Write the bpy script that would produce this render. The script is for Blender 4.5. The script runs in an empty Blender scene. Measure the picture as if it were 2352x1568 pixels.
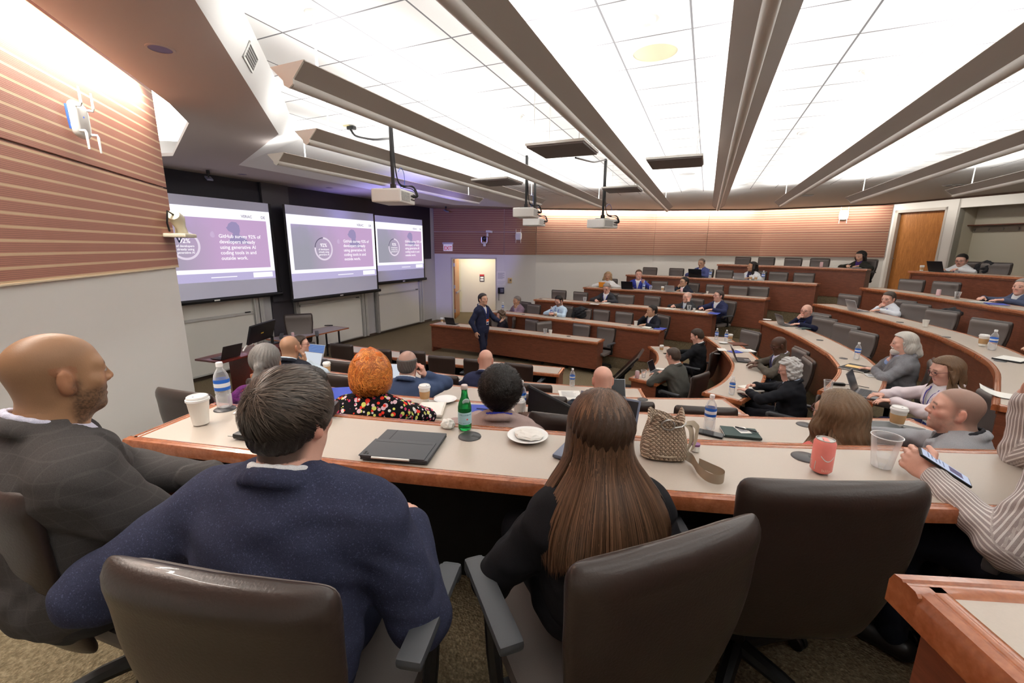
import bpy, bmesh, math, random
import numpy as np
from mathutils import Vector, Matrix
random.seed(7); np.random.seed(7)
C = bpy.context.scene.collection
PI = math.pi
CAMZ = 2.75
FPX = 988.36
# ---------------------------------------------------------------- camera
def cam_axes():
    yaw, pitch, roll = (math.radians(v) for v in (23.864, 12.207, .4305))
    fwd = np.array([-math.sin(yaw)*math.cos(pitch), math.cos(yaw)*math.cos(pitch), -math.sin(pitch)])
    right = np.array([math.cos(yaw), math.sin(yaw), 0.])
    up = np.cross(right, fwd)
    c, s = math.cos(roll), math.sin(roll)
    return c*right+s*up, -s*right+c*up, fwd
RX, UX, WX = cam_axes()
def ray(p):
    return (RX*(p[0]-1176)+UX*(784-p[1])+WX*FPX)/FPX
def onz(p, z):                      # where the sight line through a photo pixel meets a level plane
    d = ray(p); t = (z-CAMZ)/d[2]
    return np.array([d[0]*t, d[1]*t, z])
def atT(p, t):
    d = ray(p)*t
    return np.array([d[0], d[1], d[2]+CAMZ])
def onplane(p, p0, n):
    d = ray(p); n = np.array(n, float); p0 = np.array(p0, float); o = np.array([0, 0, CAMZ])
    return o+d*(np.dot(p0-o, n)/np.dot(d, n))
# ---------------------------------------------------------------- materials
def srgb(r, g, b):
    f = lambda c: ((c/255)/12.92 if c/255 <= .04045 else ((c/255+.055)/1.055)**2.4)
    return (f(r), f(g), f(b), 1)
MATS = {}
class NT:
    def __init__(s, m):
        s.m = m; s.t = m.node_tree; s.N = s.t.nodes; s.L = s.t.links
        s.b = s.N['Principled BSDF']
    def n(s, typ, **kw):
        x = s.N.new(typ)
        for k, v in kw.items():
            if k.startswith('_'): setattr(x, k[1:], v)
            else: x.inputs[k.replace('__', ' ')].default_value = v
        return x
    def l(s, a, b): s.L.new(a, b)
    def math(s, op, a, b=None, c=None):
        x = s.N.new('ShaderNodeMath'); x.operation = op
        for i, v in enumerate((a, b, c)):
            if v is None: continue
            if isinstance(v, (int, float)): x.inputs[i].default_value = v
            else: s.l(v, x.inputs[i])
        return x.outputs[0]
    def mix(s, f, a, b):
        x = s.N.new('ShaderNodeMix'); x.data_type = 'RGBA'
        for i, v in ((0, f), (6, a), (7, b)):
            if isinstance(v, (int, float, tuple)): x.inputs[i].default_value = v
            else: s.l(v, x.inputs[i])
        return x.outputs[2]
    def ramp(s, f, stops):
        x = s.N.new('ShaderNodeValToRGB'); e = x.color_ramp.elements
        while len(e) < len(stops): e.new(.5)
        for k, (p, c) in zip(e, stops): k.position = p; k.color = c
        s.l(f, x.inputs[0]); return x.outputs[0]
    def coord(s, kind='Object'):
        return s.N.new('ShaderNodeTexCoord').outputs[kind]
    def mapping(s, v, scale=(1, 1, 1), rot=(0, 0, 0)):
        x = s.N.new('ShaderNodeMapping'); x.inputs['Scale'].default_value = scale; x.inputs['Rotation'].default_value = rot
        s.l(v, x.inputs[0]); return x.outputs[0]
    def noise(s, v, scale, detail=3, rough=.5, out=0):
        x = s.n('ShaderNodeTexNoise', Scale=scale, Detail=detail, Roughness=rough)
        if v is not None: s.l(v, x.inputs['Vector'])
        return x.outputs[out]
    def bump(s, h, strength=.3, dist=.01):
        x = s.n('ShaderNodeBump', Strength=strength, Distance=dist); s.l(h, x.inputs['Height'])
        s.l(x.outputs[0], s.b.inputs['Normal'])
    def base(s, c): s.l(c, s.b.inputs['Base Color'])
def mat(name, col=(.5, .5, .5, 1), rough=.6, metal=0., noise=0., nscale=40., bump=0., emit=None, es=1., trans=0., ior=1.45, alpha=1., spec=.5, coat=0.):
    if name in MATS: return MATS[name]
    m = bpy.data.materials.new(name); m.use_nodes = True; t = NT(m); b = t.b
    if len(col) == 3: col = (*col, 1)
    b.inputs['Base Color'].default_value = col; b.inputs['Roughness'].default_value = rough
    b.inputs['Metallic'].default_value = metal; b.inputs['IOR'].default_value = ior
    b.inputs['Transmission Weight'].default_value = trans; b.inputs['Alpha'].default_value = alpha
    b.inputs['Specular IOR Level'].default_value = spec; b.inputs['Coat Weight'].default_value = coat
    if emit: b.inputs['Emission Color'].default_value = (*emit[:3], 1); b.inputs['Emission Strength'].default_value = es
    nz = t.noise(t.coord(), nscale)
    if noise:
        t.base(t.mix(nz, tuple(c*(1-noise) for c in col[:3])+(1,), tuple(min(1, c*(1+noise)) for c in col[:3])+(1,)))
    if bump: t.bump(nz, bump, .004)
    MATS[name] = m; return m
def smat(name, r, g, b, rough=.6, **k): return mat(name, srgb(r, g, b), rough, **k)
# ---------------------------------------------------------------- mesh builder
class MB:
    def __init__(s): s.v = []; s.f = []; s.mi = []; s.cur = 0; s.M = None
    def add(s, vs, fs):
        o = len(s.v)
        if s.M is not None: vs = [s.M @ Vector(v) for v in vs]
        s.v += [tuple(v) for v in vs]; s.f += [tuple(i+o for i in f) for f in fs]; s.mi += [s.cur]*len(fs)
        return s
    def box(s, a, b, bev=0.):
        x0, y0, z0 = a; x1, y1, z1 = b
        if bev <= 0:
            return s.add([(x0, y0, z0), (x1, y0, z0), (x1, y1, z0), (x0, y1, z0), (x0, y0, z1), (x1, y0, z1), (x1, y1, z1), (x0, y1, z1)],
                  [(0, 3, 2, 1), (4, 5, 6, 7), (0, 1, 5, 4), (1, 2, 6, 5), (2, 3, 7, 6), (3, 0, 4, 7)])
        bm = bmesh.new(); bmesh.ops.create_cube(bm, size=1)
        for v in bm.verts: v.co = Vector(((x0+x1)/2+v.co.x*(x1-x0), (y0+y1)/2+v.co.y*(y1-y0), (z0+z1)/2+v.co.z*(z1-z0)))
        bmesh.ops.bevel(bm, geom=bm.edges[:], offset=bev, segments=2, affect='EDGES', profile=.6)
        bm.verts.index_update()
        s.add([v.co.copy() for v in bm.verts], [[v.index for v in f.verts] for f in bm.faces]); bm.free(); return s
    def tube(s, pts, r, n=8, caps=True, closed=False):
        P = [Vector(p) for p in pts]; m = len(P)
        rs = r if isinstance(r, (list, tuple)) else [r]*m
        vs = []; up = None
        for i in range(m):
            if closed: t = P[(i+1) % m]-P[i-1]
            else: t = P[min(i+1, m-1)]-P[max(i-1, 0)]
            if t.length < 1e-9: t = Vector((0, 0, 1))
            t.normalize()
            if up is None: up = Vector((0, 0, 1)) if abs(t.z) < .9 else Vector((1, 0, 0))
            a = t.cross(up)
            if a.length < 1e-6: a = t.cross(Vector((1, 0, 0)))
            a.normalize(); b = a.cross(t); up = b.copy()
            for k in range(n):
                w = 2*PI*k/n; vs.append(P[i]+rs[i]*(math.cos(w)*a+math.sin(w)*b))
        fs = []
        for i in range(m if closed else m-1):
            j = (i+1) % m
            for k in range(n): fs.append((i*n+k, i*n+(k+1) % n, j*n+(k+1) % n, j*n+k))
        if caps and not closed: fs += [tuple(range(n))[::-1], tuple((m-1)*n+k for k in range(n))]
        return s.add(vs, fs)
    def cyl(s, c, r, h, n=24, r2=None):
        return s.lathe(c, [(0, 0), (r, 0), (r if r2 is None else r2, h), (0, h)], n)
    def lathe(s, c, prof, n=24):
        c = Vector(c); vs = []; idx = []
        for (r, z) in prof:
            if r < 1e-6: idx.append([len(vs)]); vs.append(c+Vector((0, 0, z)))
            else:
                idx.append(list(range(len(vs), len(vs)+n)))
                vs += [c+Vector((r*math.cos(2*PI*k/n), r*math.sin(2*PI*k/n), z)) for k in range(n)]
        fs = []
        for a, b in zip(idx, idx[1:]):
            for k in range(n):
                k2 = (k+1) % n
                if len(a) == 1 and len(b) == 1: continue
                if len(a) == 1: fs.append((a[0], b[k2], b[k]))
                elif len(b) == 1: fs.append((a[k], a[k2], b[0]))
                else: fs.append((a[k], a[k2], b[k2], b[k]))
        return s.add(vs, fs)
    def prism(s, poly, z0, z1):     # poly: list of (x, y), any simple polygon, counter-clockwise
        n = len(poly)
        vs = [(x, y, z0) for x, y in poly]+[(x, y, z1) for x, y in poly]
        return s.add(vs, [tuple(range(n))[::-1], tuple(range(n, 2*n))]+[(i, (i+1) % n, n+(i+1) % n, n+i) for i in range(n)])
    def quad(s, a, b, c, d): return s.add([a, b, c, d], [(0, 1, 2, 3)])
    def sweep(s, path, prof, cap=True):
        """path: XY points (numpy), prof: closed profile [(out, z)], out = along the path's normal"""
        path = np.array(path); nrm = normals2(path); n = len(prof); m = len(path)
        vs = [(path[i, 0]+nrm[i, 0]*o, path[i, 1]+nrm[i, 1]*o, z) for i in range(m) for o, z in prof]
        fs = [(i*n+k, (i+1)*n+k, (i+1)*n+(k+1) % n, i*n+(k+1) % n) for i in range(m-1) for k in range(n)]
        if cap: fs += [tuple(range(n)), tuple((m-1)*n+k for k in range(n))[::-1]]
        return s.add(vs, fs)
    def ell(s, c, r, nu=16, nv=10):
        vs = [(c[0], c[1], c[2]-r[2])]
        for j in range(1, nv):
            t = -PI/2+PI*j/nv
            vs += [(c[0]+r[0]*math.cos(t)*math.cos(2*PI*k/nu), c[1]+r[1]*math.cos(t)*math.sin(2*PI*k/nu), c[2]+r[2]*math.sin(t)) for k in range(nu)]
        vs.append((c[0], c[1], c[2]+r[2])); fs = []
        for k in range(nu):
            fs.append((0, 1+(k+1) % nu, 1+k))
            for j in range(nv-2): a = 1+j*nu; fs.append((a+k, a+(k+1) % nu, a+nu+(k+1) % nu, a+nu+k))
            a = 1+(nv-2)*nu; fs.append((a+k, a+(k+1) % nu, len(vs)-1))
        return s.add(vs, fs)
    def text(s, txt, size, M, ext=.0015, align='LEFT', sx=1.):
        vs, fs = text_geo(txt, align)
        old = s.M; s.M = M if old is None else old @ M
        s.add([(x*size*sx, y*size, ext) for x, y, z in vs], fs); s.M = old; return s
_tg = {}
def text_geo(txt, align):
    k = (txt, align)
    if k not in _tg:
        cu = bpy.data.curves.new('lettering', 'FONT'); cu.body = txt; cu.align_x = align; cu.resolution_u = 3; cu.offset = .012
        o = bpy.data.objects.new('lettering', cu); C.objects.link(o)
        dg = bpy.context.evaluated_depsgraph_get(); me = o.evaluated_get(dg).to_mesh()
        _tg[k] = ([tuple(v.co) for v in me.vertices], [tuple(p.vertices) for p in me.polygons])
        o.evaluated_get(dg).to_mesh_clear(); bpy.data.objects.remove(o); bpy.data.curves.remove(cu)
    return _tg[k]
def normals2(path):
    t = np.gradient(path, axis=0); t /= np.linalg.norm(t, axis=1)[:, None]+1e-12
    return np.stack([-t[:, 1], t[:, 0]], 1)
def smooth_path(pts, n=24):
    """Catmull-Rom through XY points, n samples spaced evenly"""
    P = np.array(pts, float); P = np.vstack([2*P[0]-P[1], P, 2*P[-1]-P[-2]]); out = []
    for i in range(1, len(P)-2):
        for t in np.linspace(0, 1, 24, endpoint=False):
            a, b, c, d = P[i-1], P[i], P[i+1], P[i+2]
            out.append(.5*((2*b)+(-a+c)*t+(2*a-5*b+4*c-d)*t*t+(-a+3*b-3*c+d)*t**3))
    out.append(P[-2]); out = np.array(out)
    s = np.concatenate([[0], np.cumsum(np.linalg.norm(np.diff(out, axis=0), axis=1))])
    u = np.linspace(0, s[-1], n)
    return np.stack([np.interp(u, s, out[:, 0]), np.interp(u, s, out[:, 1])], 1)
def mesh(name, mb, mats, smooth=False, auto=None):
    me = bpy.data.meshes.new(name); me.from_pydata(mb.v, [], mb.f)
    for m in (mats if isinstance(mats, (list, tuple)) else [mats]): me.materials.append(m)
    if any(mb.mi): me.polygons.foreach_set('material_index', mb.mi)
    bm = bmesh.new(); bm.from_mesh(me); bmesh.ops.recalc_face_normals(bm, faces=bm.faces[:])
    if smooth:
        lim = math.radians(auto or 42)
        for f in bm.faces: f.smooth = True
        for e in bm.edges:
            if len(e.link_faces) == 2 and e.calc_face_angle(0) > lim: e.smooth = False
    bm.to_mesh(me); bm.free(); me.update(); return me
def obj(name, mb, mats, parent=None, smooth=False, loc=None, label=None):
    me = mb if isinstance(mb, bpy.types.Mesh) else mesh(name, mb, mats, smooth)
    o = bpy.data.objects.new(name, me); C.objects.link(o)
    if parent is not None: o.parent = parent
    if loc is not None: o.location = loc
    if label: o['label'] = label
    return o
def tag(o, label, cat, group=None):
    o['label'] = label; o['category'] = cat
    if group: o['group'] = group
    return o
def thing(name, label, cat, loc=(0, 0, 0), rz=0., group=None):
    o = bpy.data.objects.new(name, None); C.objects.link(o); o.empty_display_size = .1
    o.location = tuple(float(v) for v in loc); o.rotation_euler = (0, 0, rz)
    return tag(o, label, cat, group)
def struct(name, mb, m, smooth=False):
    o = obj(name, mb, m, None, smooth); o['kind'] = 'structure'; return o
def dup(root, loc, rz=None, label=None, group=None):
    r = root.copy(); C.objects.link(r); r.location = tuple(float(v) for v in loc)
    if rz is not None: r.rotation_euler = (0, 0, rz)
    if label: r['label'] = label
    if group: r['group'] = group
    for ch in list(root.children):
        c = ch.copy(); C.objects.link(c); c.parent = r
        for g in list(ch.children):
            d = g.copy(); C.objects.link(d); d.parent = c
    return r
def T(x, y, z): return Matrix.Translation((x, y, z))
def RZ(a): return Matrix.Rotation(a, 4, 'Z')
def RXm(a): return Matrix.Rotation(a, 4, 'X')
def RYm(a): return Matrix.Rotation(a, 4, 'Y')
# ---------------------------------------------------------------- surface materials
def m_slats():
    m = mat('slat_wood', srgb(150, 100, 86), .55); t = NT(m)
    co = t.coord(); s = t.N.new('ShaderNodeSeparateXYZ'); t.l(co, s.inputs[0])
    u = t.math('FRACT', t.math('DIVIDE', s.outputs[2], .079))
    g = t.math('LESS_THAN', u, .22)
    u2 = t.math('FRACT', t.math('DIVIDE', s.outputs[2], .0112)); g2 = t.math('LESS_THAN', u2, .34)
    a = t.mix(g2, srgb(158, 106, 88), srgb(122, 80, 68)); nz = t.noise(co, 3.)
    a = t.mix(t.math('MULTIPLY', nz, .25), a, srgb(180, 130, 108))
    t.base(t.mix(g, a, srgb(188, 160, 128)))
    t.bump(t.math('ADD', t.math('MULTIPLY', g, -1.), t.math('MULTIPLY', g2, -.25)), .8, .006); return m
def m_carpet(name, a, b, c):
    m = mat(name, (.2, .18, .13, 1), .95, spec=.1); t = NT(m); co = t.coord()
    v = t.n('ShaderNodeTexVoronoi', Scale=95.); t.l(co, v.inputs['Vector'])
    n1 = t.noise(co, 60., 3, .7); n2 = t.noise(co, 1.3)
    col = t.ramp(n1, [(.3, srgb(*a)), (.52, srgb(*b)), (.72, srgb(*c))])
    t.base(t.mix(t.math('MULTIPLY', n2, .35), col, srgb(*a))); t.bump(t.math('ADD', v.outputs[0], n1), .7, .012); return m
def m_ceiling():
    m = mat('ceiling_tile', (.86, .86, .85, 1), .9, spec=.1); t = NT(m); co = t.coord()
    s = t.N.new('ShaderNodeSeparateXYZ'); t.l(co, s.inputs[0])
    def grid(o, off, w):
        u = t.math('FRACT', t.math('DIVIDE', t.math('ADD', o, off), .6103))
        return t.math('LESS_THAN', u, w)
    g = t.math('MAXIMUM', grid(s.outputs[0], 50*.6103+.2686+.008, .026), grid(s.outputs[1], 50*.6103-4.68+.008, .026))
    nz = t.noise(co, 220., 2); base = t.mix(nz, (.80, .80, .79, 1), (.9, .9, .89, 1))
    t.base(t.mix(g, base, (.2, .2, .21, 1))); t.bump(t.math('MULTIPLY', nz, .3), .2, .004); return m
def m_wood(name, a, b, rough=.35, scale=(1.2, 1.2, 9.), coat=.15, axis_rot=(0, 0, 0)):
    m = mat(name, srgb(*a), rough, coat=coat); t = NT(m); co = t.mapping(t.coord(), scale, axis_rot)
    n = t.noise(co, 5., 5, .65); w = t.noise(co, 22., 2, .5)
    f = t.math('ADD', t.math('MULTIPLY', n, .7), t.math('MULTIPLY', w, .3))
    t.base(t.ramp(f, [(.3, srgb(*a)), (.5, srgb(*[(x+y)/2 for x, y in zip(a, b)])), (.7, srgb(*b))])); return m
WALL = smat('wall_paint', 230, 228, 223, .8, noise=.02, nscale=300., bump=.06)
CREAM = smat('corridor_paint', 226, 218, 196, .8)
DARKW = smat('dark_wall', 24, 24, 38, .5)
SOFF = smat('soffit_paint', 176, 166, 162, .85, noise=.03, nscale=200.)
SOFFW = smat('cove_paint', 226, 226, 224, .85)
FASC = smat('fascia_brown', 112, 92, 80, .6)
SLAT = m_slats(); CARPET = m_carpet('carpet', (94, 83, 63), (122, 108, 85), (150, 136, 110))
CEIL = m_ceiling()
WOOD = m_wood('desk_wood', (92, 50, 36), (132, 78, 56), .38, (1.5, 1.5, 9.))
TRIM = m_wood('edge_wood', (130, 70, 42), (174, 108, 70), .25, (5., 5., 5.), .5)
DOORW = m_wood('door_wood', (150, 92, 40), (196, 132, 66), .4, (6., 6., .7))
BRONZE = smat('bronze_trim', 74, 62, 52, .5)
BLACK = smat('black_plastic', 18, 18, 19, .45)
DGREY = smat('dark_grey_plastic', 52, 52, 54, .5)
WHITE = smat('white_plastic', 232, 232, 228, .45)
PAPER = smat('paper', 240, 238, 232, .8)
STEEL = smat('brushed_metal', 176, 174, 170, .35, metal=.9)
ALU = smat('aluminium_frame', 190, 190, 186, .45, metal=.3)
FL = [0., .265, .565, .865, 1.205, 1.57]
DT = [.75, 1.01, 1.31, 1.61, 1.95, 2.314]
# ---------------------------------------------------------------- desk rows as plan curves (front edge of each desk top)
ROW = {
 ('far', 1): [(-6.62, 9.5), (-4.7, 9.44), (-2.0, 9.17)], ('far', 2): [(-5.5, 10.62), (-3.04, 10.2), (-.79, 9.71)],
 ('far', 3): [(-4.47, 11.63), (-3.0, 11.47), (-1.43, 11.24), (.26, 10.83)], ('far', 4): [(-3.36, 12.9), (-.9, 12.55), (1.39, 11.85)],
 ('far', 5): [(-2.33, 14.25), (.1, 13.6), (2.52, 12.67)], ('far', 6): [(.31, 15.08), (2., 14.3), (3.65, 13.4)],
 ('mid', 1): [(-.97, 9.3), (-.77, 8.78), (-.68, 8.1), (-.76, 7.4), (-.96, 6.78)],
 ('mid', 2): [(.09, 9.55), (.36, 8.5), (.5, 7.5), (.46, 6.85), (.32, 6.21), (.1, 5.66)],
 ('mid', 3): [(1.12, 10.25), (1.5, 8.9), (1.68, 7.5), (1.68, 6.96), (1.6, 6.3), (1.35, 5.58), (1.2, 5.28)],
 ('mid', 4): [(2.23, 11.32), (2.66, 10.), (2.96, 8.45), (3.02, 7.64), (2.9, 6.46), (2.7, 5.71), (2.44, 5.1), (2.1, 4.35)],
 ('mid', 5): [(3.2, 12.03), (3.63, 10.75), (4.01, 8.74), (4.08, 8.), (3.95, 6.5), (3.5, 4.6), (3.1, 3.6)],
 ('mid', 6): [(4.26, 12.85), (5., 11.2), (5.35, 9.5), (5.4, 7.5), (5.1, 5.2)],
 ('near', 1): [(-6.65, 6.64), (-4.3, 6.68), (-2.06, 6.92)], ('near', 2): [(-5.6, 4.95), (-3.08, 4.99), (-1.49, 5.24), (-.62, 5.5)],
 ('near', 3): [(-4.7, 3.6), (-3.6, 3.65), (-2.36, 3.8), (-1.41, 3.98), (-.6, 4.2), (.29, 4.58)],
 ('near', 4): [(-3.3, 2.5), (-2.4, 2.56), (-1.65, 2.71), (-.28, 3.06), (.6, 3.37), (1.4, 3.72)],
 ('near', 5): [(-2.28, 1.33), (-1.6, 1.48), (-.9, 1.645), (.04, 1.9), (.7, 2.15), (1.17, 2.33), (2.0, 2.72)],
 ('near', 6): [(.275, .69), (.9, .92), (2.0, 1.4), (3., 1.95)]}
SEC = {}
for (sec, k), pts in ROW.items():
    p = smooth_path(pts, 40)
    if sec != 'near': p = p[::-1] if sec == 'mid' else p
    # orient so that the left normal points away from the middle of the room
    n = normals2(p); c = p[20]-np.array([-3.5, 8.])
    if np.dot(n[20], c) < 0: p = p[::-1]
    SEC[(sec, k)] = p
def row_point(sec, k, p, off, first=None):
    """point on the sight line through pixel p that lies `off` behind the front edge of a desk row"""
    P = SEC[(sec, k)]; n = normals2(P)
    d0 = P[0]+(P[0]-P[1])/np.linalg.norm(P[0]-P[1])*3; d1 = P[-1]+(P[-1]-P[-2])/np.linalg.norm(P[-1]-P[-2])*3
    Q = np.vstack([d0+n[0]*off, P+n*off, d1+n[-1]*off]); N = np.vstack([n[0], n, n[-1]])
    d = ray(p)[:2]; best = None
    for i in range(len(Q)-1):
        a, b = Q[i], Q[i+1]; e = b-a; den = d[0]*(-e[1])+e[0]*d[1]
        if abs(den) < 1e-9: continue
        t = (a[0]*(-e[1])+e[0]*a[1])/den; u = (d[0]*a[1]-d[1]*a[0])/den
        if t > 0 and -.001 <= u <= 1.001:
            if best is None or (t < best[0] if sec == 'near' else t > best[0]): best = (t, N[i]*(1-u)+N[i+1]*u)
    if best is None:
        raise ValueError('row_point %s %s %s' % (sec, k, p))
    t, nn = best; r = ray(p)*t; nn = nn/np.linalg.norm(nn)
    return np.array([r[0], r[1], r[2]+CAMZ]), nn
# ---------------------------------------------------------------- floor and tiers
fl = MB(); fl.box((-13, -2.4, -.2), (9.6, 21, 0)); struct('floor', fl, CARPET)
for k in range(2, 7):
    U = np.vstack([SEC[('near', k)][::-1] if SEC[('near', k)][0, 0] > SEC[('near', k)][-1, 0] else SEC[('near', k)],
                   SEC[('mid', k)][::-1] if SEC[('mid', k)][0, 1] > SEC[('mid', k)][-1, 1] else SEC[('mid', k)],
                   SEC[('far', k)] if SEC[('far', k)][0, 0] > SEC[('far', k)][-1, 0] else SEC[('far', k)][::-1]])
    keep = [U[0]]
    for q in U[1:]:
        if np.linalg.norm(q-keep[-1]) > .06: keep.append(q)
    U = np.array(keep); n = normals2(U)
    c = U[len(U)//2]-np.array([-3.5, 8.]); sg = 1 if np.dot(n[len(U)//2], c) > 0 else -1
    U = U+n*sg*.07
    xl, xf = U[0, 0]-.25, U[-1, 0]-.3
    poly = [(xl, -2.35), (9.5, -2.35), (9.5, 20.5), (xf, 20.5), (xf, U[-1, 1])]+[tuple(q) for q in U[::-1]]+[(xl, U[0, 1])]
    s = MB(); s.prism(poly, FL[k-2]-.02 if k > 2 else 0, FL[k-1])
    struct('floor_tier', s, CARPET)
# half steps in the two aisles
st = MB()
def step(c, d, w, h0, h1, dep=.42):
    d = np.array(d, float); d /= np.linalg.norm(d); q = np.array([-d[1], d[0]]); c = np.array(c, float)
    pl = [c-q*w/2-d*dep, c+q*w/2-d*dep, c+q*w/2+d*.1, c-q*w/2+d*.1]
    st.prism([tuple(v) for v in pl][::-1], h0, h1)
far_a = [((-1.4, 9.62), (.25, 1)), ((-.3, 9.75), (.3, 1)), ((.75, 10.65), (.4, 1)), ((1.85, 11.7), (.5, 1)), ((2.9, 12.5), (.6, 1)), ((3.85, 13.2), (.6, 1))]
for k in range(2, 7):
    a = SEC[('far', k)]; b = SEC[('mid', k)]
    pa = a[np.argmax(a[:, 0])]; pb = b[np.argmax(b[:, 1])]
    for u, v in ((pa, pb), (SEC[('near', k)][np.argmax(SEC[('near', k)][:, 0])], b[np.argmin(b[:, 1])])):
        e = v-u; w = np.linalg.norm(e); nn = np.array([-e[1], e[0]])/w
        cc = (u+v)/2
        if np.dot(nn, cc-np.array([-3.5, 8.])) < 0: nn = -nn
        if w > .35: step(cc+nn*.05, nn, min(w-.06, 1.3), FL[k-2], (FL[k-2]+FL[k-1])/2)
struct('floor_steps', st, CARPET)
# ---------------------------------------------------------------- walls
ZP0, ZP1 = 2.53, 4.17
A45 = onz((403, 611), ZP0)[:2]; D45 = np.array([.678, -.735]); N45 = np.array([.735, .678]); B45 = A45+D45*7.4
def wallbox(mb, a, b, z0, z1, th, side=1):
    """vertical slab on the plan line a-b; thickness grows away from the room"""
    a = np.array(a[:2], float); b = np.array(b[:2], float); e = (b-a)/np.linalg.norm(b-a); n = np.array([-e[1], e[0]])*side*th
    pl = [a, b, b+n, a+n]
    if (e[0]*n[1]-e[1]*n[0]) < 0: pl = pl[::-1]
    mb.prism([tuple(v) for v in pl], z0, z1)
w = MB(); wallbox(w, A45, B45, 0, 4.95, .25, -1); wallbox(w, A45-N45*.25, A45-N45*.25+np.array([-4.2, -.6]), 0, 4.95, .2, -1); struct('wall_left', w, WALL)
w = MB(); A2 = A45+N45*.03; B2 = B45+N45*.03
ZG = 3.35
wallbox(w, A2, B2, ZP0, ZG-.008, .028, -1); wallbox(w, A2, B2, ZG+.008, 4.9, .028, -1); struct('wall_left_panel', w, SLAT)
w = MB(); wallbox(w, A2+N45*.004, B2+N45*.004, ZP0-.012, ZP0, .034, -1); struct('trim_1', w, smat('trim_beige', 196, 178, 150, .6))
XF = -9.45
w = MB(); w.box((XF-.2, 2.3, 0), (XF, 14.6, 5)); struct('wall_front', w, smat('front_wall_paint', 176, 174, 174, .7))
w = MB(); w.box((XF, 2.6, 2.35), (XF+.04, 13.75, 4.17)); struct('wall_front_dark', w, DARKW)
w = MB(); w.box((XF, 7.05, 1.45), (XF+.1, 7.75, 4.17)); w.box((XF, 7.05, .1), (XF+.03, 7.75, 1.45)); struct('wall_front_pier', w, smat('front_pier', 62, 60, 66, .35))
WP = [(994, 16.4), (1158, 16.3), (1231, 16.2), (1500, 16.3), (1744, 15.8), (2032, 13.8)]
WQ = [atT((x, 583), t) for x, t in WP]; WQ[0] = np.array([XF, WQ[0][1]-.03, 0])
YB = [582, 585, 585, 586, 588, 591]; YT = [477, 477, 480, 484, 482, 472]
ZB = [ray((x, y))[2]*t+CAMZ for (x, t), y in zip(WP, YB)]; ZT = [ray((x, y))[2]*t+CAMZ+.06 for (x, t), y in zip(WP, YT)]
def facet(mb, a, b, za0, za1, zb0, zb1, n, th):
    n = np.array(n)*th
    v = [(*a[:2], za0), (*b[:2], zb0), (*b[:2], zb1), (*a[:2], za1)]
    v += [(x+n[0], y+n[1], z) for x, y, z in v]
    mb.add(v, [(0, 1, 2, 3), (7, 6, 5, 4), (0, 4, 5, 1), (1, 5, 6, 2), (2, 6, 7, 3), (3, 7, 4, 0)])
P1a, P1b = WQ[0], WQ[1]
def onP1(p):
    e = P1b-P1a; n = np.array([-e[1], e[0], 0]); return onplane(p, P1a, n)
dl, dr = onP1((1036, 640)), onP1((1141, 640)); dz = onP1((1036, 591))[2]
for i in range(len(WQ)-1):
    a, b = WQ[i], WQ[i+1]; e = (b-a)[:2]; e /= np.linalg.norm(e); n = np.array([-e[1], e[0]])
    w = MB()
    if i == 0:
        facet(w, a, dl, 0, 5, 0, 5, n, .25); facet(w, dl, dr, dz, 5, dz, 5, n, .25); facet(w, dr, b, 0, 5, 0, 5, n, .25)
    else: facet(w, a, b, 0, 5, 0, 5, n, .25)
    struct('wall_far', w, WALL)
    w = MB(); nn = -n
    za = (ZB[i]+ZB[i+1])/2; zm = 3.345
    L = np.linalg.norm((b-a)[:2]); cuts = [0, 1] if i != 3 else [0, .5, 1]
    for c0, c1 in zip(cuts, cuts[1:]):
        g = .006/L; q0 = a+(b-a)*(c0+g); q1 = a+(b-a)*(c1-g)
        f = lambda A, c: A[i]+(A[i+1]-A[i])*c
        facet(w, q0, q1, f(ZB, c0), zm-.006, f(ZB, c1), zm-.006, nn, .03); facet(w, q0, q1, zm+.006, f(ZT, c0), zm+.006, f(ZT, c1), nn, .03)
    struct('wall_far_panel', w, SLAT)
# far end of the back: door, pier and coat alcove on the wall that runs back towards the camera side
R0 = WQ[-1]; R1 = atT((2352, 560), 10.8); eR = (R1-R0)[:2]; LR = np.linalg.norm(eR); eR /= LR; nR = np.array([eR[1], -eR[0]])
if np.dot(nR, -R0[:2]) < 0: nR = -nR
def onR(p, back=0.):
    q = R0.copy(); q[:2] -= nR*back; return onplane(p, q, (*nR, 0))
d0, d1 = onR((2043, 560)), onR((2160, 560)); dzt = onR((2050, 486))[2]
p1 = onR((2188, 560)); R2 = R0[:2]+eR*(LR+3)
w = MB(); facet(w, R0, d0, 0, 5, 0, 5, -nR, .25); facet(w, d0, d1, dzt, 5, dzt, 5, -nR, .25); facet(w, d1, p1, 0, 5, 0, 5, -nR, .25)
zal = onR((2188, 478))[2]
facet(w, p1, R2, zal, 5, zal, 5, -nR, .25); struct('wall_back', w, WALL)
w = MB(); q0 = np.array(p1[:2])-nR*.75; q1 = R2-nR*.75
facet(w, q0, q1, 0, 5, 0, 5, -nR, .15); facet(w, p1[:2]-nR*.0, q0, 0, 5, 0, 5, -eR, .05); struct('wall_alcove', w, smat('alcove_paint', 214, 208, 190, .8))
w = MB(); w.box((8.9, -2.4, 0), (9.1, 21, 5)); struct('wall_right', w, WALL)
w = MB(); w.box((-4, -2.5, 0), (9.5, -2.3, 5)); struct('wall_near', w, WALL)
# baseboards
w = MB(); wallbox(w, A45+N45*.012, B45+N45*.012, 0, .1, .012, -1); struct('baseboard_left', w, BRONZE)
w = MB(); w.box((XF, 2.6, 0), (XF+.015, 13.7, .09)); struct('baseboard_front', w, BRONZE)
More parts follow.
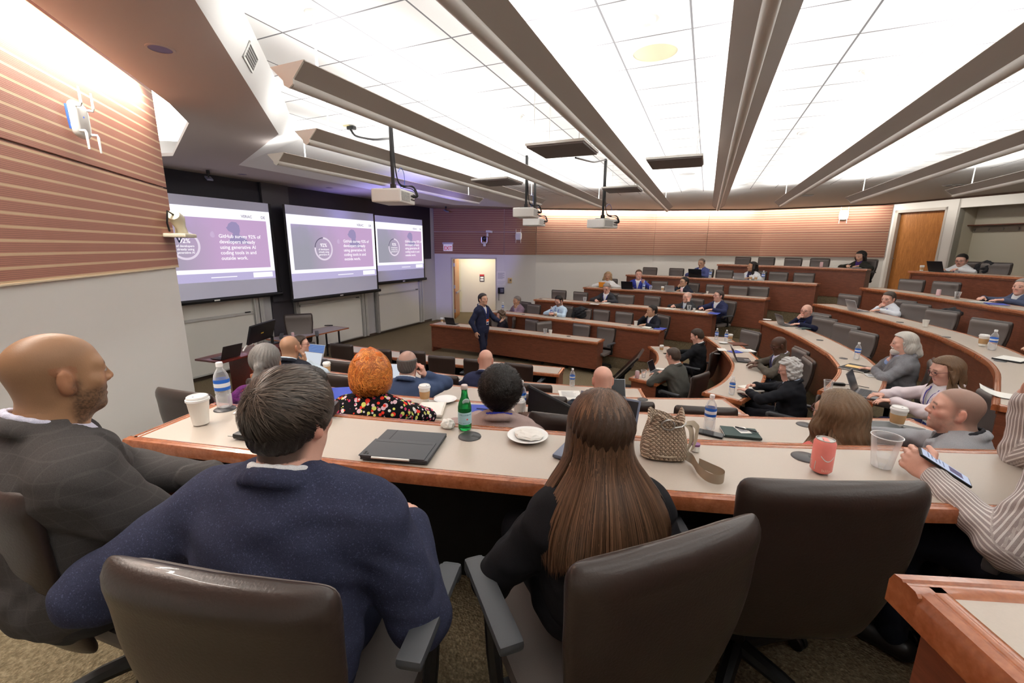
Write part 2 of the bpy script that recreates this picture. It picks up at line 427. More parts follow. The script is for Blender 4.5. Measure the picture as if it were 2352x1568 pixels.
# ---------------------------------------------------------------- ceiling, soffit and coves
ZS, ZC = 4.17, 4.45
ext = np.array([.707, -.707])
so = [onz((448, 0), ZS)[:2]+ext*3.4, onz((448, 0), ZS)[:2], onz((640, 308), ZS)[:2], onz((548, 379), ZS)[:2], onz((1040, 470), ZS)[:2]]
fa = [atT((x, y), t)[:2] for (x, y, t) in ((1240, 477, 15.6), (1500, 482, 15.7), (1744, 480, 15.2), (2032, 470, 13.2), (2352, 460, 10.2))]
ce = [np.array([-3.19, 2.39])+ext*3.4, np.array([-3.19, 2.39]), np.array([-4.34, 3.6]), np.array([-6.2, 5.45]), np.array([-6.4, 12.9]),
      np.array([-5.2, 14.3]), np.array([-2.6, 14.75]), np.array([1.5, 14.5]), np.array([4.3, 14.0]), np.array([6.5, 11.])]
outer = so+fa
ce2 = ce+[np.array([8.95, 9.]), np.array([8.95, -2.35])]
w = MB(); w.prism([tuple(p) for p in ([np.array([-.6, -2.35])]+ce2)[::-1]], ZC, ZC+.05); struct('ceiling', w, CEIL)
w = MB()
for i in range(len(ce)-1):
    w.quad((*outer[i], ZS), (*outer[i+1], ZS), (*ce[i+1], ZC), (*ce[i], ZC))
struct('ceiling_cove', w, SOFFW)
sl = [onz(p, ZS)[:2] for p in ((371, 359), (397, 358), (434, 283))]; gp = A2+N45*.17; sl.append(gp+D45*.1); sl.append(gp+D45*7.2)
w = MB(); poly = [tuple(p) for p in so]+[tuple(fa[0])]+[tuple(WQ[2][:2]), tuple(WQ[1][:2]), (XF, WQ[0][1]), (XF, 4.2)]+[tuple(p) for p in sl]
w.prism(poly[::-1], ZS, ZS+.05); struct('ceiling_soffit', w, SOFF)
w = MB(); w.prism([(-11, 1.5), (-11, 7), (-6.5, 7), (.2, -1.5), (-1.6, -2.3)][::-1], 4.9, 4.95); struct('ceiling_slot', w, SOFFW)
t = thing('cove_light', 'glowing white cove light in the slot at the end of the slatted wall', 'light', (-6.4, 3.7, 4.62)); b = MB(); b.prism([(-3.4, 1.1), (.55, -1.0), (1.5, -.3), (-1.4, 2.3)], 0, .03); obj('diffuser', b, mat('cove_glow', (.9, .9, .88, 1), .8, emit=(1, .98, .93), es=4.), t)
w = MB(); w.prism([(-13, -2.4), (9.6, -2.4), (9.6, 21), (-13, 21)], 5.0, 5.1); struct('ceiling_slab', w, SOFFW)
w = MB()
for a, b in zip(fa, fa[1:]): wallbox(w, a, b, ZS-.045, ZS+.02, .03, 1)
struct('trim_2', w, FASC)
# light catching cove above the far panels: a lid from the fascia back to the wall
# ---------------------------------------------------------------- doors
# corridor behind the open door beside the screens
ec = (dr-dl)[:2]; ec /= np.linalg.norm(ec); nc = np.array([-ec[1], ec[0]])
if nc[1] < 0: nc = -nc
w = MB()
c0 = dl[:2]-ec*.9; c1 = dr[:2]+ec*1.2
facet(w, c0+nc*2.1, c1+nc*2.1, 0, 2.9, 0, 2.9, nc, .1); facet(w, c0+nc*.26, c0+nc*2.1, 0, 2.9, 0, 2.9, -ec, .1); facet(w, c1+nc*.26, c1+nc*2.1, 0, 2.9, 0, 2.9, ec, .1)
w.prism([tuple(c0+nc*.25), tuple(c1+nc*.25), tuple(c1+nc*2.1), tuple(c0+nc*2.1)], 2.85, 2.9); struct('wall_corridor', w, CREAM); CORR = (c0.copy(), nc.copy(), ec.copy())
w = MB()
facet(w, dl[:2]-nc*.015, dl[:2]-nc*.015+ec*.06, 0, dz, 0, dz, nc, .28); facet(w, dr[:2]-nc*.015-ec*.05, dr[:2]-nc*.015, 0, dz, 0, dz, nc, .28); facet(w, dl[:2]-nc*.015, dr[:2]-nc*.015, dz-.05, dz, dz-.05, dz, nc, .28)
struct('door_frame', w, smat('door_frame_grey', 200, 194, 186, .6))
hin = dl[:2]+ec*.07+nc*.24; ld = np.array(onz((1063, 713), 0)[:2])-hin; ld = ld/np.linalg.norm(ld); lq = np.array([ld[1], -ld[0]])
w = MB(); facet(w, hin, hin+ld*1.1, .02, dz-.07, .02, dz-.07, lq, .045)
dd = struct('door_1', w, DOORW)
b = MB(); m0 = hin+ld*.08+lq*.06; m1 = hin+ld*1.0+lq*.06; facet(b, m0, m1, 1.0, 1.06, 1.0, 1.06, lq, .05); o = obj('push_bar', b, STEEL, dd)
b = MB()
for z in (.25, 1.2, dz-.35): facet(b, hin-ld*.02-lq*.012, hin+ld*.03-lq*.012, z, z+.13, z, z+.13, lq, .07)
obj('hinge', b, STEEL, dd)
# wooden door at the top of the far aisle
w = MB(); e2 = (d1-d0)[:2]; e2 /= np.linalg.norm(e2)
q0 = d0[:2]+e2*.10-nR*.12; q1 = d1[:2]-e2*.05-nR*.12
facet(w, q0, q1, 1.57, dzt-.06, 1.57, dzt-.06, -nR, .05); dd = struct('door_2', w, DOORW)
b = MB(); hp = onplane((2046, 593), (*q0, 0), (*nR, 0)); hp2 = hp[:2]+nR*.05
b.tube([(*hp[:2], hp[2]), (*hp2, hp[2]), (*(hp2+e2*.12), hp[2])], .012); b.tube([(*(hp[:2]), hp[2]+.1), (*(hp[:2]+nR*.02), hp[2]+.1)], .02); obj('lever_handle', b, STEEL, dd, True)
w = MB(); facet(w, d0[:2]+nR*.012, d0[:2]+nR*.012+e2*.09, 1.57, dzt+.03, 1.57, dzt+.03, -nR, .2); facet(w, d1[:2]+nR*.012-e2*.05, d1[:2]+nR*.012, 1.57, dzt+.03, 1.57, dzt+.03, -nR, .2)
facet(w, d0[:2]+nR*.012, d1[:2]+nR*.012, dzt-.05, dzt+.03, dzt-.05, dzt+.03, -nR, .2); struct('door_frame.001', w, smat('door_frame_grey', 0, 0, 0))
# coat rail in the alcove
q0 = onR((2188, 521), .75); q1 = onR((2352, 512), .75)
a0 = q0[:2]+nR*.0; a1 = q0[:2]+eR*4.5
t = thing('coat_rail', 'wooden coat rail with a row of metal hooks in the alcove beside the wooden door', 'coat rail')
b = MB(); facet(b, a0+eR*.02, a1, q0[2], q0[2]+.025, q0[2], q0[2]+.025, nR, .3); obj('shelf', b, WOOD, t)
b = MB(); facet(b, a0+eR*.02, a1, q0[2]-.17, q0[2]-.02, q0[2]-.17, q0[2]-.02, nR, .02); obj('back_board', b, smat('alcove_board', 176, 166, 150, .6), t)
for i in range(12):
    c = a0+eR*(.25+i*.3)+nR*.02; z = q0[2]-.08
    b = MB(); b.tube([(*c, z), (*(c+nR*.05), z-.01), (*(c+nR*.07), z+.03)], .008, 6); b.tube([(*c, z-.02), (*(c+nR*.03), z-.06), (*(c+nR*.05), z-.04)], .008, 6)
    obj('coat_hook', b, STEEL, t, True)
# ---------------------------------------------------------------- desks
LAM = smat('laminate', 176, 165, 153, .36, noise=.05, nscale=260.)
DW = .47; INNER_SHADE = smat('panel_shade_black', 14, 12, 12, .7)
def clip_path(p, a, b):
    s = np.concatenate([[0], np.cumsum(np.linalg.norm(np.diff(p, axis=0), axis=1))]); u = np.linspace(a, s[-1]-b, len(p))
    return np.stack([np.interp(u, s, p[:, 0]), np.interp(u, s, p[:, 1])], 1)
WORDS = ['', 'first', 'second', 'third', 'fourth', 'fifth', 'sixth']
BANK = {'far': 'far bank facing the camera', 'mid': 'curved centre bank', 'near': 'near bank'}
DL = {('far', 1): 'front desk of the far bank, long wooden panel behind the standing presenter',
 ('far', 2): 'long wooden desk one tier up behind the front far desk', ('far', 3): 'long wooden desk on the third tier of the far bank',
 ('far', 4): 'long wooden desk on the fourth tier of the far bank', ('far', 5): 'long wooden desk on the fifth tier of the far bank under the plain wall',
 ('far', 6): 'short wooden desk on the top tier of the far bank beside the wooden door',
 ('mid', 1): 'smallest curved desk with grey top on the floor where the grey suited man writes',
 ('mid', 2): 'curved wooden desk on the second tier of the centre bank', ('mid', 3): 'long curved desk on the third tier of the centre bank with a wide grey top',
 ('mid', 4): 'long curved desk on the fourth tier of the centre bank behind the white bearded man', ('mid', 5): 'curved desk on the fifth tier of the centre bank with printed sheets',
 ('mid', 6): 'short desk on the top tier by the coat alcove', ('near', 1): 'front desk of the near bank with only empty chairs',
 ('near', 2): 'second near desk where the bald man in navy sits', ('near', 3): 'third near desk with a slanted wooden end by the aisle',
 ('near', 4): 'fourth near desk where the red haired woman sits', ('near', 5): 'large near desk holding the green bottle and the woven bag', ('near', 6): 'wooden desk corner jutting in at the bottom of the photo'}
GROM = []
for (sec, k), P in SEC.items():
    z = DT[k-1]; f = FL[k-1]; n = normals2(P); mid = P[20]+n[20]*.2; o = np.array([mid[0], mid[1]])
    p = P-o; t = thing('lecture_desk', DL[(sec, k)], 'desk', (o[0], o[1], f)); H = z-f
    big = k >= 5 and sec == 'near'
    ins = clip_path(p, .045, .045)
    b = MB(); b.sweep(ins, [(.045, H-.03), (DW-.045, H-.03), (DW-.045, H-.001), (.045, H-.001)]); obj('desk_top', b, LAM, t)
    pr = [(0, H-.045), (0, H-.012), (.006, H+.001), (.018, H+.003), (.021, H+.0005), (.025, H+.003), (.04, H+.003), (.046, H-.002), (.046, H-.045)]
    b = MB(); b.sweep(p, pr); b.sweep(p, [(DW-o_, z_) for o_, z_ in pr][::-1])
    for i0, i1 in ((0, 1), (-1, -2)):
        a = p[i0]; e = p[i1]-p[i0]; e /= np.linalg.norm(e); nn = n[i0]
        q = np.array([a+nn*.03, a+nn*(DW-.03)]); side = np.cross(q[1]-q[0], e) > 0
        b.sweep(q if side else q[::-1], pr)
    obj('edge_trim', b, TRIM, t, True)
    pb = .12 if sec == 'far' and k == 1 else .0
    b = MB(); q = clip_path(p, .03, .03); b.sweep(q, [(.055, pb), (.08, pb), (.08, H-.04), (.055, H-.04)]); obj('front_panel', b, WOOD, t)
    if sec == 'near': b = MB(); b.sweep(q, [(.081, pb), (.084, pb), (.084, H-.04), (.081, H-.04)]); obj('shade_panel', b, INNER_SHADE, t, label='black sheet standing for the shade behind the front panel')  # thin black sheet: the shade under the desk put into its colour
    b = MB(); b.sweep(q, [(.03, H-.075), (.056, H-.075), (.056, H-.044), (.03, H-.044)]); obj('front_moulding', b, TRIM, t)
    for i0, i1 in ((0, 1), (-1, -2)):
        a = p[i0]; e = p[i1]-p[i0]; e /= np.linalg.norm(e); nn = n[i0]
        c0 = a+e*.02+nn*.04; c1 = a+e*.02+nn*(DW-.03)
        b = MB(); facet(b, c0, c1, 0, H-.04, 0, H-.04, e, .035); obj('end_panel', b, WOOD, t)
    SECOBJ = t; GROM.append(((sec, k), t, o, H))
GROMMET = smat('grommet', 62, 62, 64, .4)
def grommet(sec, k, pts):
    for (s, kk), t, o, H in GROM:
        if (s, kk) == (sec, k):
            for p in pts:
                q = onz(p, DT[k-1])
                b = MB(); b.lathe((0, 0, 0), [(0, .004), (.044, .004), (.049, .001), (.05, -.002)], 32); b.cur = 1
                b.M = T(.022, .004, .0042); b.box((-.012, -.008, 0), (.028, .008, .0006)); b.M = None
                g = obj('cable_grommet', b, [GROMMET, BLACK], t, True); g.location = (q[0]-o[0], q[1]-o[1], H+.001); g['label'] = 'dark round cable cover'
grommet('near', 5, [(1079, 1002), (517, 939), (1850, 1050)]); grommet('near', 4, [(1848, 975)]); grommet('near', 3, [(1476, 913+4)])
grommet('near', 2, [(1048, 871)])
grommet('mid', 4, [(2067, 740), (2173, 774), (2297, 829)]); grommet('mid', 3, [(1883, 781), (1937, 823)])
grommet('mid', 2, [(1647, 812)]); grommet('far', 1, [(1052, 749), (1171, 758), (1306, 772)])
grommet('far', 2, [(1202, 722), (1317, 732), (1445, 747)]); grommet('far', 3, [(1242, 686), (1440, 699), (1567, 711)])
# outlet under the big near desk
q = onplane((1133, 1138), (-.9, 1.645, 0), (-.24, .97, 0))
# ---------------------------------------------------------------- ceiling things
def zfor(xy, py):                   # height of the point above plan position xy that shows on photo row py
    k = (784-py)/FPX; a = UX-k*WX
    return CAMZ-(a[0]*xy[0]+a[1]*xy[1])/a[2]
FIX = mat('fixture_paint', srgb(150, 140, 132), .5); FIXT = smat('fixture_tube', 206, 202, 196, .4); FIXE = smat('fixture_end', 222, 220, 214, .5)
LIGHTS = []
def fixture(x, y0, y1, label, rods):
    t = thing('pendant_light', label, 'ceiling light', (x, y0, 3.86), group='long pendant lights under the ceiling')
    L = y1-y0
    b = MB()
    for s in (-1, 1):
        b.add([(s*.165, 0, .15), (s*.035, 0, .05), (s*.035, L, .05), (s*.165, L, .15), (s*.16, 0, .158), (s*.03, 0, .06), (s*.03, L, .06), (s*.16, L, .158)],
              [(0, 1, 2, 3), (7, 6, 5, 4), (0, 4, 5, 1), (1, 5, 6, 2), (2, 6, 7, 3), (3, 7, 4, 0)])
    b.box((-.035, 0, .05), (.035, L, .06)); obj('wing_reflector', b, FIX, t)
    b = MB(); n = 14
    prof = [(.042*math.cos(a), .042+.042*math.sin(a)) for a in [PI*2*k/n for k in range(n)]]
    b.add([(px, yy, pz) for yy in (.012, L-.012) for px, pz in prof], [(k, (k+1) % n, n+(k+1) % n, n+k) for k in range(n)]+[tuple(range(n)), tuple(range(n, 2*n))[::-1]])
    obj('lamp_tube', b, FIXT, t, True)
    for yy in (-.006, L-.006):
        b = MB(); b.add([(-.17, yy, .155), (-.05, yy, .052), (-.045, yy, .02), (0, yy, -.004), (.045, yy, .02), (.05, yy, .052), (.17, yy, .155)]+[(-.17, yy+.012, .155), (-.05, yy+.012, .052), (-.045, yy+.012, .02), (0, yy+.012, -.004), (.045, yy+.012, .02), (.05, yy+.012, .052), (.17, yy+.012, .155)],
            [tuple(range(7)), tuple(range(7, 14))[::-1]]+[(i, (i+1) % 7, 7+(i+1) % 7, 7+i) for i in range(7)]); obj('end_cap', b, FIXE, t)
    for r in rods:
        b = MB(); b.tube([(0, r-y0, .05), (0, r-y0, .585)], .009); b.cyl((0, r-y0, .57), .06, .02); obj('hanging_rod', b, WHITE, t, True)
    LIGHTS.append((x, y0, y1))
FA = 'grey linear pendant light %s'
fixture(-5.6, 4.5, 10.4, FA % 'nearest the projection screens', [5.0, 9.9])
fixture(-4.18, 3.77, 11.25, FA % 'second from the screens, its white end cap facing us', [4.1, 10.6])
fixture(-2.84, 2.45, 12.7, FA % 'third from the screens, hung on a thin rod', [2.72, 7.5, 12.2])
fixture(-1.23, -1.6, 14.3, FA % 'fourth from the screens, crossing above the projectors', [1., 7., 13.6])
fixture(.17, -1.6, 14.4, FA % 'pointing almost straight at the viewer', [1., 7., 13.6])
fixture(1.67, -1.6, 13.8, FA % 'ending above the wall with the white router', [3.9, 8., 13.2])
fixture(3.1, -1.6, 13.3, FA % 'second from the coat alcove side', [6.2, 8., 12.6])
fixture(4.62, -1.6, 12.4, FA % 'closest to the coat alcove, ending under two vents', [6., 11.8])
# hung square panels
def hung(px, w, d, label):
    q = onz(px, 3.80); t = thing('hanging_panel', label, 'ceiling panel', q, group='flat grey panels hung below the ceiling')
    b = MB(); b.box((-w/2, -d/2, 0), (w/2, d/2, .035), .006); obj('panel_body', b, smat('hung_panel', 104, 96, 94, .6), t)
    b = MB(); b.box((-w/2-.012, -d/2-.012, .02), (w/2+.012, d/2+.012, .045)); obj('panel_frame', b, FIXE, t)
    for sx in (-1, 1):
        for sy in (-1, 1):
            b = MB(); b.tube([(sx*w*.4, sy*d*.4, .04), (sx*w*.4, sy*d*.4, .64)], .003, 5); obj('hanging_wire', b, STEEL, t)
hung((1293, 348), .62, .62, 'square grey panel hung beside the near projector pole')
hung((1551, 377), .62, .62, 'square grey panel hung between the middle pendant lights')
hung((1143, 421), .62, .62, 'square grey panel hung above the pair of far projectors')
hung((1430, 438), .62, .62, 'square grey panel hung farthest towards the slatted wall')
def speaker(px, r, label, col):
    q = onz(px, ZC); t = thing('ceiling_speaker', label, 'speaker', (q[0], q[1], ZC-.012), group='round ceiling speakers')
    b = MB(); b.lathe((0, 0, 0), [(0, .004), (r*.93, .002), (r*.93, .01), (0, .012)], 40); obj('grille', b, smat('speaker_'+col[0], *col[1]), t, True)
    b = MB(); b.lathe((0, 0, 0), [(r*.93, .012), (r*.93, -.004), (r*.97, -.007), (r, .0), (r, .012)], 40); obj('trim_ring', b, WHITE, t, True)
GRY = ('grey', (196, 196, 196)); BEI = ('beige', (214, 210, 178))
speaker((1505, 118), .2, 'large beige round speaker in the tile between two pendant lights', BEI)
for p, l in (((945, 265), 'pale round ceiling speaker above the light hung on a rod'), ((1868, 303), 'pale round speaker between the middle and right pendant lights'), ((2180, 348), 'pale round speaker beyond the alcove pendant lights'), ((1578, 398), 'small pale round speaker near the hung panel'), ((1700, 424), 'pale round speaker by the far ceiling edge')):
    speaker(p, .19, l, GRY)
def detector(px, label, r=.07):
    q = onz(px, ZC); t = thing('smoke_detector', label, 'smoke detector', (q[0], q[1], ZC))
    b = MB(); b.lathe((0, 0, 0), [(0, -.05), (r*.5, -.048), (r*.75, -.03), (r, -.02), (r, 0)], 28); obj('sensor_dome', b, WHITE, t, True)
    b = MB(); b.lathe((0, 0, 0), [(0, -.012), (r*1.35, -.01), (r*1.4, 0)], 28); obj('base_plate', b, WHITE, t, True)
detector((1485, 42), 'white smoke detector next to the big beige speaker'); detector((1995, 160), 'white disc detector on tile between the right pendant lights', .05)
detector((1193, 265), 'small white detector above the near hung panel', .045); detector((1010, 365), 'small white detector above the projector cables', .05)
# recessed lamps in the soffit
def downlight(px, label, col=(120, 110, 190)):
    q = onz(px, ZS); t = thing('ceiling_downlight', label, 'recessed light', (q[0], q[1], ZS), group='recessed lights in the soffit')
    b = MB(); b.lathe((0, 0, 0), [(0, -.001), (.075, -.002), (.075, -.003), (0, -.004)], 32); obj('lens', b, smat('downlight_lens', 98, 84, 128, .4), t)
    b = MB(); b.lathe((0, 0, 0), [(.075, 0), (.075, -.006), (.088, -.005), (.092, 0)], 32); obj('trim_ring', b, SOFF, t, True)
downlight((368, 112), 'purple tinted recessed light in the big bulkhead'); downlight((557, 400), 'recessed light in the soffit above the first screen')
downlight((757, 431), 'recessed light in the soffit above the middle screen'); downlight((995, 471), 'recessed light in the soffit above the third screen')
# vents
def vent(c, ax, n, w, h, label, cells=6, colr=(150, 148, 146)):
    """louvred vent on a wall: centre c, width axis ax, wall normal n"""
    t = thing('air_vent', label, 'vent', c); ax = Vector((ax[0], ax[1], 0)).normalized(); n = Vector(n).normalized(); up = n.cross(ax)
    if up.z < 0: up = -up
    M = Matrix(((ax.x, up.x, n.x, 0), (ax.y, up.y, n.y, 0), (ax.z, up.z, n.z, 0), (0, 0, 0, 1)))
    b = MB(); b.M = M; b.box((-w/2, -h/2, 0), (w/2, h/2, .008)); obj('vent_backing', b, smat('vent_dark', 120, 118, 116, .7), t)
    b = MB(); b.M = M
    for a, c2 in (((-w/2, -h/2), (w/2, -h/2+.014)), ((-w/2, h/2-.014), (w/2, h/2)), ((-w/2, -h/2), (-w/2+.014, h/2)), ((w/2-.014, -h/2), (w/2, h/2))): b.box((*a, 0), (*c2, .016))
    obj('vent_frame', b, WHITE, t)
    b = MB(); b.M = M
    for i in range(cells): z = -h/2+(i+.5)*h/cells; b.box((-w/2+.012, z-.006, .004), (w/2-.012, z+.004, .014))
    obj('vent_slat', b, smat('vent_slat', *colr, .6), t)
def on_cove(px, i):
    a = np.array([*outer[i], ZS]); b = np.array([*outer[i+1], ZS]); c = np.array([*ce[i], ZC])
    n = np.cross(b-a, c-a); n /= np.linalg.norm(n); q = onplane(px, a, n)
    if np.dot(n, np.array([0, 0, CAMZ])-q) < 0: n = -n
    return q, (b-a), n
for px, i, w_, h_, l in (((573, 130), 1, .36, .14, 'white vent grille on the sloping bulkhead side'), ((1487, 462), 5, .3, .1, 'small grey vent above the slatted wall left of two'), ((1618, 462), 6, .3, .1, 'small grey vent above the slatted wall by the light pointing at us'), ((1850, 449), 7, .42, .12, 'grey vent above the router on the slatted wall'), ((2180, 425), 8, .2, .15, 'square vent nearer the fifth light, one of a pair'), ((2203, 424), 8, .2, .15, 'square vent nearer the alcove, one of a pair')):
    q, ax, n = on_cove(px, i); vent(q+n*.004, ax, n, w_, h_, l)
# ---------------------------------------------------------------- projectors
PJW = smat('projector_white', 226, 224, 220, .45); PJG = smat('projector_grille', 150, 148, 146, .6); BLUEC = smat('blue_cable', 60, 100, 180, .5)
def projector(top, body, py, rz, label, back=False, sc=1.):
    xy = onz(top, ZC)[:2]; z = zfor(xy, py); W, D, H = .5*sc, .40*sc, .17*sc
    t = thing('projector', label, 'projector', (xy[0], xy[1], z), rz, 'ceiling projectors on black poles')
    b = MB(); b.box((-W/2, -D/2, 0), (W/2, D/2, H), .02); obj('projector_body', b, PJW, t)
    b = MB()                        # ventilated long side, input panel on the short side
    for i in range(9): b.box((-W/2+.04, -D/2-.004, .03*sc+i*.0125*sc), (.06*sc, -D/2+.002, .037*sc+i*.0125*sc))
    b.cur = 1
    for i in range(10): b.box((-W/2+.05+i*.028*sc, -D/2-.0045, .028*sc), (-W/2+.054+i*.028*sc, -D/2+.002, .145*sc))
    obj('intake_grille', b, [PJG, PJW], t)
    b = MB()
    for s in (0, 1):
        for i in range(8): b.box((W/2-.002, -D/2+.03+s*.25*sc+i*.009, .03*sc), (W/2+.004, -D/2+.035+s*.25*sc+i*.009, .14*sc))
    obj('side_grille', b, PJG, t)
    b = MB(); 
    for i in range(5):
        for j in range(2): b.cyl((W/2*.0+.09*sc+.03*i*sc, -D/2-.003, .06*sc+.05*j*sc), .011*sc, .004, 10)
    b2 = MB(); b2.M = RXm(0)
    for i in range(5):
        for j in range(2): b2.box((.095*sc+.028*i*sc, -D/2-.004, .055*sc+.045*j*sc), (.113*sc+.028*i*sc, -D/2+.002, .072*sc+.045*j*sc))
    obj('input_panel', b2, BLACK, t)
    b = MB(); b.M = T(-W*.2, D/2-.01, H*.5) @ RXm(-PI/2); b.lathe((0, 0, 0), [(0, .0), (.045*sc, 0), (.05*sc, .03), (.04*sc, .035), (0, .02)], 24); obj('lens', b, BLACK, t, True)
    b = MB(); b.box((-.11*sc, -.1*sc, H), (.11*sc, .1*sc, H+.02)); b.box((-.03, -.03, H+.02), (.03, .03, H+.08)); b.tube([(0, 0, H+.06), (0, 0, ZC-z)], .024, 12); obj('ceiling_pole', b, BLACK, t, True)
    b = MB(); rr = random.Random(3)
    for i in range(6):
        a = rr.uniform(-.05, .05); pts = [(W*.3+a, -D/2-.005, .09*sc+rr.uniform(0, .05)), (W*.34+a, -D/2-.06-rr.random()*.03, .1*sc), (W*.3, -D/2-.03, H+.06+a), (.08, -.05, H+.03+rr.random()*.05), (.02+a*.3, -.03, H+.25), (.015, -.02, (ZC-z)*.72), (.02, -.02, ZC-z-.02)]
        q = np.array(pts); tt = np.linspace(0, 6, 30); pp = np.stack([np.interp(tt, range(7), q[:, j]) for j in range(3)], 1)
        for _ in range(3): pp[1:-1] = (pp[:-2]+pp[1:-1]*2+pp[2:])/4
        b.tube([tuple(v) for v in pp], .006, 5)
    obj('cable_bundle', b, BLACK, t, True)
    b = MB(); b.tube([(.05+.13*math.cos(a)*.8, -.1, H+.16+.13*math.sin(a)) for a in np.linspace(-2.4, 2.6, 18)], .004, 5); obj('blue_cable', b, BLUEC, t, True)
    return t, xy, z
pj1 = projector((895, 258), None, 468, 1.83, 'white projector hung in front of the middle screen')
pj2 = projector((1210, 357), None, 500, 1.72, 'white projector hung before the door, the nearer of two close together')
pj3 = projector((1229, 396), None, 519, 1.62, 'white projector partly hidden behind its twin near the door')
pj4 = projector((1391, 365), None, 524, 1.2, 'white projector showing its connector side, closest to the centre', True)
def swag(name, pts, r, m, label):
    b = MB(); q = np.array(pts); tt = np.linspace(0, len(q)-1, 24); pp = np.stack([np.interp(tt, range(len(q)), q[:, j]) for j in range(3)], 1)
    for _ in range(4): pp[1:-1] = (pp[:-2]+pp[1:-1]*2+pp[2:])/4
    b.tube([tuple(v) for v in pp], r, 6); return tag(obj(name, b, m, None, True), label, 'cable')
q0 = onz((800, 289), ZC); q1 = np.array([*pj1[1], zfor(pj1[1], 300)])
swag('power_cable', [q0, q0+(q1-q0)*.15-np.array([0, 0, .13]), q0+(q1-q0)*.6-np.array([0, 0, .14]), q1-np.array([0, 0, .1])], .014, BLACK, 'black cable bundle running along the ceiling to the first projector pole')
t = thing('ceiling_outlet', 'black plugs in an outlet box on the ceiling by the first projector', 'outlet', q0)
b = MB(); b.box((-.05, -.05, -.012), (.05, .05, 0)); obj('plate', b, smat('outlet_cream', 220, 210, 160, .5), t); b = MB(); b.box((.0, -.04, -.06), (.12, .03, -.012), .01); obj('plug', b, BLACK, t)
q0 = onz((1322, 362), 3.81); q1 = np.array([*pj4[1], zfor(pj4[1], 367)])
swag('power_cable', [q0+np.array([0, 0, .0]), (q0+q1)/2-np.array([0, 0, .05]), q1], .012, BLACK, 'black cable from the hung panel to the projector pole')
# ---------------------------------------------------------------- projection screens (lit slide = a flat glowing picture on the real screen)
def m_emit(name, c, s=1., base=.0):
    return mat(name, (base, base, base, 1), .9, emit=srgb(*c), es=s, spec=0)
SCRB = smat('screen_black', 12, 12, 15, .5)
def m_slide():
    m = mat('slide_picture', (.02, .02, .02, 1), .9, spec=0); t = NT(m); co = t.coord()
    s = t.N.new('ShaderNodeSeparateXYZ'); t.l(co, s.inputs[0])       # local y across, z up
    n = t.noise(co, 1.6, 3, .5); n2 = t.noise(co, 5., 2)
    up = t.math('MULTIPLY', t.math('SUBTRACT', s.outputs[2], .75), .9)
    f = t.math('ADD', up, t.math('MULTIPLY', n, .8))
    col = t.ramp(f, [(.2, srgb(166, 164, 178)), (.5, srgb(172, 166, 188)), (.75, srgb(190, 172, 216)), (1., srgb(222, 208, 240))])
    side = t.math('MULTIPLY', t.math('MAXIMUM', t.math('SUBTRACT', s.outputs[1], .45), 0), .9)
    col = t.mix(side, col, srgb(206, 172, 212))
    v = t.n('ShaderNodeTexWave', Scale=1.1, Distortion=6.); t.l(co, v.inputs['Vector'])
    col = t.mix(t.math('MULTIPLY', t.math('GREATER_THAN', v.outputs[1], .985), t.math('MULTIPLY', n2, .5)), col, srgb(240, 226, 255))
    t.l(col, t.b.inputs['Emission Color']); t.b.inputs['Emission Strength'].default_value = .92; return m
SLIDE = m_slide(); BRIGHT = m_emit('slide_white', (246, 244, 255), 1.15); LILAC = m_emit('slide_footer', (206, 196, 236), .85)
RINGW = m_emit('slide_ring', (236, 222, 240), .95); RINGD = m_emit('slide_ring_gap', (132, 122, 150), .6); TXT = m_emit('slide_text', (255, 250, 255), 1.1)
LOGO = m_emit('slide_logo', (150, 140, 160), .8); SHADE = m_emit('slide_shade', (174, 160, 204), .82); SCRG = smat('screen_cloth', 205, 205, 212, .9, emit=srgb(150, 150, 190), es=.25)
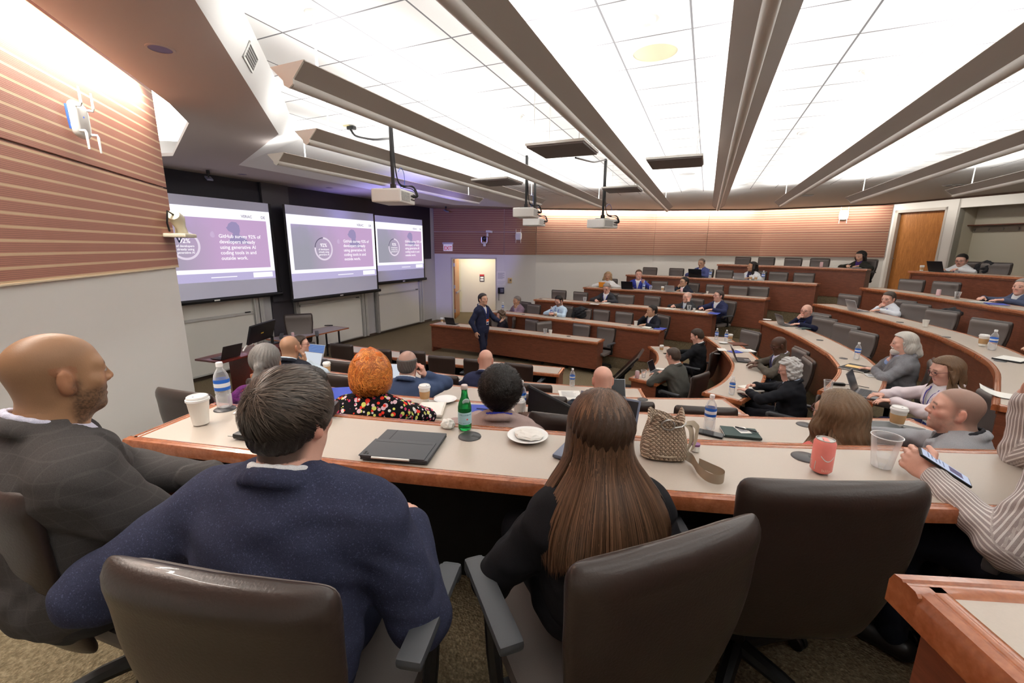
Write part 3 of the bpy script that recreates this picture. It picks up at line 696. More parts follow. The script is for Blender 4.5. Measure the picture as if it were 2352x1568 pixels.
def screen(y0, y1, z0, z1, X, label, img):
    W = y1-y0; H = z1-z0
    t = thing('projection_screen', label, 'projection screen', (X, (y0+y1)/2, z0), 0, 'three projection screens showing the same slide')
    b = MB(); b.box((-.012, -W/2-.05, 0), (0, W/2+.07, H)); obj('black_border', b, SCRB, t)
    b = MB(); b.box((0, -W/2, .0), (.004, W/2, H)); obj('screen_cloth', b, SCRG, t)
    b = MB(); b.tube([(0, -W/2-.06, -.045), (0, W/2+.12, -.045)], .045, 12); obj('bottom_bar', b, SCRB, t, True)
    b = MB(); b.box((.04, -.05, -.062), (.05, .06, -.035)); obj('maker_tag', b, WHITE, t)
    ya, yb, za, zb = img; x = .006
    def q(name, y_0, y_1, z_0, z_1, m, xx, par=t):
        b = MB(); b.quad((xx, y_0, z_0), (xx, y_1, z_0), (xx, y_1, z_1), (xx, y_0, z_1)); return obj(name, b, m, par)
    ya, yb = -W/2+ya*W, -W/2+yb*W; za, zb = za*H, zb*H; w = yb-ya; h = zb-za
    page = q('slide_page', ya, yb, za, zb, BRIGHT, x)
    q('slide_footer', ya, yb, za, za+h*.115, LILAC, x+.001, page); q('footer_box', yb-w*.19, yb-w*.025, za+h*.025, za+h*.1, BRIGHT, x+.002, page)
    q('footer_line', ya+w*.49, ya+w*.68, za+h*.05, za+h*.062, BRIGHT, x+.002, page)
    iy0, iy1, iz0, iz1 = ya+w*.035, yb-w*.035, za+h*.17, za+h*.86
    o = q('slide_picture', 0, iy1-iy0, 0, iz1-iz0, SLIDE, 0, page); o.location = (x+.001, iy0, iz0); sc = h/1.55
    b = MB(); cy, cz = iy0+w*.66, iz0+h*.56; xx = x+.0015
    pts = [(-.16, -.3), (-.05, -.16), (-.02, -.1), (-.12, -.05), (-.16, .02), (-.13, .04), (-.1, .1), (-.02, .15), (.08, .14), (.14, .07), (.15, -.04), (.12, -.12), (.26, -.2), (.34, -.34)]
    b.add([(xx, cy+a*sc, cz+c*sc) for a, c in pts], [tuple(range(len(pts)))]); obj('dark_silhouette', b, SHADE, page)
    def ring(name, a0, a1, r0, r1, m, k):
        b = MB(); cy, cz = iy0+w*.315, iz0+h*.32; n = 48
        for i in range(n):
            A, B = a0+(a1-a0)*i/n, a0+(a1-a0)*(i+1)/n
            b.quad(*[(k, cy+r*math.sin(u)*sc, cz+r*math.cos(u)*sc) for u, r in ((A, r0), (B, r0), (B, r1), (A, r1))])
        obj(name, b, m, page)
    ring('ring', 0, 2*PI*.77, .245, .29, RINGW, x+.002); ring('ring_gap', -2*PI*.23, 0, .262, .285, RINGD, x+.002)
    Mf = lambda y, z: Matrix(((0, 0, 1, x+.003), (1, 0, 0, y), (0, 1, 0, z), (0, 0, 0, 1)))
    cy, cz = iy0+w*.315, iz0+h*.32
    tl = [('92%', .125, cy, cz+.05*sc, 'CENTER')]+[(l, .062, cy, cz-.03*sc-i*.066*sc, 'CENTER') for i, l in enumerate(('of developers', 'already using', 'generative AI'))]
    tl += [(l, .108, iy0+w*.545, iz0+h*.43-i*.118*sc, 'LEFT') for i, l in enumerate(('GitHub survey 92% of', 'developers already', 'using generative AI', 'coding tools in and', 'outside work.'))]
    for l, sz, y_, z_, al in tl: b = MB(); b.text(l, sz*sc, Mf(y_, z_), 0, al); obj('slide_text', b, TXT, page)
    b = MB(); b.text('VERAC', .085*sc, Mf(yb-w*.235, za+h*.892), 0); b.text('DE', .085*sc, Mf(yb-w*.075, za+h*.892), 0); obj('logo_text', b, LOGO, page)
    return t
def scr(px0, px1, X):               # screen from top edge and bottom edge pixels
    a = [onplane(p, (X, 0, 0), (1, 0, 0)) for p in (px0, px1)]; return a
X1 = XF+.25; pl = lambda p, X: onplane(p, (X, 0, 0), (1, 0, 0))
a = pl((611, 467), X1); b_ = pl((640, 670), X1); c = pl((415, 691), X1)
screen(4.2, (a[1]+b_[1])/2, (b_[2]+c[2])/2, a[2], X1, 'projection screen partly hidden by the slatted wall, nearest us', (.0, 1., .165, .905))
X2 = XF+.42; a = pl((654, 469), X2); b_ = pl((868, 664), X2); c = pl((674, 685), X2); a2 = pl((855, 491), X2)
screen((a[1]+c[1])/2, (a2[1]+b_[1])/2, (b_[2]+c[2])/2, (a[2]+a2[2])/2, X2, 'middle projection screen hanging lowest of the three', (.0, 1., .19, .905))
a = pl((859, 493), X1); b_ = pl((974, 637), X1); a2 = pl((969, 505), X1)
screen((a2[1]+b_[1])/2-(a2[1]-a[1]), (a2[1]+b_[1])/2, b_[2], a2[2], X1, 'projection screen farthest along the front wall, next to the exit', (-.0, 1., .165, .905))
# ---------------------------------------------------------------- white boards under the screens
BOARD = smat('whiteboard', 222, 220, 212, .3); GRP = smat('board_post', 150, 148, 144, .45, metal=.2)
def whiteboard(y0, y1, label, zt=1.72):
    X = XF+.06
    t = thing('whiteboard', label, 'whiteboard', (X, (y0+y1)/2, .1), 0, 'sliding whiteboards below the screens'); W = y1-y0
    b = MB(); b.box((-.02, -W/2, 0), (0, W/2, zt-.1)); obj('upper_board', b, BOARD, t)
    b = MB(); b.box((.01, -W/2+.02, .03), (.035, W/2-.04, 1.15)); lo = obj('lower_board', b, BOARD, t)
    b = MB(); b.box((.01, -W/2+.02, 1.15), (.06, W/2-.04, 1.2)); obj('board_rail', b, ALU, lo); b = MB(); b.box((.01, -W/2+.02, 0), (.05, W/2-.04, .03)); obj('board_rail', b, ALU, lo)
    b = MB(); b.box((.05, W/2-.06-.18, 1.19), (.075, W/2-.24+.12, 1.215)); obj('magnet_strip', b, BLACK, lo)
    for y in (-W/2-.11, W/2, W/2+.13):
        b = MB(); b.box((-.03, y, -.02), (.06, y+.1, zt+.3), .006); b.box((.06, y+.035, -.02), (.068, y+.065, zt+.3)); obj('side_post', b, GRP if y < 0 else ALU, t)
whiteboard(3.9, 6.55, 'whiteboard under the screen that the slatted wall cuts off'); whiteboard(7.75, 9.95, 'whiteboard behind the lectern table under the middle screen'); whiteboard(10.7, 12.85, 'whiteboard farthest along the front wall, near the exit door')
# ---------------------------------------------------------------- figures: smooth distance-field bodies turned into one continuous mesh each
import openvdb
V3 = lambda *a: np.array(a, float)
def nrm(v): v = np.array(v, float); return v/(np.linalg.norm(v)+1e-12)
class Sdf:
    def __init__(s): s.p = []; s.post = []
    def cap(s, a, b, ra, rb=None, k=.02, sub=False):
        a = V3(*a); b = V3(*b); rb = ra if rb is None else rb; r = max(ra, rb)
        s.p.append(('c', (a, b, ra, rb), k, sub, np.minimum(a, b)-r, np.maximum(a, b)+r)); return s
    def ell(s, c, r, R=None, k=.02, sub=False):
        c = V3(*c); r = V3(*r); R = np.eye(3) if R is None else R
        e = np.sqrt(((R*r[None, :])**2).sum(1)); s.p.append(('e', (c, r, R), k, sub, c-e, c+e)); return s
    def chain(s, pts, rs, k=.02):
        for i in range(len(pts)-1): s.cap(pts[i], pts[i+1], rs[i], rs[i+1], k)
        return s
    def cut(s, fn): s.post.append(fn); return s
    @staticmethod
    def dist(pr, P):
        if pr[0] == 'c':
            a, b, ra, rb = pr[1]; ab = b-a; L = ab@ab+1e-12
            h = np.clip(((P-a)@ab)/L, 0, 1); q = P-a-h[..., None]*ab
            return np.sqrt((q*q).sum(-1))-(ra+(rb-ra)*h)
        c, r, R = pr[1]; q = (P-c)@R; k0 = np.sqrt(((q/r)**2).sum(-1)); k1 = np.sqrt(((q/(r*r))**2).sum(-1))+1e-9
        return np.where(k0 < .05, -r.min(), k0*(k0-1)/k1)
    @staticmethod
    def comb(D, d, k, sub):
        if sub: d = -d; h = np.maximum(k-np.abs(D-d), 0)/k; return np.maximum(D, d)+h*h*k*.25
        h = np.maximum(k-np.abs(D-d), 0)/k; return np.minimum(D, d)-h*h*k*.25
    def eval(s, P):
        D = np.full(P.shape[:-1], .12)
        for pr in s.p: D = s.comb(D, s.dist(pr, P), pr[2], pr[3])
        for f in s.post: D = f(D, P)
        return D
    def mesh(s, name, h, mats, pad=.03):
        U = [p for p in s.p if not p[3]]
        lo = np.min([p[4] for p in U], 0)-pad; hi = np.max([p[5] for p in U], 0)+pad
        n = np.ceil((hi-lo)/h).astype(int)+1
        D = np.full(n, .12, np.float32); ax = [lo[i]+h*np.arange(n[i]) for i in range(3)]
        for pr in s.p:
            m = pr[2]+4*h
            a = np.clip(((pr[4]-m-lo)/h).astype(int), 0, n); b = np.clip(np.ceil((pr[5]+m-lo)/h).astype(int)+1, 0, n)
            if np.any(b <= a): continue
            sl = tuple(slice(a[i], b[i]) for i in range(3))
            P = np.stack(np.meshgrid(*[ax[i][sl[i]] for i in range(3)], indexing='ij'), -1)
            D[sl] = s.comb(D[sl], s.dist(pr, P), pr[2], pr[3])
        if s.post:
            P = np.stack(np.meshgrid(*ax, indexing='ij'), -1)
            for f in s.post: D = f(D, P)
        g = openvdb.FloatGrid(.12); g.copyFromArray(np.ascontiguousarray(D, np.float32))
        V, Tr, Q = g.convertToPolygons(0., 0.) if False else (*[x for x in (lambda r: (r[0], np.zeros((0, 3), int), r[1]))(g.convertToQuads(0.))],)
        V = V*h+lo; me = raw_mesh(name, V, Q[:, ::-1], mats); return me, V
def raw_mesh(name, V, Q, mats):
    me = bpy.data.meshes.new(name); k = Q.shape[1]; n = len(Q)
    me.vertices.add(len(V)); me.vertices.foreach_set('co', np.asarray(V, np.float32).ravel())
    me.loops.add(n*k); me.loops.foreach_set('vertex_index', np.asarray(Q, np.int32).ravel())
    me.polygons.add(n); me.polygons.foreach_set('loop_start', np.arange(0, n*k, k, dtype=np.int32))
    me.polygons.foreach_set('use_smooth', np.ones(n, bool)); me.update(calc_edges=True)
    for m in (mats if isinstance(mats, (list, tuple)) else [mats]): me.materials.append(m)
    return me
def paint(me, col):
    a = me.color_attributes.new('Col', 'FLOAT_COLOR', 'POINT')
    c = np.ones((len(me.vertices), 4), np.float32); c[:, :3] = col; a.data.foreach_set('color', c.ravel())
def rotm(yaw, pitch, roll=0.):
    y, p, r = (math.radians(v) for v in (yaw, pitch, roll))
    Z = np.array([[math.cos(y), -math.sin(y), 0], [math.sin(y), math.cos(y), 0], [0, 0, 1]])
    X = np.array([[1, 0, 0], [0, math.cos(p), -math.sin(p)], [0, math.sin(p), math.cos(p)]])
    Y = np.array([[math.cos(r), 0, math.sin(r)], [0, 1, 0], [-math.sin(r), 0, math.cos(r)]])
    return Z@X@Y
def m_attr(name, rough, bump=0., bs=300., spec=.4, streak=None, sss=0.):
    m = mat(name, (.5, .5, .5, 1), rough, spec=spec); t = NT(m); a = t.N.new('ShaderNodeVertexColor'); a.layer_name = 'Col'
    co = t.coord()
    if streak: co = t.mapping(co, streak)
    n = t.noise(co, bs, 3, .6); f = t.math('ADD', t.math('MULTIPLY', n, .5 if streak else .16), .75 if streak else .92)
    x = t.N.new('ShaderNodeMix'); x.data_type = 'RGBA'; x.blend_type = 'MULTIPLY'; x.inputs[0].default_value = 1
    cc = t.N.new('ShaderNodeCombineColor')
    for i in range(3): t.l(f, cc.inputs[i])
    t.l(a.outputs[0], x.inputs[6]); t.l(cc.outputs[0], x.inputs[7]); t.base(x.outputs[2])
    if bump: t.bump(n, bump, .003)
    if sss: t.b.inputs['Subsurface Weight'].default_value = sss; t.b.inputs['Subsurface Radius'].default_value = (.012, .005, .003)
    return m
SKINM = m_attr('skin', .46, .12, 420., .35)
HAIRM = m_attr('hair', .42, .9, 26., .35, (9, 9, 1.3)); STRANDM = m_attr('hair_strand', .36, 0, 60., .45)
CURLM = m_attr('curly_hair', .6, .9, 90., .3)
def fabric(r, g, b, kind='plain', rough=.85, alt=None):
    nm = 'cloth_%s_%d_%d_%d' % (kind, r, g, b)
    if nm in MATS: return MATS[nm]
    m = mat(nm, srgb(r, g, b), rough, spec=.15); t = NT(m); co = t.coord()
    n = t.noise(co, 520., 2, .6); lo = srgb(r*.75, g*.75, b*.75); hi = srgb(min(255, r*1.2+6), min(255, g*1.2+6), min(255, b*1.2+6))
    c = t.mix(n, lo, hi)
    if kind == 'tweed':
        n2 = t.noise(co, 240., 4, .8); c = t.mix(t.math('MULTIPLY', t.math('GREATER_THAN', n2, .6), .6), c, srgb(r*1.5+28, g*1.5+28, b*1.5+28))
        c = t.mix(t.math('MULTIPLY', t.noise(co, 60., 3), .35), c, lo)
    if kind in ('plaid', 'check'):
        s = t.N.new('ShaderNodeSeparateXYZ'); t.l(co, s.inputs[0]); sc = 26. if kind == 'plaid' else 34.
        w = .09 if kind == 'plaid' else .13
        l = t.math('MAXIMUM', *[t.math('LESS_THAN', t.math('FRACT', t.math('MULTIPLY', s.outputs[i], sc)), w) for i in (0, 2)])
        c = t.mix(t.math('MULTIPLY', l, .07 if kind == 'plaid' else .95), c, srgb(*(alt or (min(255, r*1.6+20), min(255, g*1.6+20), min(255, b*1.6+20)))))
    if kind == 'floral':
        c = (.006, .006, .008, 1)
        for i, (sc, th) in enumerate(((25., .36), (36., .33))):
            v = t.n('ShaderNodeTexVoronoi', Scale=sc, Randomness=.9); mp = t.mapping(co, (1, 1, 1)); mp.node.inputs['Location'].default_value = (i*3.7, i, 0); t.l(mp, v.inputs['Vector'])
            pal = t.ramp(t.math('FRACT', t.math('MULTIPLY', v.outputs['Color'], 7.3)) if False else v.outputs['Color'], [(0, srgb(226, 60, 44)), (.32, srgb(232, 196, 206)), (.48, srgb(196, 66, 106)), (.6, srgb(222, 224, 120)), (.75, srgb(244, 236, 232)), (1, srgb(236, 84, 60))])
            pal.node.color_ramp.interpolation = 'CONSTANT'
            c = t.mix(t.math('LESS_THAN', v.outputs['Distance'], th), c, pal)
    if kind == 'stripe':
        a = t.N.new('ShaderNodeAttribute'); a.attribute_name = 'Stripe'
        u = t.math('FRACT', t.math('MULTIPLY', a.outputs['Fac'], 1.)); l = t.math('LESS_THAN', u, .36)
        c = t.mix(l, c, srgb(*(alt or (226, 220, 216))))
    if kind == 'swirl':
        n3 = t.noise(co, 9., 4, .6); c = t.ramp(n3, [(.38, srgb(30, 14, 34)), (.5, srgb(92, 36, 96)), (.6, srgb(48, 20, 54)), (.68, srgb(220, 96, 40)), (.76, srgb(60, 24, 66))])
    t.base(c); t.bump(n, .35, .002); return m
SKINS = {'light': (.56, .33, .235), 'pink': (.62, .35, .27), 'tan': (.40, .215, .13), 'olive': (.46, .27, .175), 'brown': (.34, .185, .10), 'dark': (.085, .04, .024)}
def ik(S, W, l1, l2, pole):
    S = V3(*S); W = V3(*W); d = W-S; L = np.linalg.norm(d)
    if L > (l1+l2)*.985: W = S+d/L*(l1+l2)*.985; d = W-S; L = np.linalg.norm(d)
    a = (l1*l1-l2*l2+L*L)/(2*L); h = math.sqrt(max(1e-6, l1*l1-a*a)); u = d/L; p = V3(*pole); p = p-u*(p@u); return S+u*a+nrm(p)*h, W
YLZ = ([-.12, -.085, -.06, -.035, -.03, 0, .03, .05, .064, .078, .088, .12], [-.2, -.05, -.035, -.02, .010, .016, .024, .03, .042, .062, .12, .2])
def folds(amp, sc=1., seed=0.):
    def f(D, P):
        x, y, z = P[..., 0]*sc+seed, P[..., 1]*sc+seed*.7, P[..., 2]*sc
        w = np.sin(31*z+9*x+4*np.sin(17*y+5*x))*np.sin(19*x+13*y+3*np.sin(23*z))+.6*np.sin(47*(z+.6*x)+6*np.sin(11*y))
        return D+amp*w
    return f
def hand(S, W, d, n, side, curl=.4, sc=1., fr=.0085, k=.008, thumb=.35, spread=.0):
    d = nrm(d); n = nrm(n-d*(np.dot(n, d))); a = np.cross(d, n)*side
    R = np.stack([a, d, n], 1)
    S.ell(W+d*.046*sc, V3(.040, .052, .0155)*sc, R, k=.016); S.ell(W+d*.04*sc+a*.02*sc+n*.006*sc, V3(.02, .034, .018)*sc, R, k=.015)
    for i, (off, L) in enumerate(((.031, .071), (.0105, .079), (-.0105, .073), (-.030, .057))):
        b = W+d*(.09-.004*abs(i-1))*sc+a*off*sc; cu = curl*(.85+.12*i); ang = 0; p = b-d*.012
        dd0 = nrm(d+a*off*spread*12)
        S.ell(b-d*.004-n*.004, V3(.0095, .011, .0095)*sc, R, k=.006)
        for j, (f, r) in enumerate(((.46, 1.), (.31, .92), (.23, .82))):
            ang += cu*(.75, 1.1, .7)[j]; dd = dd0*math.cos(ang)+n*math.sin(ang); q = p+dd*L*f*sc+(dd*.012 if j == 0 else 0)
            S.cap(p, q, fr*r*1.02*sc, fr*r*.93*sc, k=.006 if j else k); p = q
    b = W+d*.022*sc+a*.026*sc+n*.006; p = b+nrm(d*.72+a*.75+n*thumb)*.046*sc; q = p+nrm(d*.95+a*.2+n*thumb)*.031*sc
    S.cap(b, p, .0125*sc, .0105*sc, k=.012); S.cap(p, q, .0105*sc, .0085*sc, k=.006)
def head(S, Hc, R, sc=1., fem=False, fat=1., ears=True):
    H = lambda x, y, z: Hc+R@(V3(x, y, z)*sc)
    s = lambda *r: V3(*r)*sc
    S.ell(H(0, -.014, .028), s(.077, .098, .085), R, k=.03); S.ell(H(0, .024, -.038), s(.062*fat, .066, .08), R, k=.03)
    S.ell(H(0, .012, -.075), s(.054*fat, .06, .042), R, k=.03); S.ell(H(0, .066, -.101), s(.024, .02, .018), R, k=.025)
    S.cap(H(-.04, .066, .02), H(.04, .066, .02), .016*sc, k=.02)
    for x in (-1, 1):
        S.ell(H(x*.046, .052, -.022), s(.022, .022, .02), R, k=.02); S.ell(H(x*.032, .099, .002), s(.017, .013, .011), R, k=.012, sub=True)
        S.ell(H(x*.031, .077, .002), s(.0125, .0125, .0115), R, k=.003)
        S.cap(H(x*.02, .0865, .0085), H(x*.043, .078, .0075), .0035*sc, k=.004)
        if ears:
            Re = R@rotm(x*18, 8); S.ell(H(x*.081, -.012, -.008), s(.0085, .019, .032), Re, k=.006); S.ell(H(x*.0905, -.007, -.004), s(.005, .010, .018), Re, k=.004, sub=True)
            S.ell(H(x*.08, -.004, -.032), s(.007, .01, .011), R, k=.006)
    S.cap(H(0, .083, .012), H(0, .1005, -.025), .007*sc, .011*sc, k=.014)
    for x in (-1, 1): S.ell(H(x*.012, .0915, -.030), s(.008, .0105, .008), R, k=.006)
    S.cap(H(-.019, .079, -.0575), H(.019, .079, -.0575), .0075*sc, k=.008); S.cap(H(-.016, .079, -.0685), H(.016, .079, -.0685), .008*sc, k=.008)
    S.cap(H(-.026, .086, -.063), H(.026, .086, -.063), .0035*sc, k=.004, sub=True)
def sstep(a, b, x): t = np.clip((x-a)/(b-a), 0, 1); return t*t*(3-2*t)
def skin_paint(V, Hc, R, sc, skin, brow=(.03, .02, .015), beard=None, buzz=None, lips=None, tint=None):
    q = ((V-Hc)@R)/sc; x, y, z = q[:, 0], q[:, 1], q[:, 2]; ax = np.abs(x)
    c = np.tile(np.array(skin), (len(V), 1)); rr = np.sqrt((x*x+y*y+z*z)); inh = rr < .17
    def put(mask, col):
        m = np.clip(mask*inh, 0, 1)[:, None]; c[:] = c*(1-m)+np.array(col)*m
    red = np.array(skin)*np.array([1.12, .78, .74])
    put(.5*np.exp(-((ax-.042)/.02)**2-((z+.025)/.02)**2)*(y > .03), red); put(.5*np.exp(-(x/.014)**2-((z+.028)/.012)**2)*(y > .08), red); put(.5*(ax > .074)*(z < .03)*(z > -.05)*(y > -.04), red)
    if buzz is not None:
        yl = np.interp(z, *YLZ); put(buzz[3]*sstep(.02, -.02, y-yl)*(z > -.085)*(1-(ax > .082)), buzz[:3])
    if beard is not None:
        m = sstep(-.03, -.052, z+np.clip(.04-y, 0, .1)*.0)*sstep(-.005, .012, y)*(z > -.135)
        m *= 1-np.exp(-(x/.03)**2-((z+.045)/.006)**2)*.3
        m = np.maximum(m, sstep(.0, -.02, z)*np.exp(-((y-.008)/.014)**2)*(ax > .05)); m = np.maximum(m, np.exp(-((z+.046)/.007)**2)*(ax < .034)*(y > .07)); put(beard[3]*m*np.random.RandomState(3).uniform(.55, 1.1, len(V)), beard[:3])
    lp = np.array(skin)*np.array([1., .6, .6]) if lips is None else np.array(lips)
    put(.9*np.exp(-((np.maximum(ax-.017, 0))/.006)**2-((z+.063)/.0095)**4)*(y > .07), lp)
    put(.85*np.exp(-((z-.0255+.1*np.maximum(ax-.035, 0))/.0042)**2)*(ax > .013)*(ax < .05)*(y > .045), brow)
    for sx in (-1, 1):
        d2 = ((x-sx*.031)/.0135)**2+((z-.0015)/.0055)**2
        put(sstep(1.25, .8, d2)*(y > .06), (.5, .46, .43)); put(sstep(1.4, .6, ((x-sx*.031)/.0082)**2+((z-.002)/.0075)**2)*(d2 < 1.1)*(y > .06), (.02, .014, .01))
        put(.55*np.exp(-((z-.0085)/.002)**2)*(d2 < 1.7)*(y > .06), (.03, .02, .018))
    if tint is not None: c *= np.array(tint)
    return np.clip(c, 0, 1)
def hair_mesh(Hc, R, sc, style, h, col, seed=0):
    S = Sdf(); H = lambda x, y, z: Hc+R@(V3(x, y, z)*sc); s = lambda *r: V3(*r)*sc; rng = np.random.RandomState(seed+5)
    loc = lambda P: ((P-Hc)@R)/sc
    RU = rotm(0, 0); down = lambda x, y, z: Hc+rotm(math.degrees(math.atan2(-R[0, 1], R[1, 1])), 0)@(V3(x, y, z)*sc)
    th = {'short': .011, 'thick': .010, 'fringe': .009, 'slick': .009, 'long': .011, 'straight': .012, 'bob': .022, 'curly': .022, 'afro': .03, 'pony': .012, 'mane': .016, 'under': .008}[style]
    line = True
    if style in ('afro',):
        S.ell(H(0, -.016, .03), s(.088, .104, .1), R, k=.02); S.ell(H(0, -.045, -.05), s(.07, .06, .05), R, k=.04); line = False
    else:
        S.ell(H(0, -.016, .03), s(.077+th, .098+th, .086+th), R, k=.02)
        if style in ('short', 'thick', 'slick', 'fringe', 'mane'): S.ell(H(0, -.045, -.03), s(.066+th*.7, .066+th*.6, .06), R, k=.03)
        if style == 'thick': S.ell(H(.0, .045, .09), s(.06, .045, .035), R, k=.03)
    if style in ('long', 'straight'):
        for x in (-1, 1):
            S.chain([down(x*.06, -.02, .03), down(x*.088, .0, -.06), down(x*.085, .0, -.16), down(x*.075, .005, -.27 if style == 'long' else -.2)], [.05*sc, .034*sc, .03*sc, .022*sc], .04)
        S.chain([down(0, -.05, .02), down(0, -.085, -.08), down(0, -.1, -.2), down(0, -.1, -.32 if style == 'long' else -.24)], [.085*sc, .066*sc, .06*sc, .045*sc], .05)
    if style == 'under': S.chain([down(0, -.05, .02), down(0, -.07, -.08), down(0, -.085, -.16)], [.085*sc, .045*sc, .02*sc], .03)
    if style in ('bob', 'curly'):
        for x in (-1, 1): S.ell(down(x*.07, -.01, -.04), s(.042, .07, .07), None, k=.03)
        S.ell(down(0, -.07, -.04), s(.08, .055, .07), None, k=.03)
    if style == 'mane':
        for x in (-1, 1): S.ell(down(x*.07, -.05, -.05), s(.035, .05, .06), None, k=.03)
        S.chain([down(0, -.1, -.03), down(0, -.12, -.1), down(0, -.1, -.14)], [.055*sc, .05*sc, .03*sc], .03)
    if style == 'pony':
        S.chain([H(0, -.1, .02), H(0, -.135, -.0), H(0, -.145, -.08), H(0, -.13, -.19), H(0.02, -.12, -.27)], [.03*sc, .022*sc, .04*sc, .034*sc, .012*sc], .02)
    zb = {'short': -.088, 'thick': -.085, 'slick': -.09, 'fringe': -.085}.get(style, -9)
    def cutf(D, P):
        q = loc(P); x, y, z = q[..., 0], q[..., 1], q[..., 2]
        yl = np.interp(z, *YLZ)
        if style in ('long', 'straight', 'bob', 'curly', 'mane', 'pony', 'afro', 'under'):
            yl = np.where(z < .03, np.where(np.abs(x) > .058, np.maximum(yl, .024 if style in ('long', 'straight', 'under') else .045 if style not in ('pony', 'mane') else .012), -.03), yl)
        if line: D = np.maximum(D+(th+.004)*sc*(1-sstep(.0, .03, yl-y))*(np.abs(x) < .2)*(z > (-.2 if zb > -1 else .02)), (y-yl)*.75*sc)
        if zb > -1: D = D+(th+.004)*sc*(1-sstep(.0, .03, z-zb))
        else: D = np.maximum(D, np.where(z < .065, (y-.02)*.7, -1)*sc)
        if zb > -1: D = np.maximum(D, (zb-z)*sc)
        if style == 'fringe': D = np.maximum(D, np.minimum((z-.052)*.8, 1)*sc); D = np.maximum(D, (y-.03)*.8*sc)
        return D
    amp = {'curly': .009, 'afro': .007, 'bob': .007}.get(style, .0022)
    def lump(D, P):
        f = {'curly': 62, 'afro': 150, 'bob': 80}.get(style, 120); x, y, z = P[..., 0], P[..., 1], P[..., 2]
        if style in ('curly', 'afro', 'bob'): return D+amp*np.sin(f*x+3*np.sin(f*.7*z))*np.sin(f*y+2*np.sin(f*.6*x))+amp*.7*np.sin(f*1.1*z+2*np.sin(f*.5*y+1))
        a = np.arctan2(x-Hc[0], y-Hc[1]); return D+amp*np.sin(a*34+3*np.sin(z*40))
    S.cut(lump).cut(cutf); me, V = S.mesh('hair', h, CURLM if style in ('afro', 'curly', 'bob') else HAIRM)
    q = loc(V); cl = np.array(col)[None, :]*(1+.12*np.sin(q[:, 0:1]*60)*np.sin(q[:, 1:2]*50)); paint(me, np.clip(cl, 0, 1)); return me, S
def ribbons(name, paths, outs, width, cols, m=None, taper=True):
    """hair strands: thin strips along each path, lying flat against the head"""
    paths = np.array(paths); outs = np.array(outs); N, K, _ = paths.shape
    t = np.gradient(paths, axis=1); t /= np.linalg.norm(t, axis=2, keepdims=True)+1e-9
    sd = np.cross(t, outs); sd /= np.linalg.norm(sd, axis=2, keepdims=True)+1e-9
    w = np.ones(K); w[-1] = .25; w[0] = .7; w = (w if taper else np.ones(K))[None, :, None]*np.asarray(width).reshape(-1, 1, 1)*.5
    V = np.stack([paths-sd*w, paths+sd*w], 2).reshape(-1, 3)
    b = (np.arange(N)[:, None]*K+np.arange(K-1)[None, :]).ravel()*2
    Q = np.stack([b, b+1, b+3, b+2], 1); me = raw_mesh(name, V, Q, m or STRANDM)
    paint(me, np.repeat(np.asarray(cols), K*2, axis=0)); return me
def surf_y(S, x, z, y0=.6, y1=-.3):
    """front surface of a garment at local x, z"""
    ys = np.linspace(y0, y1, 181); P = np.stack([np.full(181, x), ys, np.full(181, z)], 1); D = S.eval(P); i = np.argmax(D < 0)
    return ys[i] if D[i] < 0 else None
CHAIRS_FOR = []
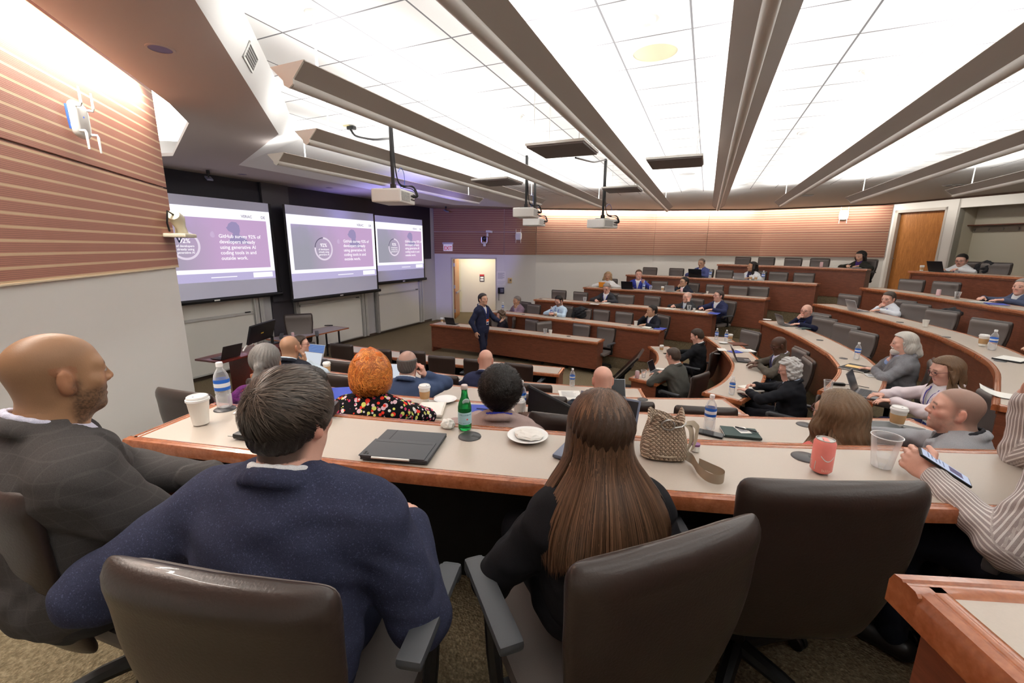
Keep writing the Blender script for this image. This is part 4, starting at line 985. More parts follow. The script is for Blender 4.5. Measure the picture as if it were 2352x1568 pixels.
def person(label, xy, fz, face, group=None, **k):
    """xy: head plan position, face: unit facing direction. Everything below is in the figure's own frame (+y forward)."""
    g = lambda n, d=None: k.get(n, d)
    sc = g('s', 1.); hz = g('hz', 1.19); lean = g('lean', .08); hx = g('hx', 0.); stand = g('stand', False); h = g('h', .0075); w = g('w', 1.); fat = g('fat', 1.)
    face = nrm(face[:2]) if len(face) == 2 else nrm(face[:2]); rz = math.atan2(-face[0], face[1]); rightv = np.array([face[1], -face[0]])
    hip_xy = np.array(xy[:2])-face*lean-rightv*hx
    t = thing('person', label, 'person', (hip_xy[0], hip_xy[1], fz), rz, group)
    hipz = .56 if not stand else .95*sc
    Hc = V3(hx, lean, hz); R = rotm(g('yaw', 0), g('pitch', 0), g('roll', 0))
    hs = g('hs', 1.)
    Nk = Hc+V3(0, -.035, -.16*hs)+V3(0, R[1, 2]*-.03, 0); hip = V3(0, 0, hipz)
    tw = rotm(g('twist', 0), 0); sp = Nk-hip; la = math.degrees(math.atan2(sp[1], sp[2])); RT = tw@rotm(0, -la); L = np.linalg.norm(sp)
    sw = .165*w*sc; sag = g('sag', .075)
    Sh = {s: Nk+tw@V3(s*sw, -.005, -sag)+V3(0, 0, g('shr', 0.) if s > 0 else g('shl', 0.)) for s in (1, -1)}
    dz = g('dz', .75); de = g('de', .25)
    # arms
    arms = {}
    for s, nm in ((1, g('R', 'desk')), (-1, g('L', 'desk'))):
        ex = V3(0, 0, 0)
        if isinstance(nm, dict): W, d, n, cu, pole = V3(*nm['W']), V3(*nm['d']), V3(*nm['n']), nm.get('curl', .4), V3(*nm.get('pole', (s*.5, -.3, -.8)))
        else:
            fy = float(np.clip(de+.09, .24, .46))
            W, d, n, cu, pole = {
             'desk': (V3(s*.16+hx*.5, fy, dz+.052), V3(-s*.45, .9, -.04), V3(0, 0, -1), .2, V3(s*.85, -.3, -.22)),
             'type': (V3(s*.1+hx*.5, fy+.03, dz+.068), V3(-s*.12, .98, -.1), V3(0, 0, -1), .4, V3(s*.85, -.35, -.22)),
             'write': (V3(s*.1+hx*.5, fy+.02, dz+.058), V3(-s*.55, .82, -.05), V3(-s*.5, 0, -.85), .85, V3(s*.85, -.3, -.22)),
             'clasp': (V3(s*.075+hx*.6, fy-.0, dz+.068), V3(-s*.8, .58, .12), V3(-s*.1, -.5, -.8), .75, V3(s*.85, -.3, -.22)),
             'lap': (V3(s*.12, .24, .69), V3(-s*.4, .9, -.15), V3(0, 0, -1), .45, V3(s*.8, -.5, -.5)),
             'rest': (V3(s*.26, .2, .70), V3(-s*.1, .98, -.1), V3(0, 0, -1), .35, V3(s*.4, -.8, -.5)),
             'chin': (Hc+R@V3(s*.05, .085, -.2), V3(-s*.3, .12, .95), V3(-s*.3, -.95, 0), 1.0, V3(s*.5, .45, -.9)),
             'mouth': (Hc+R@V3(s*.075, .125, -.155), V3(-s*.62, .02, .72), V3(-s*.5, -.85, .2), 1.15, V3(s*.6, .35, -.9)),
             'cheek': (Hc+R@V3(s*.1, .075, -.17), V3(-s*.15, -.05, 1), V3(-s*.95, -.3, 0), .55, V3(s*.5, .5, -.9)),
             'ear': (Hc+R@V3(s*.13, .06, -.12), V3(-s*.2, -.25, .95), V3(-s*.95, -.1, 0), .6, V3(s*.7, .4, -.8)),
             'down': (V3(s*.27, .02, hipz-.12), V3(-s*.05, .12, -1), V3(-s*1, 0, 0), .35, V3(s*.5, -.6, 0)),
             'gest': (V3(s*.2, .4, dz+.2), V3(s*.1, .8, .35), V3(-s*.5, .1, .8), .35, V3(s*.8, -.4, -.6))}[nm]
        E, W = ik(Sh[s], W, .285*sc, .25*sc, pole); arms[s] = (E, W, d, n, cu)
    # ---- body: head, neck, arms, hands, slim core, one mesh
    B = Sdf(); head(B, Hc, R, hs, g('fem', False), fat, not g('noears', False))
    B.chain([Hc+R@V3(0, -.03, -.06), Nk+V3(0, -.01, 0), Nk*.6+hip*.4, hip], [.055*hs*(.9 if g('fem') else 1.05), .062*hs*(.88 if g('fem') else 1.08), .09, .08], .05)
    for s in (1, -1):
        E, W, d, n, cu = arms[s]
        B.cap(Nk+V3(0, -.01, -.03), Sh[s], .05, .05, .05); B.chain([Sh[s], E, W+(E-W)*.1, W], [.046*sc, .036*sc, .03*sc, .026*sc], .02)
        hand(B, W, nrm(d), nrm(n), s, cu, .98*sc if not g('fem') else .9*sc, .0086 if h < .009 else .0098, thumb=g('thumb', .35))
    me, V = B.mesh('body', h, SKINM)
    sk = SKINS[g('skin', 'light')]; brow = g('brow', (.03, .02, .015))
    bz = g('buzz') or ((*g('hcol', (.03, .02, .015)), .85) if g('hair') in ('short', 'slick', 'thick', 'fringe') or g('scalp') else None); bz = (*g('scalp'), .9) if g('scalp') else bz
    c = skin_paint(V, Hc, R, hs, sk, brow, g('beard'), bz, g('lips')); paint(me, c); obj('body', me, None, t)
    # ---- garments
    top = g('top', 'jacket'); ch = g('ch', max(h, .0095)); big = 1.+.22*(fat-1)
    def torso(S, gr, sl, legs=False, arm_end=.0, kk=.05):
        hem = hip+V3(0, 0, -.05 if not stand else -.16)
        S.ell(hip+RT@V3(0, -.008, .055), V3(.158*w*big, .122*big, .13)*1.+gr, RT, k=kk); S.ell(hip+RT@V3(0, .005, L*.38), V3(.148*w*big, .118*big*fat, .17)+gr, RT, k=kk)
        S.ell(hip+RT@V3(0, -.005, L*.68), V3(.162*w, .112*fat, .185)+gr, RT, k=kk)
        if g('fem'):
            for s in (1, -1): S.ell(hip+RT@V3(s*.07, .085, L*.66), V3(.062, .055, .062)+gr*.5, RT, k=.05)
        if stand: S.ell(hip+V3(0, -.01, -.08), V3(.17*w, .12, .16)+gr, None, k=kk)
        S.cap(Sh[-1], Sh[1], .05+gr, k=.08); S.cap(Nk+V3(0, -.012, -.02), Nk+V3(0, -.02, -.1), .06+gr*.6, .08+gr, .05)
        for s in (1, -1):
            E, W, d, n, cu = arms[s]; S.cap(Nk+V3(0, -.02, -.012), Sh[s]*.8+Nk*.2+V3(0, 0, .015), .035+gr*.5, .045+gr*.6, .05)
            if sl > 0:
                We = W+(E-W)*arm_end
                am = g('am', 0.); S.cap(Sh[s]+V3(0, 0, -.005), E, .054*sc+sl+am, .043*sc+sl+am, .035); S.cap(E, We, .043*sc+sl+am, .03*sc+sl*.9+am*.4, .03)
    def ring(S, r0, z, rr, openf, tilt=.45, kk=.008, ry=None, off=-.012, hgt=0.):
        pts = []
        for a in np.linspace(openf, 2*PI-openf, 17):
            x = r0*math.sin(a); y = (ry or r0*.95)*math.cos(a); pts.append(Nk+tw@V3(x, y+off, z-tilt*(y+.0)*1.0+hgt*0))
        S.chain(pts, [rr]*17, kk)
    ccol = g('col', (60, 60, 66)); sd = hash(label) % 17
    shirtc = g('shirt', (232, 232, 236)); mk = g('fab', 'plain')
    zb = L*g('vdep', .36)
    def vcut(D, P, add=0.):
        q = (P-hip)@RT; x, y, z = q[..., 0], q[..., 1], q[..., 2]
        half = np.clip((z-zb)*.30, -.05, .085)-add
        dV = np.maximum(np.maximum(np.abs(x)-half, (.02-y)), zb-z); return np.maximum(D, -dV)
    def lapel(D, P):
        q = (P-hip)@RT; x, y, z = q[..., 0], q[..., 1], q[..., 2]; half = np.clip((z-zb)*.30, -.02, .085); e = np.abs(x)-half
        return D-.008*sstep(.062, .05, e)*(e > -.02)*(y > .01)*(z > zb)*(z < L+.02)
    nf = 1. if h < .007 else .8
    if top in ('jacket', 'vest'):
        J = Sdf(); torso(J, .022, .017 if top == 'jacket' else -1, arm_end=.12); J.cut(folds(.0035*nf, 1., sd)).cut(lapel).cut(vcut)
        ring(J, .086, .026, .0115, .6, .55); ring(J, .094, .006, .013, .55, .6, .012)
        me, V = J.mesh('jacket', ch, fabric(*ccol, mk)); o = obj('jacket', me, None, t)
        if top == 'jacket' and g('back_seam'):
            pass
        Sx = Sdf(); torso(Sx, .009, -1 if top == 'jacket' else .012, arm_end=.06)
        ring(Sx, .072, .046, .0085, .22, .5); ring(Sx, .076, .028, .010, .2, .5)
        for s in (1, -1):
            E, W, d, n, cu = arms[s]
            if top == 'jacket': Sx.cap(W+(E-W)*.3, W+(E-W)*.07, .036*sc, .0335*sc, .004)
        if g('sweater'):
            me, V = Sx.mesh('shirt', max(ch, .009), fabric(*shirtc)); obj('shirt', me, None, t)
            S2 = Sdf(); torso(S2, .014, -1); S2.cut(lambda D, P: vcut(D, P, .035)); me, V = S2.mesh('sweater', max(ch, .009), fabric(*g('sweater'))); obj('sweater', me, None, t)
        else: me, V = Sx.mesh('shirt', g('shh', max(ch, .008)), fabric(*shirtc)); obj('shirt', me, None, t)
        front = Sx
    else:
        Sx = Sdf(); torso(Sx, .014, .013, arm_end=g('sleeve', .08)); Sx.cut(folds(.004*nf, 1., sd))
        if g('collar', True): ring(Sx, .075, .038, .009, .3, .5); ring(Sx, .08, .02, .011, .26, .5)
        me, V = Sx.mesh('shirt', ch, fabric(*ccol, mk, alt=g('alt'))); o = obj('shirt' if g('collar', True) else 'sweater', me, None, t); front = Sx
        if mk == 'stripe':
            val = np.full(len(V), 0.); best = np.full(len(V), 9.)
            for s in (1, -1):
                for a, b_ in ((Sh[s], arms[s][0]), (arms[s][0], arms[s][1])):
                    e = nrm(b_-a); hh = np.clip((V-a)@e, 0, np.linalg.norm(b_-a)); q = V-a-hh[:, None]*e; dist = np.linalg.norm(q, axis=1)
                    u = nrm(np.cross(e, V3(.2, 1, .3))); v = np.cross(e, u); an = np.arctan2(q@v, q@u)*.055/.0125; m = dist < best; val[m] = an[m]; best[m] = dist[m]
            tor = best > .085; val[tor] = (V[tor, 0]*1.+V[tor, 1]*.35)/.0125
            at = me.attributes.new('Stripe', 'FLOAT', 'POINT'); at.data.foreach_set('value', val.astype(np.float32))
    front = Sdf(); torso(front, .012, -1)
    if g('tie'):
        b = MB(); zs = np.linspace(L*.97, L*.45, 9); pts = []
        for i, z in enumerate(zs):
            p = hip+RT@V3(0, 0, z); y = surf_y(front, p[0], p[2]); y = (y if y is not None else p[1]+.1)+.004
            wv = .012+.02*(i/8); pts.append((p[0], y, p[2], wv))
        for a, c_ in zip(pts, pts[1:]): b.quad((a[0]-a[3], a[1], a[2]), (a[0]+a[3], a[1], a[2]), (c_[0]+c_[3], c_[1], c_[2]), (c_[0]-c_[3], c_[1], c_[2]))
        obj('tie', b, fabric(*g('tie')), t)
    if g('lanyard', True) and not g('nolan'):
        b = MB(); zl = g('lz', L*.33); end = None
        for s in (1, -1):
            pts = []
            for u in np.linspace(0, 1, 12):
                p = hip+RT@V3(s*.066*(1-u)**.9+s*.004, 0, L*.985+(zl-L*.985)*u); y = surf_y(front, p[0], p[2])
                if y is None: y = p[1]+.08
                pts.append((p[0], y+.018 if u > .12 else y+.006, p[2]))
            for a, c_ in zip(pts, pts[1:]):
                b.quad((a[0]-.008, a[1], a[2]), (a[0]+.008, a[1], a[2]), (c_[0]+.008, c_[1], c_[2]), (c_[0]-.008, c_[1], c_[2]))
            end = pts[-1]
        lo = obj('lanyard', b, fabric(*g('lan', (44, 52, 150))), t)
        b = MB(); x, y, z = end; b.box((x-.045, y, z-.13), (x+.045, y+.003, z)); b.cur = 1; b.box((x-.045, y+.003, z-.05), (x+.045, y+.0045, z)); b.cur = 2; b.box((x-.035, y+.003, z-.115), (x+.035, y+.0045, z-.075))
        obj('badge', b, [WHITE, smat('badge_orange', 226, 92, 40, .5), smat('badge_blue', 40, 60, 140, .5)], lo)
    # ---- legs
    Tt = Sdf(); hp = hip+V3(0, -.01, 0)
    if not stand:
        Tt.ell(hp+V3(0, .01, .0), V3(.165*w*big, .12, .1), None, k=.04)
        for s in (1, -1):
            kn = g('knees', {}).get(s, (s*.12, .43, .515)); an = (kn[0], kn[1]-.03, .09)
            Tt.chain([(s*.085, .02, .545), kn, an], [.085*big, .066, .048], .03)
    else:
        Tt.ell(hp+V3(0, 0, -.04), V3(.165*w, .115, .13), None, k=.04)
        for s in (1, -1):
            fy = g('stride', .0)*s; Tt.chain([(s*.085, 0, .86*sc), (s*.1, fy*.6+.03, .48*sc), (s*.11, fy-.02, .09)], [.09, .068, .058], .03)
    Tt.cut(folds(.0035, .9, sd+3)); me, V = Tt.mesh('trousers', max(ch, .0105), fabric(*g('legs', (34, 34, 40)))); obj('trousers', me, None, t)
    for s in (1, -1):
        kn = g('knees', {}).get(s, (s*.12, .43, .515)); fx, fy = (kn[0], kn[1]-.03) if not stand else (s*.11, g('stride', 0.)*s-.02)
        F = Sdf(); F.chain([(fx, fy-.04, .05), (fx+s*.008, fy+.08, .045), (fx+s*.014, fy+.17, .035)], [.045, .04, .03], .02); F.cut(lambda D, P: np.maximum(D, .004-P[..., 2]))
        me, V = F.mesh('shoe', .011, smat('shoe_black', 24, 22, 22, .4)); obj('shoe', me, None, t)
    # ---- hair
    hst = g('hair')
    if hst:
        me, HS = hair_mesh(Hc, R, hs, hst, g('hh', max(.0055, h*.85)), g('hcol', (.03, .02, .015)), sd); obj('hair', me, None, t)
    if g('beard_shell'):
        S = Sdf(); H = lambda *a: Hc+R@(V3(*a)*hs)
        S.ell(H(0, .03, -.085), V3(.062, .066, .05)*hs, R, k=.02); S.ell(H(0, .075, -.1), V3(.034, .03, .03)*hs, R, k=.03); S.cap(H(-.032, .088, -.05), H(.032, .088, -.05), .009, k=.01)
        S.ell(H(0, .1, -.066), V3(.026, .03, .0085)*hs, R, k=.004, sub=True)
        def bc(D, P):
            q = ((P-Hc)@R)/hs; return np.maximum(np.maximum(D, (q[..., 2]+.038)*1.), .005-q[..., 1])
        S.cut(bc); me, V = S.mesh('beard', .006, HAIRM); paint(me, np.tile(np.array(g('beard_shell')), (len(V), 1))); obj('beard', me, None, t)
    if g('glasses') is not None:
        b = MB(); H = lambda *a: tuple(Hc+R@(V3(*a)*hs)); rx, rzz = .0235, .018
        for s in (1, -1):
            b.tube([H(s*.032+rx*math.cos(a), .1-.012*abs(math.cos(a))*(1 if math.cos(a)*s > 0 else 0), .0+rzz*math.sin(a)) for a in np.linspace(0, 2*PI, 20, endpoint=False)], .0019, 5, closed=True)
            b.tube([H(s*.056, .09, .004), H(s*.079, .04, .006), H(s*.083, -.01, .006), H(s*.083, -.03, -.012)], .0019, 5)
        b.tube([H(-.009, .102, .002), H(.009, .102, .002)], .0019, 5); obj('glasses', b, smat('glasses_dark', *g('glasses'), .3), t, True)
    t['_'] = 0; del t['_']
    info = dict(t=t, Hc=Hc, R=R, Nk=Nk, Sh=Sh, arms=arms, hip=hip, RT=RT, L=L, hs=hs, rz=rz, hip_xy=hip_xy, fz=fz, face=face, front=front)
    return info
def nearest(sec, kk, xy):
    P = SEC[(sec, kk)]; n = normals2(P); d = np.linalg.norm(P-np.array(xy[:2]), axis=1); i = int(np.argmin(d)); v = np.array(xy[:2])-P[i]
    return n[i], float(v@n[i])
def rot2(v, deg): a = math.radians(deg); return np.array([v[0]*math.cos(a)-v[1]*math.sin(a), v[0]*math.sin(a)+v[1]*math.cos(a)])
def seat(sec, kk, px, label, short, rot=0., off=None, chair=True, **k):
    """seat a person: px = photo pixel of the head's centre, rot = turn away from square to the desk (degrees, counter-clockwise)"""
    hz = k.get('hz', 1.19); fz = FL[kk-1]
    if off is None: q = onz(px, fz+hz)
    else:
        q, _ = row_point(sec, kk, px, off); k['hz'] = float(np.clip(q[2]-fz, 1.0, 1.3))
    n, dist = nearest(sec, kk, q); f = rot2(-n, rot); k['de'] = dist+k.get('lean', .08)-DW
    r = person(label, q[:2], fz, f, **k)
    if chair: CHAIRS_FOR.append((r, short))
    return r
# ---------------------------------------------------------------- the people
BK = (.012, .009, .008); DB = (.035, .02, .012); BR = (.10, .05, .025); GR = (.30, .29, .28); LG = (.55, .53, .50)
# near bank, last row
p1 = seat('near', 5, (138, 858), 'bald bearded man in a charcoal plaid suit seated beside the slatted wall', 'bald man', rot=-22, chair=False, h=.0045, ch=.006, shh=.0045, hz=1.2, lean=.07, hs=1.0, fat=1.12, w=1.2, yaw=4, pitch=-2, skin='brown', beard=(.03, .018, .012, .8), 
    buzz=(.10, .055, .032, .25), col=(66, 63, 62), fab='plaid', shirt=(196, 196, 232), nolan=True, am=.014, R=dict(W=(.10, .38, .72), d=(-.75, .62, .1), n=(-.2, -.6, -.75), curl=.6, pole=(.75, -.25, -.8)), L=dict(W=(-.05, .42, .71), d=(.7, .7, .12), n=(.1, -.55, -.8), curl=.5, pole=(-.8, -.2, -.5)), legs=(52, 52, 54))
p2 = seat('near', 5, (674, 957), 'man with thick greying dark hair in a navy tweed blazer, seen from behind', 'man', rot=4, chair=False, h=.0045, ch=.006, shh=.0045, hz=1.13, lean=.17, hs=.98, s=1.06, am=.012, w=1.2, yaw=-8, pitch=-4, skin='pink', scalp=(.03, .022, .018), col=(47, 50, 70), fab='tweed', shirt=(232, 234, 240), nolan=True,
    R=dict(W=(.23, .33, .77), d=(-.5, .8, -.25), n=(-.5, -.2, -.8), curl=.7, pole=(.35, -.6, -.7)), L=dict(W=(-.24, .17, .69), d=(.3, .95, -.1), n=(0, 0, -1), curl=.4, pole=(-.8, -.6, -.3)), legs=(36, 40, 58))
p3 = seat('near', 5, (1372, 985), 'woman with very long straight brown hair and a black jumper, seen from behind', 'woman', rot=22, chair=False, h=.006, ch=.007, hz=1.06, lean=.07, s=.94, w=.94, hs=.94, fem=True, yaw=-4, pitch=-6, skin='light', top='shirt', collar=False, col=(22, 22, 25), nolan=True, R='lap', L='lap', legs=(22, 22, 26), sag=.09)
q4 = onz((2500, 850), FL[4]+1.2); n4, d4 = nearest('near', 5, q4)
f4 = rot2(-n4, 35)
def tolocal(P, hip, f, fz): d = np.array(P[:2])-hip; return (d@np.array([f[1], -f[0]]), d@f, P[2]-fz)
hp4 = q4[:2]-f4*.14
ph = onz((2135, 1075), DT[4]+.055); w4 = tolocal(onz((2140, 1092), DT[4]+.04), hp4, f4, FL[4]); c4 = tolocal(onz((2362, 905), FL[4]+1.03), hp4, f4, FL[4])
p4 = person('man in a grey striped shirt at the photo edge holding a phone over the desk', q4[:2], FL[4], f4, h=.0048, ch=.007, hz=1.2, lean=.14, s=1.06, w=1.1, skin='pink', hair='short', hcol=GR, top='shirt', col=(150, 140, 138), fab='stripe', alt=(226, 222, 220), nolan=True, de=.1,
    L=dict(W=w4, d=(.35, .85, .3), n=(.75, -.25, -.35), curl=.8, pole=(-.5, -.4, -.8)), R=dict(W=c4, d=(-.3, -.3, .9), n=(-.6, -.7, 0), curl=.7, pole=(.5, .3, -.9)), legs=(30, 34, 46))
CHAIRS_FOR.append((p4, 'man in the grey striped shirt'))
# near bank, fourth row
seat('near', 4, (612, 832), 'woman with a greying ponytail and a purple swirled top, seen from behind', 'ponytailed woman', rot=20, h=.0065, hz=1.17, hs=1.0, fem=True, hair='pony', hcol=(.16, .15, .14), top='shirt', collar=False, fab='swirl', col=(92, 36, 96), skin='tan', yaw=10, s=.95, nolan=True)
p_red = seat('near', 4, (852, 853), 'woman with curly orange hair and a black floral blouse writing on a pad', 'orange haired woman', rot=8, h=.0065, hz=1.15, lean=.1, hs=1., fem=True, hair='curly', hcol=(.55, .13, .015), top='shirt', fab='floral', col=(10, 10, 12), skin='pink', yaw=14, pitch=-12, R='write', L='desk', s=.98, nolan=True, w=1.08)
p_afro = seat('near', 4, (1150, 900), 'person with a round black afro and a mauve jacket with blue collar', 'person with the afro', rot=6, h=.0065, hz=1.1, lean=.08, hair='afro', hcol=BK, skin='dark', col=(152, 132, 128), shirt=(44, 52, 150), fem=True, pitch=-8, nolan=True, w=.95)
p_br = seat('near', 4, (1922, 950), 'woman with straight brown shoulder length hair and a coral top', 'straight haired woman', rot=10, h=.0065, hz=1.1, lean=.1, hs=1.02, fem=True, hair='straight', hcol=(.15, .095, .055), top='shirt', collar=False, col=(206, 108, 100), yaw=2, glasses=(90, 30, 40), nolan=True, s=.94, R='lap', L='lap')
seat('near', 4, (2192, 940), 'stubbled man with shaved hair in a grey blazer looking towards the screens', 'man in the grey blazer', rot=38, h=.0048, ch=.007, hz=1.1, lean=.12, hs=.98, fat=1.04, w=1.12, skin='pink', buzz=(.14, .10, .08, .72), beard=(.36, .27, .22, .6), col=(134, 134, 138), shirt=(40, 40, 44), yaw=18, pitch=2, nolan=True, R='desk', L='rest')
# near bank, third row
seat('near', 3, (667, 796), 'bald man in a black vest over a pale blue shirt leaning on his hand', 'bald man in the black vest', rot=15, h=.007, hz=1.2, skin='tan', top='vest', col=(28, 30, 38), shirt=(190, 204, 238), buzz=(.2, .12, .07, .3), R='cheek', L='desk', yaw=-8, nolan=True)
seat('near', 3, (937, 834), 'balding man in a blue blazer resting his head on his hand', 'balding man in the blue blazer', rot=10, h=.007, hz=1.19, skin='pink', hair='fringe', hcol=(.10, .09, .085), buzz=(.13, .11, .10, .5), col=(58, 72, 100), shirt=(210, 220, 240), R='ear', L='desk', nolan=True)
seat('near', 3, (1384, 872), 'bald man in dark navy mostly hidden behind the long brown hair', 'hidden bald man', rot=8, h=.0085, hz=1.13, skin='pink', col=(28, 34, 44), pitch=-15, nolan=True, R=dict(W=(.38, .2, .75), d=(0, .9, -.3), n=(0, 0, -1), pole=(.7, -.4, -.6)))
# near bank, second row
seat('near', 2, (692, 790), 'man with glasses in profile behind the bald man in the vest', 'man in glasses', rot=-25, h=.008, hz=1.16, skin='pink', hair='short', hcol=DB, glasses=(30, 30, 30), col=(60, 60, 66), yaw=-20, nolan=True)
seat('near', 2, (1116, 826), 'bald man in a navy suit sitting with his back to us at the second desk', 'bald man in the navy suit', rot=5, h=.0065, hz=1.2, skin='pink', col=(42, 48, 76), fab='tweed', w=1.12, fat=1.1, pitch=-14, nolan=True, hs=1.05)
# curved centre bank
seat('mid', 1, (1600, 771), 'brown haired man in a black suit with blue tie bent over writing', 'man writing in black suit', rot=-25, off=.68, h=.0065, skin='pink', hair='short', hcol=DB, beard=(.2, .12, .09, .4), col=(24, 25, 28), shirt=(206, 212, 226), tie=(70, 110, 190), lanyard=False, R='write', L='desk', yaw=8, pitch=-24, hs=1.08)
seat('mid', 1, (1545, 817), 'man with glasses in a dark grey suit typing at the small curved desk', 'man in the dark grey suit', rot=-8, h=.0065, hz=1.14, lean=.2, skin='pink', hair='slick', hcol=(.06, .04, .03), glasses=(40, 34, 34), col=(72, 72, 68), fab='tweed', R='type', L='type', pitch=-20, hs=1.05, w=1.1, fat=1.05, nolan=True)
seat('mid', 2, (1788, 792), 'bald black man with glasses in a brown grey suit typing on a laptop', 'man typing in the brown grey suit', rot=8, h=.0065, hz=1.13, lean=.14, skin='dark', buzz=(.02, .012, .008, .4), glasses=(200, 200, 200), col=(78, 72, 64), fab='tweed', shirt=(196, 196, 230), R='type', L='type', pitch=-22, yaw=12, hs=1.05)
seat('mid', 2, (1812, 848), 'man with white curly hair and glasses in a black suit holding his wrist', 'white curly haired man', rot=0, h=.006, hz=1.12, lean=.1, skin='pink', hair='bob', hcol=(.42, .41, .40), glasses=(50, 36, 36), col=(26, 27, 32), shirt=(160, 172, 190), R='clasp', L='desk', yaw=10, pitch=-16, hs=1.06, lan=(70, 60, 170))
seat('mid', 3, (1852, 714), 'bald man with dark glasses and navy jumper resting chin on his fist', 'bald man in the navy jumper', rot=22, off=.68, h=.0065, skin='pink', glasses=(20, 20, 24), top='shirt', collar=False, col=(30, 32, 52), R='mouth', L='desk', yaw=14, hs=1.1, buzz=(.3, .2, .15, .3))
seat('mid', 3, (2075, 788), 'man with a white beard and long white hair leaning on his hand', 'white bearded man', rot=-8, h=.006, ch=.007, hz=1.13, lean=.02, skin='pink', hair='mane', hcol=(.46, .44, .40), beard_shell=(.58, .54, .50), brow=(.4, .38, .35), col=(112, 112, 116), fab='tweed', shirt=(150, 172, 226), R='chin', L='desk', yaw=8, pitch=-5, hs=1.08, w=1.12, fat=1.1)
p_pink = seat('mid', 3, (2170, 850), 'woman with long brown hair and glasses in a pale pink blazer typing', 'woman in pink', rot=30, h=.006, ch=.007, hz=1.13, lean=.12, fem=True, skin='pink', hair='long', hcol=(.13, .075, .04), glasses=(120, 50, 56), col=(240, 204, 212), shirt=(236, 230, 236), R='type', L='type', yaw=8, pitch=-16, hs=1.06, legs=(38, 42, 74), lan=(50, 50, 130), lips=(.5, .2, .2))
seat('mid', 4, (2040, 688), 'dark haired man in a pale blue shirt covering his face with a hand', 'man in the pale blue shirt', rot=14, off=.68, h=.007, skin='pink', hair='short', hcol=(.06, .045, .035), top='shirt', col=(206, 218, 244), R='mouth', L='desk', pitch=-12, yaw=6, hs=1.1, w=1.1)
seat('mid', 5, (2346, 660), 'grey haired man in a blue blazer cut off by the photo edge', 'man in the blue blazer at the photo edge', rot=10, off=.8, h=.0075, skin='pink', hair='short', hcol=(.25, .22, .2), col=(70, 78, 100), shirt=(230, 232, 240), yaw=15, hs=1.1)
seat('mid', 6, (2207, 602), 'man with slicked dark hair and glasses in a white shirt at a laptop', 'man in the white shirt', rot=18, off=.66, h=.007, skin='pink', hair='slick', hcol=BK, glasses=(40, 36, 36), top='shirt', col=(226, 230, 240), beard=(.3, .2, .16, .4), R='desk', L='type', yaw=4, pitch=-14, hs=1.12, w=1.1)
# the sleeve reaching in at the right of the fourth centre tier
q = onz((2330, 812), DT[3]); n_, d_ = nearest('mid', 4, q); hq = q[:2]+n_*.0+np.array([.75, .12]); fq = nrm(np.array([-1., -.1]))
wq = tolocal(onz((2302, 796), DT[3]+.05), hq, fq, FL[3])
person('person in a black and white checked top whose forearm rests on the curved desk', hq+fq*.08, FL[3], fq, h=.0085, hz=1.15, lean=.08, hair='short', hcol=DB, fem=True, top='shirt', collar=False, fab='check', col=(18, 18, 20), alt=(232, 232, 232), nolan=True, R='lap', L=dict(W=wq, d=(.1, .95, -.15), n=(0, 0, -1), curl=.35, pole=(-.7, -.3, -.5)))
# far bank
OF = .66
seat('far', 1, (1150, 724), 'woman with curly brown hair and glasses in a black dotted jumper looking aside', 'curly haired woman', rot=-62, off=.75, h=.0075, fem=True, skin='pink', hair='curly', hcol=(.09, .055, .035), glasses=(20, 20, 24), top='shirt', collar=False, col=(26, 22, 30), yaw=-8, pitch=-8, hs=1.05, nolan=True, R=dict(W=(.1, .45, .86), d=(0, .6, .6), n=(0, -.9, .3), curl=.6), L='lap', knees={1: (.12, .45, .62), -1: (-.1, .45, .6)})
seat('far', 2, (1187, 691), 'grey haired man in a mauve jacket with hand on chin beside the doorway', 'man in the mauve jacket', rot=-10, off=.72, h=.0075, skin='tan', hair='short', hcol=(.16, .14, .13), col=(124, 102, 116), shirt=(232, 232, 238), R='rest', L='chin', yaw=-14, hs=1.12, pitch=-6)
seat('far', 2, (1283, 690), 'bearded man with glasses in a light blue shirt looking down', 'bearded man in light blue', rot=-8, off=OF, h=.007, skin='pink', hair='short', hcol=BK, beard=(.035, .025, .02, .85), glasses=(30, 26, 26), top='shirt', col=(178, 198, 236), R='clasp', L='clasp', yaw=-10, pitch=-26, hs=1.12)
seat('far', 2, (1497, 713), 'dark haired man in a black suit resting his mouth on his fist', 'man with fist at his mouth', rot=-30, off=OF, h=.0068, skin='olive', hair='short', hcol=BK, col=(26, 27, 34), shirt=(226, 230, 240), R='mouth', L='desk', yaw=-18, hs=1.1, pitch=-2)
seat('far', 3, (1393, 661), 'grey haired man with glasses in a charcoal jacket reading papers', 'grey haired man reading', rot=-6, off=OF, h=.0075, skin='pink', hair='short', hcol=(.24, .21, .19), glasses=(60, 44, 44), col=(50, 50, 54), shirt=(230, 230, 236), R='desk', L='desk', pitch=-26, hs=1.12)
seat('far', 3, (1578, 682), 'bald man in a dark suit with hand raised to his temple', 'bald man with hand at temple', rot=-22, off=OF, h=.0072, skin='pink', buzz=(.35, .3, .27, .4), glasses=(60, 60, 60), col=(54, 54, 56), shirt=(200, 214, 240), L='ear', R='desk', yaw=-10, hs=1.12)
seat('far', 3, (1650, 679), 'dark haired man with glasses in a navy suit at the third tier aisle', 'man in the navy suit by the aisle', rot=-30, off=.7, h=.007, skin='pink', hair='slick', hcol=(.05, .035, .03), glasses=(70, 50, 50), col=(40, 44, 72), shirt=(226, 230, 240), R='desk', L='desk', yaw=-16, hs=1.12, w=1.1)
